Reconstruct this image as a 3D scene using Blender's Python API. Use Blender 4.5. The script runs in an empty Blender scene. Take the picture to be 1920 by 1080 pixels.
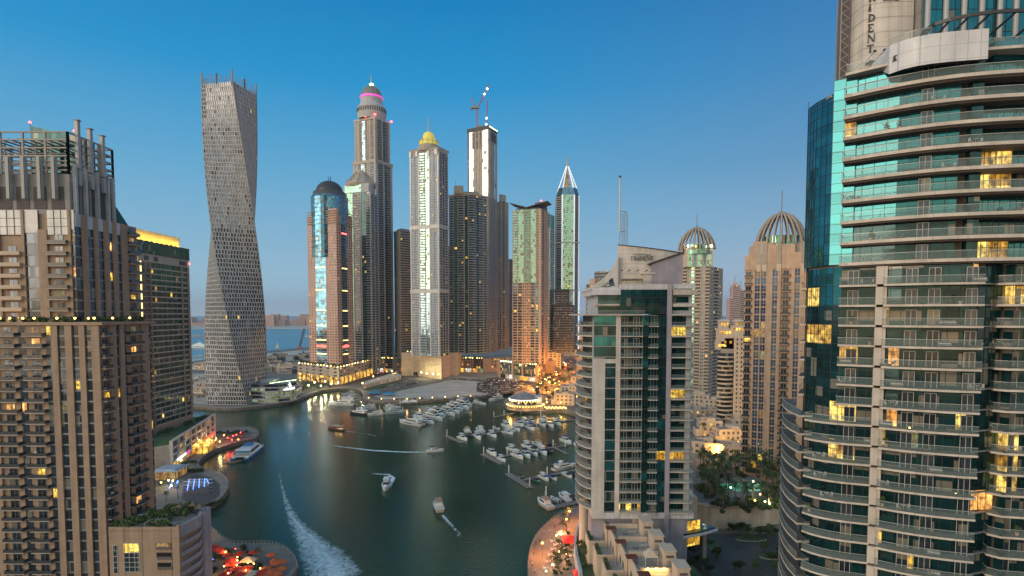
import bpy, math, random
from mathutils import Vector, noise
R = math.radians
random.seed(7)
S = bpy.context.scene
COL = S.collection
# ---------------------------------------------------------------- camera
CAMH, TH, FPX, PPX, PPY = 90.0, R(3.0), 1067.0, 960.0, 644.0
cam_d = bpy.data.cameras.new('camera'); cam = bpy.data.objects.new('camera', cam_d); COL.objects.link(cam)
cam_d.sensor_width = 36.0; cam_d.lens = FPX * 36.0 / 1920.0
cam_d.shift_y = (PPY - 540.0) / 1920.0
cam_d.clip_start = 1.0; cam_d.clip_end = 60000.0
cam.location = (0, 0, CAMH); cam.rotation_euler = (R(90) - TH, 0, 0)
S.camera = cam
# ---------------------------------------------------------------- world: dusk sky
SUN_EL, SUN_AZ = 13.0, 236.0      # glow of the set sun, behind the camera and a little to the left (compass, 0 = +Y, clockwise)
W = bpy.data.worlds.new('World'); S.world = W; W.use_nodes = True
nt = W.node_tree; N = nt.nodes; L = nt.links; N.clear()
wo = N.new('ShaderNodeOutputWorld'); bg = N.new('ShaderNodeBackground'); L.new(bg.outputs[0], wo.inputs[0])
tc = N.new('ShaderNodeTexCoord'); sep = N.new('ShaderNodeSeparateXYZ'); L.new(tc.outputs['Generated'], sep.inputs[0])
def s2l(c):
    return tuple((x / 12.92 if x <= .04045 else ((x + .055) / 1.055) ** 2.4) for x in [v / 255. for v in c]) + (1,)
def ramp(stops, fac):
    r = N.new('ShaderNodeValToRGB'); e = r.color_ramp.elements
    while len(e) < len(stops): e.new(.5)
    for i, (p, c) in enumerate(stops): e[i].position = p; e[i].color = s2l(c)
    L.new(fac, r.inputs[0]); return r.outputs[0]
def mth(op, a, b=None, clamp=False):
    n = N.new('ShaderNodeMath'); n.operation = op; n.use_clamp = clamp
    for i, q in enumerate((a, b)):
        if q is None: continue
        if isinstance(q, (int, float)): n.inputs[i].default_value = q
        else: L.new(q, n.inputs[i])
    return n.outputs[0]
def mixc(f, a, b, bt='MIX'):
    n = N.new('ShaderNodeMix'); n.data_type = 'RGBA'; n.blend_type = bt
    for k, q in ((0, f), (6, a), (7, b)):
        if isinstance(q, (int, float)): n.inputs[k].default_value = q
        elif isinstance(q, tuple): n.inputs[k].default_value = q
        else: L.new(q, n.inputs[k])
    return n.outputs[2]
zz = sep.outputs[2]
front = ramp([(0, (198, 226, 242)), (.03, (164, 204, 226)), (.12, (132, 184, 214)), (.24, (90, 167, 211)), (.36, (28, 147, 206)), (.47, (0, 128, 191)), (.6, (40, 130, 184)), (1, (120, 160, 190))], zz)
right = ramp([(0, (222, 210, 222)), (.03, (186, 192, 212)), (.12, (142, 176, 206)), (.24, (98, 148, 190)), (.38, (70, 130, 184)), (.48, (52, 112, 172)), (.6, (60, 120, 170)), (1, (120, 156, 186))], zz)
back = ramp([(0, (255, 206, 150)), (.05, (255, 222, 176)), (.16, (232, 224, 196)), (.3, (206, 214, 200)), (.45, (170, 196, 196)), (.7, (140, 176, 190)), (1, (120, 160, 190))], zz)
fr = mth('MULTIPLY', mth('ADD', sep.outputs[0], .05), 1.5, True)
c1 = mixc(fr, front, right)
GA = R(205)
gl = mth('ADD', mth('MULTIPLY', sep.outputs[0], math.sin(GA)), mth('MULTIPLY', sep.outputs[1], math.cos(GA)))
gf = mth('MULTIPLY', mth('ADD', gl, .38), .95, True)
c2 = mixc(gf, c1, back)
boost = mth('ADD', 1.0, mth('MULTIPLY', mth('POWER', gf, 1.5), 0.62))
bc = N.new('ShaderNodeVectorMath'); bc.operation = 'SCALE'; L.new(c2, bc.inputs[0]); L.new(boost, bc.inputs['Scale'])
sky = N.new('ShaderNodeTexSky'); sky.sky_type = 'NISHITA'; sky.sun_disc = False
sky.sun_elevation = R(1.5); sky.sun_rotation = R(SUN_AZ)
sk = N.new('ShaderNodeVectorMath'); sk.operation = 'SCALE'; L.new(sky.outputs[0], sk.inputs[0]); sk.inputs['Scale'].default_value = .005
ad = N.new('ShaderNodeVectorMath'); ad.operation = 'ADD'; L.new(bc.outputs[0], ad.inputs[0]); L.new(sk.outputs[0], ad.inputs[1])
L.new(ad.outputs[0], bg.inputs[0]); bg.inputs[1].default_value = 1.0
sd = bpy.data.lights.new('sun', 'SUN'); sd.energy = 1.9; sd.angle = R(40); sd.color = (1, .79, .60)
sun = bpy.data.objects.new('sun', sd); COL.objects.link(sun)
dv = Vector((math.sin(R(SUN_AZ)) * math.cos(R(SUN_EL)), math.cos(R(SUN_AZ)) * math.cos(R(SUN_EL)), math.sin(R(SUN_EL))))
sun.rotation_euler = dv.to_track_quat('Z', 'Y').to_euler(); sun.location = dv * 500
S.view_settings.view_transform = 'Standard'; S.view_settings.look = 'None'
S.view_settings.exposure = 0.0; S.view_settings.gamma = 1.0
S.render.engine = 'CYCLES'
S.cycles.use_denoising = True; S.cycles.max_bounces = 6; S.cycles.transparent_max_bounces = 12
S.cycles.diffuse_bounces = 2; S.cycles.glossy_bounces = 3; S.cycles.transmission_bounces = 2
S.cycles.sample_clamp_indirect = 4.0; S.cycles.caustics_reflective = False; S.cycles.caustics_refractive = False
# ---------------------------------------------------------------- picture <-> world
CT, ST = math.cos(TH), math.sin(TH)
def ray(px, py):
    xc = (px - PPX) / FPX; yc = -(py - PPY) / FPX
    return Vector((xc, CT + ST * yc, -ST + CT * yc))
def G(px, py, z=0.0):
    r = ray(px, py); t = (z - CAMH) / r.z
    return Vector((r.x * t, r.y * t, z))
def Xat(px, Y): return (px - PPX) / FPX * Y * CT + 0.0
def Zat(py, Y):
    r = ray(960, py); return CAMH + r.z / r.y * Y
def proj(p):
    x, y, z = p[0], p[1], p[2] - CAMH
    d = y * CT - z * ST; u = y * ST + z * CT
    if d < 1: return None
    return (PPX + FPX * x / d, PPY - FPX * u / d)
# ---------------------------------------------------------------- materials
MATS = {}
def newmat(name):
    m = bpy.data.materials.new(name); m.use_nodes = True; MATS[name] = m
    return m, m.node_tree.nodes, m.node_tree.links, m.node_tree.nodes['Principled BSDF']
def setp(b, **k):
    for n, v in k.items():
        b.inputs[n.replace('_', ' ')].default_value = v
def nd(Ns, t, **k):
    n = Ns.new(t)
    for a, v in k.items(): setattr(n, a, v)
    return n
def rgb(c): return (c[0], c[1], c[2], 1)
def wallmat(name, col, rough=.75, var=.18, joint=(3.0, 3.3), jd=.75, scale=.25, metallic=0.0):
    m, Ns, Ls, b = newmat(name); setp(b, Roughness=rough, Metallic=metallic)
    tc = Ns.new('ShaderNodeTexCoord')
    n1 = nd(Ns, 'ShaderNodeTexNoise'); n1.inputs['Scale'].default_value = scale; n1.inputs['Detail'].default_value = 6; Ls.new(tc.outputs['Object'], n1.inputs['Vector'])
    mp = nd(Ns, 'ShaderNodeMapping'); mp.inputs['Scale'].default_value = (.9, .9, .06); Ls.new(tc.outputs['Object'], mp.inputs[0])
    n2 = nd(Ns, 'ShaderNodeTexNoise'); n2.inputs['Scale'].default_value = .8; n2.inputs['Detail'].default_value = 4; Ls.new(mp.outputs[0], n2.inputs['Vector'])
    mu = nd(Ns, 'ShaderNodeMath', operation='ADD'); Ls.new(n1.outputs[0], mu.inputs[0]); Ls.new(n2.outputs[0], mu.inputs[1])
    mr = nd(Ns, 'ShaderNodeMapRange'); mr.inputs[1].default_value = .7; mr.inputs[2].default_value = 1.3; mr.inputs[3].default_value = 1 - var; mr.inputs[4].default_value = 1 + var; Ls.new(mu.outputs[0], mr.inputs[0])
    out = mr.outputs[0]
    if joint:
        sp = Ns.new('ShaderNodeSeparateXYZ'); Ls.new(tc.outputs['Object'], sp.inputs[0])
        a = nd(Ns, 'ShaderNodeMath', operation='ADD'); Ls.new(sp.outputs[0], a.inputs[0]); Ls.new(sp.outputs[1], a.inputs[1])
        def lines(src, per):
            d = nd(Ns, 'ShaderNodeMath', operation='DIVIDE'); Ls.new(src, d.inputs[0]); d.inputs[1].default_value = per
            f = nd(Ns, 'ShaderNodeMath', operation='FRACT'); Ls.new(d.outputs[0], f.inputs[0])
            g = nd(Ns, 'ShaderNodeMath', operation='LESS_THAN'); Ls.new(f.outputs[0], g.inputs[0]); g.inputs[1].default_value = .09 / per * 1.0
            return g.outputs[0]
        mx = nd(Ns, 'ShaderNodeMath', operation='MAXIMUM'); Ls.new(lines(a.outputs[0], joint[0]), mx.inputs[0]); Ls.new(lines(sp.outputs[2], joint[1]), mx.inputs[1])
        k = nd(Ns, 'ShaderNodeMapRange'); k.inputs[3].default_value = 1; k.inputs[4].default_value = jd; Ls.new(mx.outputs[0], k.inputs[0])
        q = nd(Ns, 'ShaderNodeMath', operation='MULTIPLY'); Ls.new(out, q.inputs[0]); Ls.new(k.outputs[0], q.inputs[1]); out = q.outputs[0]
    v = nd(Ns, 'ShaderNodeVectorMath', operation='SCALE'); v.inputs[0].default_value = col; Ls.new(out, v.inputs['Scale']); Ls.new(v.outputs[0], b.inputs['Base Color'])
    return name
def glassmat(name, col, refl=.6, rough=.06, cell=(1.6, 3.3), var=.5, warp=.25, blinds=.12):
    """coated curtain-wall glass: pane-to-pane tint, blinds and slightly different tilt"""
    m, Ns, Ls, b = newmat(name); setp(b, Roughness=rough, Metallic=refl)
    tc = Ns.new('ShaderNodeTexCoord'); sp = Ns.new('ShaderNodeSeparateXYZ'); Ls.new(tc.outputs['Object'], sp.inputs[0])
    a = nd(Ns, 'ShaderNodeMath', operation='ADD'); Ls.new(sp.outputs[0], a.inputs[0]); Ls.new(sp.outputs[1], a.inputs[1])
    cmb = Ns.new('ShaderNodeCombineXYZ')
    for i, (src, per) in enumerate(((a.outputs[0], cell[0]), (sp.outputs[2], cell[1]))):
        d = nd(Ns, 'ShaderNodeMath', operation='DIVIDE'); Ls.new(src, d.inputs[0]); d.inputs[1].default_value = per
        f = nd(Ns, 'ShaderNodeMath', operation='FLOOR'); Ls.new(d.outputs[0], f.inputs[0]); Ls.new(f.outputs[0], cmb.inputs[i])
    wn = nd(Ns, 'ShaderNodeTexWhiteNoise', noise_dimensions='2D'); Ls.new(cmb.outputs[0], wn.inputs['Vector'])
    mr = nd(Ns, 'ShaderNodeMapRange'); mr.inputs[3].default_value = 1 - var; mr.inputs[4].default_value = 1 + var * .6; Ls.new(wn.outputs['Value'], mr.inputs[0])
    v = nd(Ns, 'ShaderNodeVectorMath', operation='SCALE'); v.inputs[0].default_value = col; Ls.new(mr.outputs[0], v.inputs['Scale'])
    bl = nd(Ns, 'ShaderNodeMath', operation='GREATER_THAN'); Ls.new(wn.outputs['Value'], bl.inputs[0]); bl.inputs[1].default_value = 1 - blinds
    bm = nd(Ns, 'ShaderNodeMix', data_type='RGBA'); Ls.new(bl.outputs[0], bm.inputs[0]); Ls.new(v.outputs[0], bm.inputs[6]); bm.inputs[7].default_value = (.20, .19, .16, 1); Ls.new(bm.outputs[2], b.inputs['Base Color'])
    bq = nd(Ns, 'ShaderNodeMapRange'); bq.inputs[3].default_value = refl; bq.inputs[4].default_value = refl * .3; Ls.new(bl.outputs[0], bq.inputs[0]); Ls.new(bq.outputs[0], b.inputs['Metallic'])
    gm = Ns.new('ShaderNodeNewGeometry')
    vs = nd(Ns, 'ShaderNodeVectorMath', operation='SUBTRACT'); Ls.new(wn.outputs['Color'], vs.inputs[0]); vs.inputs[1].default_value = (.5, .5, .5)
    vk = nd(Ns, 'ShaderNodeVectorMath', operation='SCALE'); Ls.new(vs.outputs[0], vk.inputs[0]); vk.inputs['Scale'].default_value = warp * .06
    va = nd(Ns, 'ShaderNodeVectorMath', operation='ADD'); Ls.new(gm.outputs['Normal'], va.inputs[0]); Ls.new(vk.outputs[0], va.inputs[1])
    vn = nd(Ns, 'ShaderNodeVectorMath', operation='NORMALIZE'); Ls.new(va.outputs[0], vn.inputs[0]); Ls.new(vn.outputs[0], b.inputs['Normal'])
    return name
def litmat(name, col, st=2.0, var=.6, scale=1.2):
    """a lit room behind glass: brightness differs room by room, with curtain folds and dark furniture"""
    m, Ns, Ls, b = newmat(name); setp(b, Roughness=.4); b.inputs['Base Color'].default_value = (.05, .04, .03, 1)
    tc = Ns.new('ShaderNodeTexCoord'); n = Ns.new('ShaderNodeTexNoise'); n.inputs['Scale'].default_value = scale; n.inputs['Detail'].default_value = 5; n.inputs['Roughness'].default_value = .65; Ls.new(tc.outputs['Object'], n.inputs['Vector'])
    mr = nd(Ns, 'ShaderNodeMapRange'); mr.inputs[1].default_value = .36; mr.inputs[2].default_value = .64; mr.inputs[3].default_value = st * (1 - var) * .5; mr.inputs[4].default_value = st * (1 + var); Ls.new(n.outputs[0], mr.inputs[0])
    mp = nd(Ns, 'ShaderNodeMapping'); mp.inputs['Scale'].default_value = (.28, .28, .31); Ls.new(tc.outputs['Object'], mp.inputs[0])
    fl = nd(Ns, 'ShaderNodeVectorMath', operation='FLOOR'); Ls.new(mp.outputs[0], fl.inputs[0]); wn = nd(Ns, 'ShaderNodeTexWhiteNoise', noise_dimensions='3D'); Ls.new(fl.outputs[0], wn.inputs['Vector'])
    r2 = nd(Ns, 'ShaderNodeMapRange'); r2.inputs[3].default_value = .35; r2.inputs[4].default_value = 1.3; Ls.new(wn.outputs['Value'], r2.inputs[0])
    wv = nd(Ns, 'ShaderNodeTexNoise'); m3 = nd(Ns, 'ShaderNodeMapping'); m3.inputs['Scale'].default_value = (5, 5, .15); Ls.new(tc.outputs['Object'], m3.inputs[0]); Ls.new(m3.outputs[0], wv.inputs['Vector']); wv.inputs['Scale'].default_value = 1.0
    r3 = nd(Ns, 'ShaderNodeMapRange'); r3.inputs[1].default_value = .4; r3.inputs[2].default_value = .6; r3.inputs[3].default_value = .55; r3.inputs[4].default_value = 1.15; Ls.new(wv.outputs[0], r3.inputs[0])
    q = nd(Ns, 'ShaderNodeMath', operation='MULTIPLY'); Ls.new(mr.outputs[0], q.inputs[0]); Ls.new(r2.outputs[0], q.inputs[1]); q2 = nd(Ns, 'ShaderNodeMath', operation='MULTIPLY'); Ls.new(q.outputs[0], q2.inputs[0]); Ls.new(r3.outputs[0], q2.inputs[1])
    mx = nd(Ns, 'ShaderNodeMix', data_type='RGBA'); Ls.new(wn.outputs['Value'], mx.inputs[0]); mx.inputs[6].default_value = rgb((col[0], col[1] * .72, col[2] * .4)); mx.inputs[7].default_value = rgb((col[0], min(1, col[1] * 1.12), min(1, col[2] * 1.5)))
    Ls.new(mx.outputs[2], b.inputs['Emission Color']); Ls.new(q2.outputs[0], b.inputs['Emission Strength'])
    return name
def plain(name, col, rough=.6, metallic=0.0, em=None, st=0.0, alpha=1.0, var=0.0, scale=1.0):
    m, Ns, Ls, b = newmat(name); setp(b, Roughness=rough, Metallic=metallic, Alpha=alpha); b.inputs['Base Color'].default_value = rgb(col)
    if em: b.inputs['Emission Color'].default_value = rgb(em); b.inputs['Emission Strength'].default_value = st
    if var:
        tc = Ns.new('ShaderNodeTexCoord'); n = Ns.new('ShaderNodeTexNoise'); n.inputs['Scale'].default_value = scale; n.inputs['Detail'].default_value = 6; Ls.new(tc.outputs['Object'], n.inputs['Vector'])
        mr = nd(Ns, 'ShaderNodeMapRange'); mr.inputs[1].default_value = .3; mr.inputs[2].default_value = .7; mr.inputs[3].default_value = 1 - var; mr.inputs[4].default_value = 1 + var; Ls.new(n.outputs[0], mr.inputs[0])
        v = nd(Ns, 'ShaderNodeVectorMath', operation='SCALE'); v.inputs[0].default_value = col; Ls.new(mr.outputs[0], v.inputs['Scale']); Ls.new(v.outputs[0], b.inputs['Base Color'])
    return name
wallmat('w_brown', (.32, .22, .155)); wallmat('w_brown_dark', (.13, .10, .09)); wallmat('w_tan', (.50, .33, .225))
wallmat('w_pink', (.56, .34, .27), joint=(2.4, 3.2)); wallmat('w_grey', (.40, .41, .43)); plain('rail_mid', (.30, .31, .31), .5); wallmat('w_white', (.58, .52, .47), joint=(1.6, 1.8), jd=.8)
wallmat('w_silver', (.46, .46, .46), rough=.45, metallic=.25); glassmat('g_lat', (.24, .26, .30), refl=.35, rough=.25, cell=(3, 4)); wallmat('w_lattice', (.50, .49, .50), rough=.5, joint=(1.5, 3.9))
wallmat('w_warm', (.41, .35, .29)); wallmat('w_dark', (.07, .07, .075)); wallmat('w_stone', (.36, .30, .25)); wallmat('w_bluegrey', (.36, .40, .46))
wallmat('w_cream', (.56, .44, .34), joint=(4, 3.2), jd=.88); wallmat('w_conc', (.26, .24, .23), var=.3); wallmat('w_mauve', (.32, .29, .33), joint=(1.8, 20))
wallmat('w_panel', (.58, .56, .58), joint=(1.3, 2.1), jd=.7, rough=.45); wallmat('w_slab', (.52, .45, .39), var=.22, joint=(2.6, 900), jd=.8)
glassmat('g_dark', (.07, .09, .115), refl=.6); glassmat('g_teal', (.03, .20, .23), blinds=.03, refl=.6, cell=(1.5, 1.6)); glassmat('g_tealdark', (.012, .07, .075), blinds=.04, refl=.5, cell=(1.5, 3.2))
glassmat('g_blue', (.10, .28, .42), refl=.8); glassmat('g_green', (.16, .36, .28), refl=.8, var=.3); glassmat('g_mint', (.30, .54, .46), refl=.85, var=.2)
glassmat('g_silver', (.80, .84, .84), refl=.9, var=.12, cell=(2.5, 6)); glassmat('g_brown', (.05, .055, .065), refl=.45); glassmat('g_sky', (.22, .36, .44), refl=.85, var=.35)
glassmat('g_void', (.02, .02, .022), refl=.2, rough=.3)
litmat('l_yellow', (1, .66, .08), 1.35); litmat('l_warm', (1, .50, .12), 1.6); litmat('l_dim', (.9, .55, .16), .5); litmat('l_green', (.75, 1, .45), .33)
litmat('l_white', (1, .92, .75), 1.2); litmat('l_cyan', (.15, .75, 1), 2.2); litmat('l_red', (1, .05, .04), 2.5); litmat('l_gold', (1, .56, .08), 1.5, scale=.4)
plain('lamp_gold', (.8, .6, .3), em=(1, .55, .12), st=13); plain('lamp_white', (.8, .8, .8), em=(1, .95, .75), st=22); plain('lamp_green', (.5, .8, .4), em=(.75, 1, .45), st=14)
plain('lamp_red', (.8, .1, .1), em=(1, .06, .05), st=12); plain('lamp_blue', (.1, .2, .9), em=(.08, .22, 1), st=6); plain('lamp_magenta', (.8, .1, .8), em=(1, .08, .45), st=.8)
plain('lamp_orange', (.8, .4, .1), em=(1, .36, .05), st=18); plain('strip_yellow', (.8, .7, .3), em=(1, .78, .25), st=3.0); plain('strip_white', (.8, .8, .8), em=(1, 1, 1), st=2.2)
plain('metal_grey', (.22, .22, .22), .5, .3); plain('metal_dark', (.05, .05, .055), .45, .3); plain('metal_light', (.36, .36, .36), .5, .2); plain('frame_white', (.55, .53, .50), .5)
plain('rail_rim', (.42, .42, .40), .4, .3)
plain('rail_glass', (.28, .37, .36), .12, 0, alpha=.13); plain('rail_dark', (.05, .055, .06), .2, 0); plain('rail_beige', (.48, .38, .28), .6)
# ---------------------------------------------------------------- geometry
class MB:
    def __init__(s): s.v = []; s.f = []; s.m = []; s.sub = {}; s.smooth = False
    def add(s, vs, fs, mat):
        n = len(s.v); s.v.extend(vs)
        for f in fs: s.f.append(tuple(i + n for i in f)); s.m.append(mat)
    def quad(s, a, b, c, d, mat): s.add([a, b, c, d], [(0, 1, 2, 3)], mat)
    def hexa(s, p, mat):  # p: 4 bottom ccw, 4 top
        s.add(p, [(3, 2, 1, 0), (4, 5, 6, 7), (0, 1, 5, 4), (1, 2, 6, 5), (2, 3, 7, 6), (3, 0, 4, 7)], mat)
    def box(s, x0, x1, y0, y1, z0, z1, mat):
        s.hexa([(x0, y0, z0), (x1, y0, z0), (x1, y1, z0), (x0, y1, z0), (x0, y0, z1), (x1, y0, z1), (x1, y1, z1), (x0, y1, z1)], mat)
    def rbox(s, cx, cy, z0, z1, lx, ly, ang, mat):
        c, q = math.cos(ang), math.sin(ang); P = []
        for z in (z0, z1):
            for a, b in ((-1, -1), (1, -1), (1, 1), (-1, 1)):
                x, y = a * lx / 2, b * ly / 2; P.append((cx + x * c - y * q, cy + x * q + y * c, z))
        s.hexa(P, mat)
    def prism(s, poly, z0, z1, mat, top=None, scale=1.0):
        n = len(poly); cx = sum(p[0] for p in poly) / n; cy = sum(p[1] for p in poly) / n
        A = [(p[0], p[1], z0) for p in poly]; B = [(cx + (p[0] - cx) * scale, cy + (p[1] - cy) * scale, z1) for p in poly]
        s.add(A + B, [(i, (i + 1) % n, n + (i + 1) % n, n + i) for i in range(n)], mat)
        s.add(B, [tuple(range(n))], top or mat); s.add(A, [tuple(range(n - 1, -1, -1))], mat)
    def tube(s, p, q, r, mat, n=6, r2=None):
        p, q = Vector(p), Vector(q); d = (q - p)
        if d.length < 1e-6: return
        d.normalize(); u = d.orthogonal().normalized(); w = d.cross(u); r2 = r if r2 is None else r2
        P = [tuple(p + (u * math.cos(t) + w * math.sin(t)) * r) for t in [2 * math.pi * i / n for i in range(n)]]
        Q = [tuple(q + (u * math.cos(t) + w * math.sin(t)) * r2) for t in [2 * math.pi * i / n for i in range(n)]]
        s.add(P + Q, [(i, (i + 1) % n, n + (i + 1) % n, n + i) for i in range(n)] + [tuple(range(n - 1, -1, -1)), tuple(range(n, 2 * n))], mat)
    def path(s, pts, r, mat, n=5):
        for a, b in zip(pts, pts[1:]): s.tube(a, b, r, mat, n)
    def rev(s, prof, cx, cy, mat, n=24, a0=0.0):
        k = len(prof); P = []
        for (r, z) in prof:
            for i in range(n):
                t = a0 + 2 * math.pi * i / n; P.append((cx + r * math.cos(t), cy + r * math.sin(t), z))
        F = [(j * n + i, j * n + (i + 1) % n, (j + 1) * n + (i + 1) % n, (j + 1) * n + i) for j in range(k - 1) for i in range(n)]
        if prof[-1][0] > .01: F.append(tuple((k - 1) * n + i for i in range(n)))
        s.add(P, F, mat)
    def merge(s, o):
        n = len(s.v); s.v.extend(o.v); s.f.extend(tuple(i + n for i in f) for f in o.f); s.m.extend(o.m)
        for q in o.sub.values(): s.merge(q)
    def area(s):
        xs = []; ys = []
        for p in s.v[::max(1, len(s.v) // 16)]:
            q = proj(p)
            if q is None: return 0
            xs.append(q[0]); ys.append(q[1])
        if not xs: return 0
        x0, x1, y0, y1 = max(min(xs), 0), min(max(xs), 1920), max(min(ys), 0), min(max(ys), 1080)
        return max(0, x1 - x0) * max(0, y1 - y0)
    def build(s, name, parent=None, org=(0, 0, 0), smooth=None):
        me = bpy.data.meshes.new(name)
        ox, oy, oz = org
        me.from_pydata([(a - ox, b - oy, c - oz) for a, b, c in s.v], [], s.f)
        names = []; idx = {}
        for q in s.m:
            if q not in idx: idx[q] = len(names); names.append(q)
        for q in names: me.materials.append(MATS[q])
        if len(names) > 1: me.polygons.foreach_set('material_index', [idx[q] for q in s.m])
        if smooth or s.smooth: me.polygons.foreach_set('use_smooth', [True] * len(me.polygons))
        o = bpy.data.objects.new(name, me); COL.objects.link(o)
        if parent: o.parent = parent
        for k, q in s.sub.items():
            for mb in (q if isinstance(q, list) else [q]): mb.build(k, o, org)
        return o
def tag(o, label=None, cat=None, group=None, kind=None):
    if label: o['label'] = label
    if cat: o['category'] = cat
    if group: o['group'] = group
    if kind: o['kind'] = kind
    return o
def empty(name, loc, label=None, cat=None, group=None):
    e = bpy.data.objects.new(name, None); COL.objects.link(e); e.location = loc
    return tag(e, label, cat, group)
def struct(name, mb, kind='structure'):
    return tag(mb.build(name), kind=kind)
def copytree(o, parent=None):
    c = o.copy(); COL.objects.link(c); c.parent = parent
    for ch in o.children: copytree(ch, c)
    return c
class Bld:
    """one building: wall mesh plus parts; past 100 of a part the smallest in view become one 'stuff' part"""
    def __init__(s, name, label, cat, org, group=None, cap=100):
        s.name, s.label, s.cat, s.org, s.group, s.cap = name, label, cat, org, group, cap
        s.wall = MB(); s.parts = {}
    def part(s, name):
        m = MB(); s.parts.setdefault(name, []).append(m); return m
    def finish(s):
        r = empty(s.name, s.org, s.label, s.cat, s.group)
        if s.wall.v: s.wall.build('wall', r, s.org)
        for name, lst in s.parts.items():
            lst = [m for m in lst if m.v]
            if len(lst) > s.cap:
                lst.sort(key=lambda m: -m.area()); rest = MB()
                for m in lst[s.cap:]: rest.merge(m)
                lst = lst[:s.cap]
                tag(rest.build(name, r, s.org), kind='stuff')
            for m in lst: m.build(name, r, s.org)
        s.root = r
        return r
class F:
    """a facade plane from a to b (left to right seen from outside)"""
    def __init__(s, a, b, o=0.0):
        s.a = Vector((a[0], a[1])); d = Vector((b[0], b[1])) - s.a; s.len = d.length; s.t = d / s.len; s.n = Vector((s.t.y, -s.t.x)); s.a = s.a + s.n * o
    def p(s, u, o, z): q = s.a + s.t * u + s.n * o; return (q.x, q.y, z)
    def box(s, mb, u0, u1, o0, o1, z0, z1, mat):
        mb.hexa([s.p(u0, o1, z0), s.p(u1, o1, z0), s.p(u1, o0, z0), s.p(u0, o0, z0), s.p(u0, o1, z1), s.p(u1, o1, z1), s.p(u1, o0, z1), s.p(u0, o0, z1)], mat)
RND = random.Random(5)
LITS = ['l_yellow', 'l_warm', 'l_dim', 'l_dim', 'l_warm', 'l_green', 'l_yellow']
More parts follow.
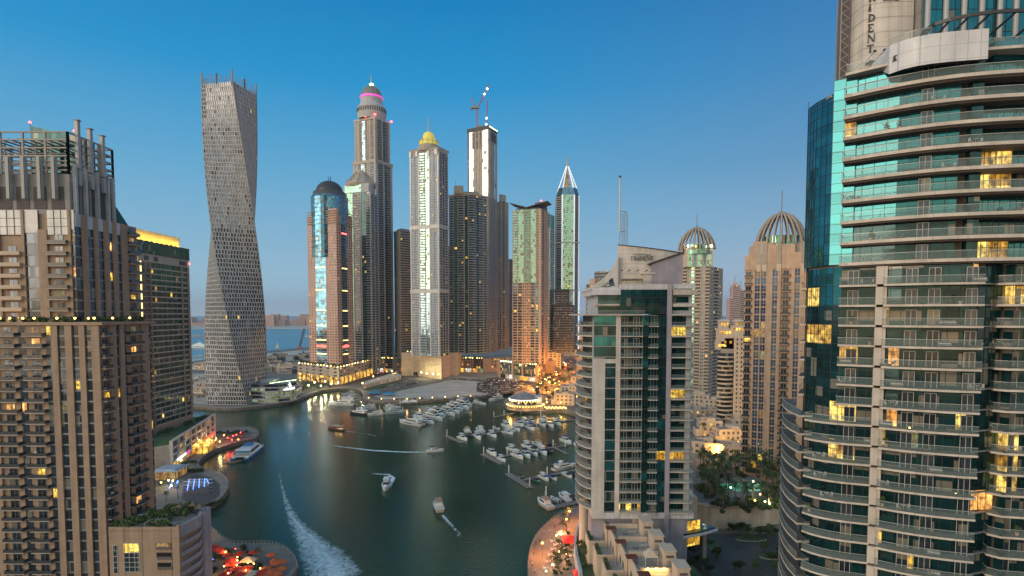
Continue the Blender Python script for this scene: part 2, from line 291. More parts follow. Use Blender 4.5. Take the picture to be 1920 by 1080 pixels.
def facade(B, a, b, z0, z1, fh, spec, lit=.04, wall='w_brown', line='metal_grey', top=0.0):
    """spec: list of (type, weight, options)"""
    f = F(a, b); tot = sum(q[1] for q in spec); u = 0.0
    nf = max(1, int(round((z1 - z0) / fh))); fh = (z1 - z0) / nf
    for q in spec:
        ty, w = q[0], q[1] / tot * f.len; o = q[2] if len(q) > 2 else {}
        u0, u1 = u, u + w; u = u1
        if u1 - u0 < .05: continue
        za, zb = o.get('z0', z0), o.get('z1', z1)
        ks = [k for k in range(nf) if z0 + k * fh >= za - .1 and z0 + (k + 1) * fh <= zb + .1]
        L = o.get('lit', lit) * .8
        if ty == 'P':
            f.box(B.wall, u0, u1, -.2, o.get('out', .6), za, zb, o.get('m', wall))
        elif ty == 'G':
            g = B.part(o.get('name', 'glass_strip')); gm = o.get('m', 'g_dark')
            f.box(g, u0 + .02, u1 - .02, -.3, .08, za, zb, gm)
            lm = o.get('line', line); lh = o.get('lh', .5)
            for k in ks: f.box(g, u0 + .03, u1 - .03, .081, .16, z0 + k * fh - lh / 2 + .02, z0 + k * fh + lh / 2, lm)
            ms = o.get('mull', 3.0); nm = int(w / ms)
            for i in range(1, nm): f.box(g, u0 + i * w / nm - .06, u0 + i * w / nm + .06, .0815, .15, za + .01, zb - .01, lm)
            if o.get('cap'):
                f.box(B.wall, u0, u1, .0, .3, zb - o['cap'], zb + .02, o.get('capm', 'w_silver'))
            nc = max(1, int(w / 3.0))
            for k in ks:
                for i in range(nc):
                    if RND.random() < L:
                        m = B.part('window'); wd = w / nc
                        f.box(m, u0 + (i + .2) * wd, u0 + (i + .8) * wd, .085, .12, z0 + k * fh + lh / 2 + .1, z0 + (k + 1) * fh - lh / 2 - .1, RND.choice(LITS))
        elif ty == 'W':
            n = o.get('n', 1); ww = o.get('ww', .55); hh = o.get('hh', .5); cw = w / n; st = o.get('step', 1)
            f.box(B.wall, u0, u1, -.2, o.get('out', 0.02), za, zb, o.get('m', wall))
            oo = o.get('out', .02)
            for k in ks[::st]:
                for i in range(n):
                    m = B.part('window'); c = u0 + (i + .5) * cw; h0 = z0 + k * fh + fh * (1 - hh) * .45
                    mt = RND.choice(LITS) if RND.random() < L else o.get('g', 'g_dark')
                    f.box(m, c - cw * ww / 2, c + cw * ww / 2, oo - .02, oo + .04, h0, h0 + fh * hh + (st - 1) * fh, mt)
                    if o.get('frame'):
                        f.box(m, c - .06, c + .06, oo, oo + .09, h0, h0 + fh * hh + (st - 1) * fh, o['frame'])
                        for j in range(1, st * 2): 
                            zz_ = h0 + (fh * hh + (st - 1) * fh) * j / (st * 2)
                            f.box(m, c - cw * ww / 2, c + cw * ww / 2, oo, oo + .085, zz_ - .05, zz_ + .05, o['frame'])
        elif ty == 'B':
            dep = o.get('dep', 1.3); g = B.part(o.get('name', 'glass_strip')); gm = o.get('g', 'g_brown'); rm = o.get('rail', 'rail_mid'); sm = o.get('slab', wall)
            bo = o.get('rec', -.1); f.box(g, u0 + .02, u1 - .02, bo - .5, bo, za, zb, gm)
            rh = o.get('rh', 1.05); door = o.get('door')
            for k in ks:
                zk = z0 + k * fh
                m = B.part('balcony'); e = o.get('wide', 0.0)
                f.box(m, u0 - e + .03, u1 + e - .03, bo, dep, zk - .18, zk + .12, sm)
                rr = m if not o.get('railpart') else m.sub.setdefault('railing', MB())
                f.box(rr, u0 - e + .06, u1 + e - .06, dep - .08, dep - .02, zk + .121, zk + rh, rm)
                for s0 in (u0 - e + .06, u1 + e - .12): f.box(rr, s0, s0 + .06, bo + .02, dep - .081, zk + .121, zk + rh, rm)
                if o.get('rim'): f.box(rr, u0 - e + .05, u1 + e - .05, dep - .12, dep + .02, zk + rh + .001, zk + rh + .08, 'rail_rim')
                if o.get('clutter') and RND.random() < .5:
                    q_ = B.part('balcony_clutter'); cu = u0 + w * RND.uniform(.15, .8); f.box(q_, cu, cu + RND.uniform(.4, 1.3), bo + .3, bo + .9, zk + .13, zk + RND.uniform(.5, 1.4), RND.choice(['w_conc', 'leaf_b', 'cl_red', 'frame_white', 'w_stone', 'cl_blue']))
                nd_ = max(1, int(w / 3.6)); dw = w / nd_
                for i in range(nd_):
                    isl = RND.random() < L
                    if door or isl:
                        m2 = B.part('window'); c = u0 + (i + .5) * dw
                        mt = RND.choice(LITS) if isl else o.get('dg', 'g_dark')
                        f.box(m2, c - min(1.3, dw * .4), c + min(1.3, dw * .4), bo + .001, bo + .05, zk + .15, zk + fh - .75, mt)
                        if door: 
                            for dd in (-min(1.3, dw * .4), 0, min(1.3, dw * .4)): f.box(m2, c + dd - .05, c + dd + .05, bo + .051, bo + .1, zk + .15, zk + fh - .75, door)
                            f.box(m2, c - min(1.3, dw * .4) - .05, c + min(1.3, dw * .4) + .05, bo + .051, bo + .095, zk + fh - .75, zk + fh - .67, door)
        elif ty == 'S':
            f.box(B.wall, u0, u1, -.3, .0, za, zb, o.get('m', wall))
            sh = o.get('sh', .5)
            for k in ks:
                zk = z0 + k * fh
                g = B.part('window'); f.box(g, u0 + .05, u1 - .05, .0, .05, zk + fh * sh, zk + fh, o.get('g', 'g_dark'))
                f.box(B.wall, u0, u1, .0, o.get('out', .35), zk, zk + fh * sh, o.get('m', wall))
                nc = max(1, int(w / 4))
                for i in range(nc):
                    if RND.random() < L:
                        m = B.part('window'); wd = w / nc
                        f.box(m, u0 + i * wd + .2, u0 + (i + 1) * wd - .2, .051, .09, zk + fh * sh + .1, zk + fh - .1, RND.choice(LITS))
def foot2(pl, pr, depth):
    """front face from (px, distance) to (px, distance), thickness to the back"""
    a = Vector((Xat(pl[0], pl[1]), pl[1])); b = Vector((Xat(pr[0], pr[1]), pr[1])); t = (b - a).normalized(); n = Vector((-t.y, t.x))
    return [tuple(a), tuple(b), tuple(b + n * depth), tuple(a + n * depth)]
def foot3(pl, pc, pr):
    a, b, c = [Vector((Xat(q[0], q[1]), q[1])) for q in (pl, pc, pr)]
    return [tuple(a), tuple(b), tuple(c), tuple(a + c - b)]
def cen(poly): return (sum(p[0] for p in poly) / len(poly), sum(p[1] for p in poly) / len(poly))
def inset(poly, d):
    out = []; n = len(poly)
    for i in range(n):
        p0, p1, p2 = Vector(poly[i - 1][:2]), Vector(poly[i][:2]), Vector(poly[(i + 1) % n][:2])
        t1 = (p1 - p0).normalized(); t2 = (p2 - p1).normalized(); n1 = Vector((-t1.y, t1.x)); n2 = Vector((-t2.y, t2.x))
        bis = (n1 + n2); k = d / max(.3, 1 + n1.dot(n2)); q = p1 + bis * k; out.append((q.x, q.y))
    return out
def arcpts(cx, cy, r, a0, a1, n): return [(cx + r * math.cos(R(a0 + (a1 - a0) * i / n)), cy + r * math.sin(R(a0 + (a1 - a0) * i / n))) for i in range(n + 1)]
ONES = 'first second third fourth fifth sixth seventh eighth ninth tenth eleventh twelfth thirteenth fourteenth fifteenth sixteenth seventeenth eighteenth nineteenth'.split()
TENS = 'twenty thirty forty fifty sixty seventy eighty ninety'.split()
def ordw(i):
    if i < 19: return ONES[i]
    n = i + 1
    if n < 100: return (TENS[n // 10 - 2] + ('-' + ONES[n % 10 - 1] if n % 10 else 'th')) if n % 10 else TENS[n // 10 - 2][:-1] + 'ieth'
    return 'hundred and ' + ordw(n - 101) if n > 100 else 'hundredth'
# ---------------------------------------------------------------- water and land
QZ = 2.5
m, Ns, Ls, b = newmat('water'); setp(b, Roughness=.13, IOR=1.33); b.inputs['Base Color'].default_value = (.012, .050, .026, 1); setp(b, Specular_IOR_Level=.36)
tcw = Ns.new('ShaderNodeTexCoord')
nA = nd(Ns, 'ShaderNodeTexNoise'); nA.inputs['Scale'].default_value = .8; nA.inputs['Detail'].default_value = 5
mpw = nd(Ns, 'ShaderNodeMapping'); mpw.inputs['Scale'].default_value = (1, .7, 1); Ls.new(tcw.outputs['Object'], mpw.inputs[0]); Ls.new(mpw.outputs[0], nA.inputs['Vector'])
nB = nd(Ns, 'ShaderNodeTexNoise'); nB.inputs['Scale'].default_value = .012; nB.inputs['Detail'].default_value = 3; Ls.new(tcw.outputs['Object'], nB.inputs['Vector'])
bu = nd(Ns, 'ShaderNodeBump'); bu.inputs['Strength'].default_value = .22; bu.inputs['Distance'].default_value = .5; Ls.new(nA.outputs[0], bu.inputs['Height']); Ls.new(bu.outputs[0], b.inputs['Normal'])
mr = nd(Ns, 'ShaderNodeMapRange'); mr.inputs[1].default_value = .4; mr.inputs[2].default_value = .62; mr.inputs[3].default_value = .10; mr.inputs[4].default_value = .24; Ls.new(nB.outputs[0], mr.inputs[0]); Ls.new(mr.outputs[0], b.inputs['Roughness'])
m, Ns, Ls, b = newmat('sea'); setp(b, Roughness=.3); b.inputs['Base Color'].default_value = (.02, .15, .20, 1)
tcs = Ns.new('ShaderNodeTexCoord'); nA = nd(Ns, 'ShaderNodeTexNoise'); nA.inputs['Scale'].default_value = .02; nA.inputs['Detail'].default_value = 6
mpw = nd(Ns, 'ShaderNodeMapping'); mpw.inputs['Scale'].default_value = (.3, 1.6, 1); Ls.new(tcs.outputs['Object'], mpw.inputs[0]); Ls.new(mpw.outputs[0], nA.inputs['Vector'])
mr = nd(Ns, 'ShaderNodeMapRange'); mr.inputs[1].default_value = .3; mr.inputs[2].default_value = .7; mr.inputs[3].default_value = .6; mr.inputs[4].default_value = 1.5; Ls.new(nA.outputs[0], mr.inputs[0])
v = nd(Ns, 'ShaderNodeVectorMath', operation='SCALE'); v.inputs[0].default_value = (.03, .19, .27); Ls.new(mr.outputs[0], v.inputs['Scale']); Ls.new(v.outputs[0], b.inputs['Base Color'])
plain('sand', (.44, .35, .28), .95, var=.25, scale=.04); plain('sand_pale', (.50, .43, .37), .95, var=.2, scale=.05); plain('paving', (.24, .195, .17), .8, var=.25, scale=.15)
plain('city_ground', (.17, .145, .125), .9, var=.35, scale=.02); plain('asphalt', (.055, .052, .05), .8, var=.25, scale=.1); plain('quay_stone', (.16, .13, .11), .9, var=.35, scale=.4)
plain('lawn', (.06, .10, .035), .95, var=.35, scale=.3); plain('white_paint', (.75, .75, .72), .6); plain('kerb', (.38, .36, .33), .8); plain('deck_wood', (.26, .20, .17), .8, var=.25, scale=.6)
mb = MB(); mb.quad((-3000, -800, 0), (3000, -800, 0), (3000, 1250, 0), (-3000, 1250, 0), 'water'); struct('marina_water', mb)
mb = MB(); mb.quad((-20000, 1250.01, 0), (20000, 1250.01, 0), (20000, 20000, 0), (-20000, 20000, 0), 'sea'); struct('sea_water', mb)
def g0(*pts): return [tuple(G(x, y, 0)[:2]) for x, y in pts]
def smooth_line(P, it=2):
    for _ in range(it):
        Q = [P[0]]
        for a, c in zip(P, P[1:]): Q += [(a[0] * .75 + c[0] * .25, a[1] * .75 + c[1] * .25), (a[0] * .25 + c[0] * .75, a[1] * .25 + c[1] * .75)]
        Q.append(P[-1]); P = Q
    return P
LSH = smooth_line([(-78, 120)] + g0((562, 1085), (558, 1062), (545, 1045), (525, 1034), (495, 1029), (465, 1031), (438, 1031), (412, 1015), (392, 995), (376, 975), (380, 962), (402, 954), (422, 937), (432, 919), (425, 903), (402, 891), (368, 883), (380, 865), (402, 850), (440, 837), (462, 832), (478, 829), (488, 821), (482, 811), (466, 807), (436, 808), (399, 815)) + [(-216, 404)])
FSH = smooth_line(g0((340, 767), (367, 767), (417, 771), (450, 770), (483, 767), (520, 762), (550, 755.5), (572, 749), (594, 738), (615, 734), (639, 732), (668, 733), (679, 738), (680, 745), (681, 752), (694, 757), (712, 758), (751, 757), (800, 756), (840, 752), (881, 750), (921, 746), (945, 741), (960, 736), (966, 742), (950, 752), (944, 759), (948, 768), (965, 773), (983, 775), (1017, 776), (1056, 773), (1082, 783)))
RSH = smooth_line([(72, 470), (69, 400), (54, 330), (42, 285)] + g0((1097, 956), (1061, 967), (1035, 984), (1007, 1010), (994, 1035), (989, 1061), (989, 1090)) + [(5, 150)])
near_land = [(-78, -400)] + LSH + [(-430, 430), (-2500, 520), (-2500, -400)]
far_land = [(-2500, 700), (-460, 560)] + FSH + RSH + [(5, -400), (6000, -400), (19000, 2000), (19000, 9000), (6000, 7000), (1500, 3500), (600, 2000), (150, 1500)] + g0((700, 652), (580, 652), (540, 657), (487, 661), (430, 668), (385, 676), (340, 684)) + [(-2500, 1180)]
mb = MB()
for P, nm in ((near_land, 0), (far_land, 1)):
    P = P if sum(a[0] * c[1] - c[0] * a[1] for a, c in zip(P, P[1:] + P[:1])) > 0 else P[::-1]
    mb.prism(P, -3, QZ, 'quay_stone', 'city_ground')
struct('ground', mb)
def strip(P, w0, w1, z, mat, mb):
    """band beside a polyline, between offsets w0 and w1 to its left (inland)"""
    n = len(P); o = []
    for i in range(n):
        a, c = Vector(P[max(0, i - 1)]), Vector(P[min(n - 1, i + 1)]); t = (c - a).normalized(); o.append(Vector((-t.y, t.x)))
    for i in range(n - 1):
        A, Bq = Vector(P[i]), Vector(P[i + 1])
        q = [A + o[i] * w0, Bq + o[i + 1] * w0, Bq + o[i + 1] * w1, A + o[i] * w1]
        mb.quad(*[(p.x, p.y, z) for p in q], mat)
mb = MB(); strip(LSH, .3, 6, QZ + .03, 'paving', mb); strip(FSH, .3, 7, QZ + .034, 'paving', mb); strip(RSH, .3, 6.5, QZ + .038, 'paving', mb); struct('promenade_path', mb)
def rail_along(P, name, label, off=.5, h=1.1, step=1):
    n = len(P); mb = MB(); prev = None; post = MB()
    r = empty(name, (P[0][0], P[0][1], QZ), label, 'railing')
    org = (P[0][0], P[0][1], QZ)
    for i in range(0, n, step):
        a, c = Vector(P[max(0, i - 1)]), Vector(P[min(n - 1, i + 1)]); t = (c - a).normalized(); q = Vector(P[i]) + Vector((-t.y, t.x)) * off
        post.box(q.x - .09, q.x + .09, q.y - .09, q.y + .09, QZ, QZ + h + .15, 'kerb')
        if prev: 
            mb.tube((prev.x, prev.y, QZ + h), (q.x, q.y, QZ + h), .05, 'metal_light', 4); mb.tube((prev.x, prev.y, QZ + h * .5), (q.x, q.y, QZ + h * .5), .03, 'metal_light', 4)
            mb.quad((prev.x, prev.y, QZ + .1), (q.x, q.y, QZ + .1), (q.x, q.y, QZ + .3), (prev.x, prev.y, QZ + .3), 'kerb')
        prev = q
    mb.build('rail', r, org); post.build('posts', r, org)
rail_along(LSH, 'quay_railing', 'low railing along the left bank promenade under the brown towers')
rail_along(FSH, 'quay_railing', 'low railing along the far quay in front of the parking lot')
rail_along(RSH, 'quay_railing', 'low railing along the curved right bank promenade beside the orange lamps')
def sheet(name, px, z, mat, kind='structure', world=None):
    P = world or [tuple(G(x, y, QZ)[:2]) for x, y in px]
    if sum(a[0] * c[1] - c[0] * a[1] for a, c in zip(P, P[1:] + P[:1])) < 0: P = P[::-1]
    mb = MB(); mb.add([(p[0], p[1], z) for p in P], [tuple(range(len(P)))], mat); return struct(name, mb, kind)
sheet('sand_lot', [(700, 742), (740, 735), (800, 722), (850, 712), (905, 716), (935, 722), (930, 738), (880, 743), (800, 748), (720, 749)], QZ + .05, 'sand_pale')
sheet('sand_lot', [(790, 706), (870, 684), (950, 684), (950, 703), (900, 712), (850, 710)], QZ + .06, 'sand')
sheet('lawn', [(677, 731), (700, 724), (765, 712), (772, 714), (715, 729), (690, 733)], QZ + .07, 'lawn')
sheet('parking_ground', [(895, 718), (930, 711), (992, 718), (990, 730), (950, 738), (925, 740), (893, 734)], QZ + .08, 'asphalt')
sheet('shore_road', [(560, 716), (640, 712), (700, 700), (760, 690), (763, 694), (705, 706), (650, 722), (600, 727), (560, 730)], QZ + .05, 'asphalt')
sheet('shore_road', [(860, 683), (940, 684), (940, 688), (860, 687)], QZ + .10, 'asphalt')
sheet('shore_road', [(920, 711), (1000, 714), (1010, 718), (1000, 722), (920, 718)], QZ + .12, 'asphalt')
sheet('main_road', None, QZ + .11, 'asphalt', world=[tuple(G(x, y, QZ)[:2]) for x, y in [(990, 728), (1020, 700), (1058, 676), (1085, 655), (1120, 636), (1150, 640), (1110, 662), (1075, 690), (1060, 716), (1035, 738)]])
sheet('sand_ground', [(487, 690), (487, 668), (590, 668), (590, 690)], QZ + .05, 'sand')
sheet('sand_ground', [(340, 735), (340, 700), (400, 700), (400, 760), (367, 758)], QZ + .05, 'sand')
sheet('beach', [(300, 688), (385, 679), (487, 664), (560, 657), (600, 657), (600, 663), (487, 670), (385, 690), (300, 700)], QZ + .09, 'sand_pale')
# far island with its low towers
mb = MB()
P = [tuple(G(x, y, 0)[:2]) for x, y in [(200, 616), (360, 616), (487, 616.5), (600, 617), (760, 616), (760, 606), (600, 605), (200, 605)]]
mb.prism(P, -2, 3, 'sand_pale', 'sand_pale')
P = [tuple(G(x, y, 0)[:2]) for x, y in [(330, 633), (386, 632), (388, 629), (330, 628)]]
mb.prism(P, -2, 2.5, 'sand', 'sand'); struct('island_terrain', mb)
# ---------------------------------------------------------------- left bank towers
def pxs(b0, *seq):
    """(type, to_px[, opts]) -> spec with widths"""
    out = []; c = b0
    for q in seq: out.append((q[0], q[1] - c) + tuple(q[2:])); c = q[1]
    return out
plain('cl_red', (.35, .05, .03), .9); plain('cl_blue', (.05, .12, .3), .9)
BW = dict(clutter=1, g='w_brown', door='metal_grey', dg='g_dark', dep=1.6, rail='rail_dark', slab='w_stone', rec=.0)
def terrace_plants(B, pts, z, n, h=1.6, name='plant', seed=1):
    r = random.Random(seed)
    for i in range(n):
        a, c = r.choice(pts); t = r.random(); x = a[0] + (c[0] - a[0]) * t; y = a[1] + (c[1] - a[1]) * t
        m = B.part(name); leafball(m, (x, y, z + h * .5), h * r.uniform(.5, .9), h * .6, 60, r, .35)
def leafball(m, c, rx, rz, n, r, s, mats=('leaf_a', 'leaf_b', 'leaf_c')):
    for _ in range(n):
        d = Vector((r.gauss(0, 1), r.gauss(0, 1), r.gauss(0, 1))).normalized() * (r.random() ** .4)
        p = Vector(c) + Vector((d.x * rx, d.y * rx, d.z * rz)); u = Vector((r.gauss(0, 1), r.gauss(0, 1), r.gauss(0, 1))).normalized(); w = u.orthogonal().normalized()
        k = s * r.uniform(.6, 1.4); m.quad(tuple(p - u * k - w * k * .5), tuple(p + u * k - w * k * .5), tuple(p + u * k + w * k * .5), tuple(p - u * k + w * k * .5), r.choice(mats))
plain('leaf_a', (.035, .06, .018), .9); plain('leaf_b', (.06, .095, .028), .9); plain('leaf_c', (.09, .12, .04), .9); plain('leaf_dry', (.12, .10, .05), .9)
plain('bark', (.14, .10, .07), .95, var=.3, scale=3)
B = Bld('apartment_tower', 'brown tower filling the left edge, with dark balconies and an open steel trellis crown', 'tower', (-150, 186, QZ), 'brown towers on the left bank')
Z1, Z2, Z3, Z4 = 86.5, 122.0, 134.0, 147.0
B.wall.box(-175, -126.4, 174.4, 198, QZ, Z1, 'w_brown')
facade(B, (-175, 174), (-126, 174), QZ, Z1, 3.35, pxs(-113, ('P', -101), ('G', -90), ('P', -78), ('G', -66), ('P', -54), ('G', -42), ('P', -30), ('G', -18), ('P', -6), ('B', 33, BW), ('G', 47), ('B', 85, BW), ('G', 97), ('P', 109), ('G', 123), ('P', 136), ('G', 149), ('P', 160), ('G', 172), ('P', 187)), lit=.035)
facade(B, (-126, 174), (-126, 198), QZ, Z1, 3.35, [('B', 3.7, dict(BW, dep=1.3)), ('P', 2.6), ('G', 1.7), ('P', 2.0), ('G', 1.5), ('B', 7.2, BW), ('P', 3.7), ('G', 1.6)], lit=.05)
B.wall.box(-176, -124.6, 173, 199, Z1, Z1 + .9, 'w_brown')
B.wall.box(-175, -135.9, 178.4, 207, Z1, Z2 - 1, 'w_brown')
BU = dict(BW, slab='w_tan', rail='rail_beige')
facade(B, (-175, 178), (-135.5, 178), Z1 + .9, Z2, 3.3, pxs(-89, ('P', -74), ('G', -60), ('P', -46), ('G', -30), ('P', -16), ('G', 5, dict(cap=7)), ('P', 9), ('B', 50, dict(BU, z1=Z2 - 8)), ('P', 55), ('G', 80, dict(cap=7)), ('P', 97, dict(z1=Z2 - 6)), ('B', 136, dict(BW, z1=Z2 - 6)), ('P', 141), ('G', 147, dict(cap=6))), lit=.06)
facade(B, (-135.5, 178), (-135.5, 207), Z1 + .9, Z2 - 1, 3.3, [('G', 2.3, dict(cap=4)), ('P', 2.2), ('G', 2.9, dict(cap=4)), ('P', 1.6), ('G', 2.7, dict(cap=4)), ('P', 2.1), ('G', 2, dict(cap=4)), ('P', 1.8), ('G', 2.2, dict(cap=4)), ('P', 3), ('B', 5.5, BW)], lit=.05)
# silver head panels above the upper balconies, with dark joints
for (a, c) in ((9, 50), (97, 136)):
    x0, x1 = Xat(a, 178), Xat(c, 178)
    for k in range(3): B.wall.box(x0 + .1, x1 - .1, 177.6, 178.4, Z2 - 7.6 + k * 2.55, Z2 - 5.2 + k * 2.55, 'w_silver')
    for i in range(1, 3): B.wall.box(x0 + (x1 - x0) * i / 3 - .08, x0 + (x1 - x0) * i / 3 + .08, 177.5, 177.6, Z2 - 7.6, Z2, 'metal_dark')
# setback crown
cx0, cx1, cy0, cy1 = -175, -139.7, 182, 202
B.wall.box(cx0, cx1, cy0, cy1, Z2 - 1, Z3, 'w_conc')
f = F((cx0, cy0), (cx1, cy0))
for i, u in enumerate([2, 7.5, 13, 18.5, 24, 29.5]):
    m = B.part('louvre'); f.box(m, u, u + 4, .0, .12, Z2 + 1, Z3 - 4, 'w_dark')
    for k in range(10): f.box(m, u, u + 4, .12, .22, Z2 + 1.2 + k * .65, Z2 + 1.4 + k * .65, 'w_brown_dark')
for u in [1, 6.8, 12, 17.2, 22, 27, 31.5]:
    m = B.part('fin'); f.box(m, u - .35, u + .35, .1, 1.6, Z2 + 4, Z3 + 5.0, 'w_grey'); f.box(m, u - .5, u + .5, 1.6, 1.75, Z2 + 4, Z3 + 5, 'metal_grey')
f = F((cx1, cy0), (cx1, cy1))
for u in [1, 5.2, 9.4, 13.6]:
    m = B.part('louvre'); f.box(m, u, u + 3, .0, .14, Z2 - 2, Z3 - 2.6, 'w_dark')
for u, zt in [(3.2, 151.5), (8.6, 150.5), (14.2, 150)]:
    m = B.part('column'); f.box(m, u - .6, u + .6, .2, 1.3, Z2 + 9, zt, 'metal_light'); f.box(m, u - .63, u + .63, .17, 1.33, Z2 + 14, Z2 + 14.3, 'metal_dark'); f.box(m, u - .9, u + .9, .1, 1.6, zt, zt + .25, 'metal_grey')
for u in [1.5, 5.8, 11, 16, 18.6]:
    m = B.part('fin'); f.box(m, u - .4, u + .4, .1, 1.3, Z2 - 3, Z3 + 3, 'w_grey')
def trellis(B, x0, x1, y0, y1, z0, z1, zs, sp, w=.28, mat='w_trellis'):
    for (a, c) in (((x0, y0), (x1, y0)), ((x1, y0), (x1, y1)), ((x1, y1), (x0, y1)), ((x0, y1), (x0, y0))):
        f = F(a, c); m = B.part('trellis'); n = max(1, int(f.len / sp))
        for i in range(n + 1): f.box(m, f.len * i / n - w, f.len * i / n + w, -w, w, z0, z1, mat)
        for z in zs: f.box(m, 0, f.len, -w * .7, w * .7, z - w * .8, z + w * .8, mat)
plain('w_trellis', (.34, .30, .27), .7)
trellis(B, cx0, cx1, cy0, cy1, Z3, Z4, [Z4, Z4 - 2.4, Z4 - 4.9, Z4 - 7.4, Z4 - 9, Z4 - 10.4, Z4 - 11.8], 6.0)
trellis(B, cx0, cx1 - 5, cy0 + 6, cy1 - 2, Z3, Z4 - 1.5, [Z4 - 1.5, Z4 - 5, Z4 - 8.5], 5.0, .2)
for i in range(12):
    m = B.part('roof_beam'); x = cx0 + 2 + i * 2.9; m.box(x - .15, x + .15, cy0, cy1, Z4 - 2.6 + .3, Z4 - 2.2 + .3, 'metal_grey')
m = B.part('glass_penthouse'); m.hexa([(-158, 190, Z3), (-143.5, 190, Z3), (-143.5, 199, Z3), (-158, 199, Z3), (-158, 190, 151.5), (-143.5, 190, 148.2), (-143.5, 199, 148.2), (-158, 199, 151.5)], 'g_tealdark')
for x in (-158, -143.5):
    m = B.part('warning_lamp'); m.tube((x, 190, 149 if x > -150 else 151.5), (x, 190, 152.4 if x < -150 else 149.6), .1, 'metal_dark'); m.rev([(0, 0), (.35, .1), (.35, .5), (0, .7)], 0, 0, 'lamp_red', 8); 
    m.v = [(a + x, c + 190, d + (152.3 if x < -150 else 149.5)) if abs(a) < 2 and abs(c) < 2 else (a, c, d) for a, c, d in m.v]
m = B.part('sloped_glazing'); m.add([(-139.4, 200, Z2 + 8), (-137.5, 207.5, Z2 - 2), (-139.4, 200, Z2 - 2), (-145, 200, Z2 + 8), (-145, 207.5, Z2 - 2), (-145, 200, Z2 - 2)], [(0, 2, 1), (0, 1, 4, 3), (3, 4, 5)], 'g_tealdark')
# terrace between the tiers: planting and lamps
r_ = random.Random(4)
terrace_plants(B, [((-160, 176), (-136, 176)), ((-131, 176), (-128, 197)), ((-131, 176), (-128, 197))], Z1 + .9, 34, 1.5)
for x, y in [(-157, 174.6), (-150, 174.6), (-146.5, 174.6), (-139.5, 174.6), (-134, 174.6), (-128.4, 175), (-127.6, 182), (-127.5, 190), (-154, 174.6), (-130, 174.8)]:
    m = B.part('terrace_lamp'); m.tube((x, y, Z1 + .9), (x, y, Z1 + 1.8), .08, 'metal_dark', 5); m.rev([(.05, 0), (.3, .15), (.3, .45), (.05, .6)], 0, 0, 'lamp_gold', 8)
    m.v = m.v[:10] + [(a + x, c + y, d + Z1 + 1.8) for a, c, d in m.v[10:]]
B.finish()
# annex in front of it with the roof garden
B = Bld('annex_building', 'brown annex block with large lit windows and a planted roof garden at the lower left', 'building', (-106, 168, QZ))
AZ = 29.0
xL, xR, yF, yB = Xat(188, 160), Xat(321, 160), 160.0, 179.5
B.wall.box(xL, xR, yF + .3, 173.4, QZ, AZ - 1.2, 'w_brown')
f = F((xL, yF), (xR, yF)); Ws = f.len
f.box(B.wall, 0, Ws, -.35, 0, QZ, AZ, 'w_brown')
def px_u(px): return (px - 188) / (321 - 188) * Ws
for (p0, p1, y0, y1, mt, fr) in ((247.5 - 52, 253.5 - 50, 1022, 1075, 'g_dark', 4), (216, 246, 1019, 1036, 'l_yellow', 1), (216, 247, 1036.5, 1072, 'g_dark', 3), (278, 307, 1018, 1030, 'l_dim', 0), (279, 308, 1036, 1049, 'g_void', 0), (280, 308, 1055, 1068, 'g_void', 0), (216, 247, 1084, 1110, 'g_dark', 2), (280, 308, 1084, 1098, 'g_void', 0)):
    m = B.part('window'); z1_, z0_ = Zat(y0, 160), Zat(y1, 160); u0, u1 = px_u(p0), px_u(p1)
    f.box(m, u0, u1, 0.0, .04, z0_, z1_, mt)
    nv = 3 if p1 - p0 > 15 and fr else 1
    for i in range(nv + 1): f.box(m, u0 + (u1 - u0) * i / nv - .05, u0 + (u1 - u0) * i / nv + .05, .03, .12, z0_, z1_, 'frame_white' if fr else 'w_brown_dark')
    for i in range(fr + 2): f.box(m, u0, u1, .03, .115, z0_ + (z1_ - z0_) * i / (fr + 1) - .05, z0_ + (z1_ - z0_) * i / (fr + 1) + .05, 'frame_white' if fr else 'w_brown_dark')
    if not fr: f.box(m, u0, u1, .04, .2, z0_, z0_ + (z1_ - z0_) * .42, 'w_brown_dark')
for u in [Ws * .22, Ws * .48, Ws * .9]: f.box(B.wall, u - .06, u + .06, 0, .05, QZ, AZ, 'w_brown_dark')
# curved car-park side facing the water
side = [(xR, yF), (xR + .9, 165), (xR + 1.2, 169), (xR + .2, 172.4)]
for k in range(8):
    z = QZ + 2.8 + k * 2.9
    m = B.part('parapet'); n = len(side)
    for a, c in zip(side, side[1:]): F(a, c).box(m, 0, F(a, c).len, -.25, .05, z, z + 1.25, 'w_mauve')
inner = [(p[0] - 2.2, p[1]) for p in side]
m = B.part('parking_void')
for a, c in zip(inner, inner[1:]): F(a, c).box(m, 0, F(a, c).len, -.1, 0, QZ, AZ - 3, 'g_void')
for k in range(6):
    m = B.part('wall_lamp'); x = xR - 1.8; y = 162 + k * 1.7; z = QZ + 3 + (k * 2 % 7) * 2.9 - .6; m.box(x - .1, x + .25, y - .4, y + .4, z, z + .2, 'l_warm')
B.wall.box(xR - .5, xR + .35, yF - .2, yF + .6, QZ, AZ + .5, 'w_brown')
for k, (y, x) in enumerate(((173.2, xR + .6), (175.8, xR + 0.0), (178.2, xR - 1.0))): B.wall.box(x - 2.5, x + .2, y - 1.2, y + 1.1, QZ, Zat((966, 958, 952)[k], y), 'w_mauve')
B.wall.box(xL, xR - 2.2, 173.4, 179.4, QZ, AZ - 1.5, 'w_brown_dark')
for a, c in zip(side, side[1:]): F(a, c).box(B.wall, 0, F(a, c).len, -.5, .1, AZ - 3.4, AZ, 'w_mauve')
rf = B.part('roof_deck'); rf.box(xL, xR, yF, 173.4, AZ - 1.19, AZ - 1.1, 'deck_wood')
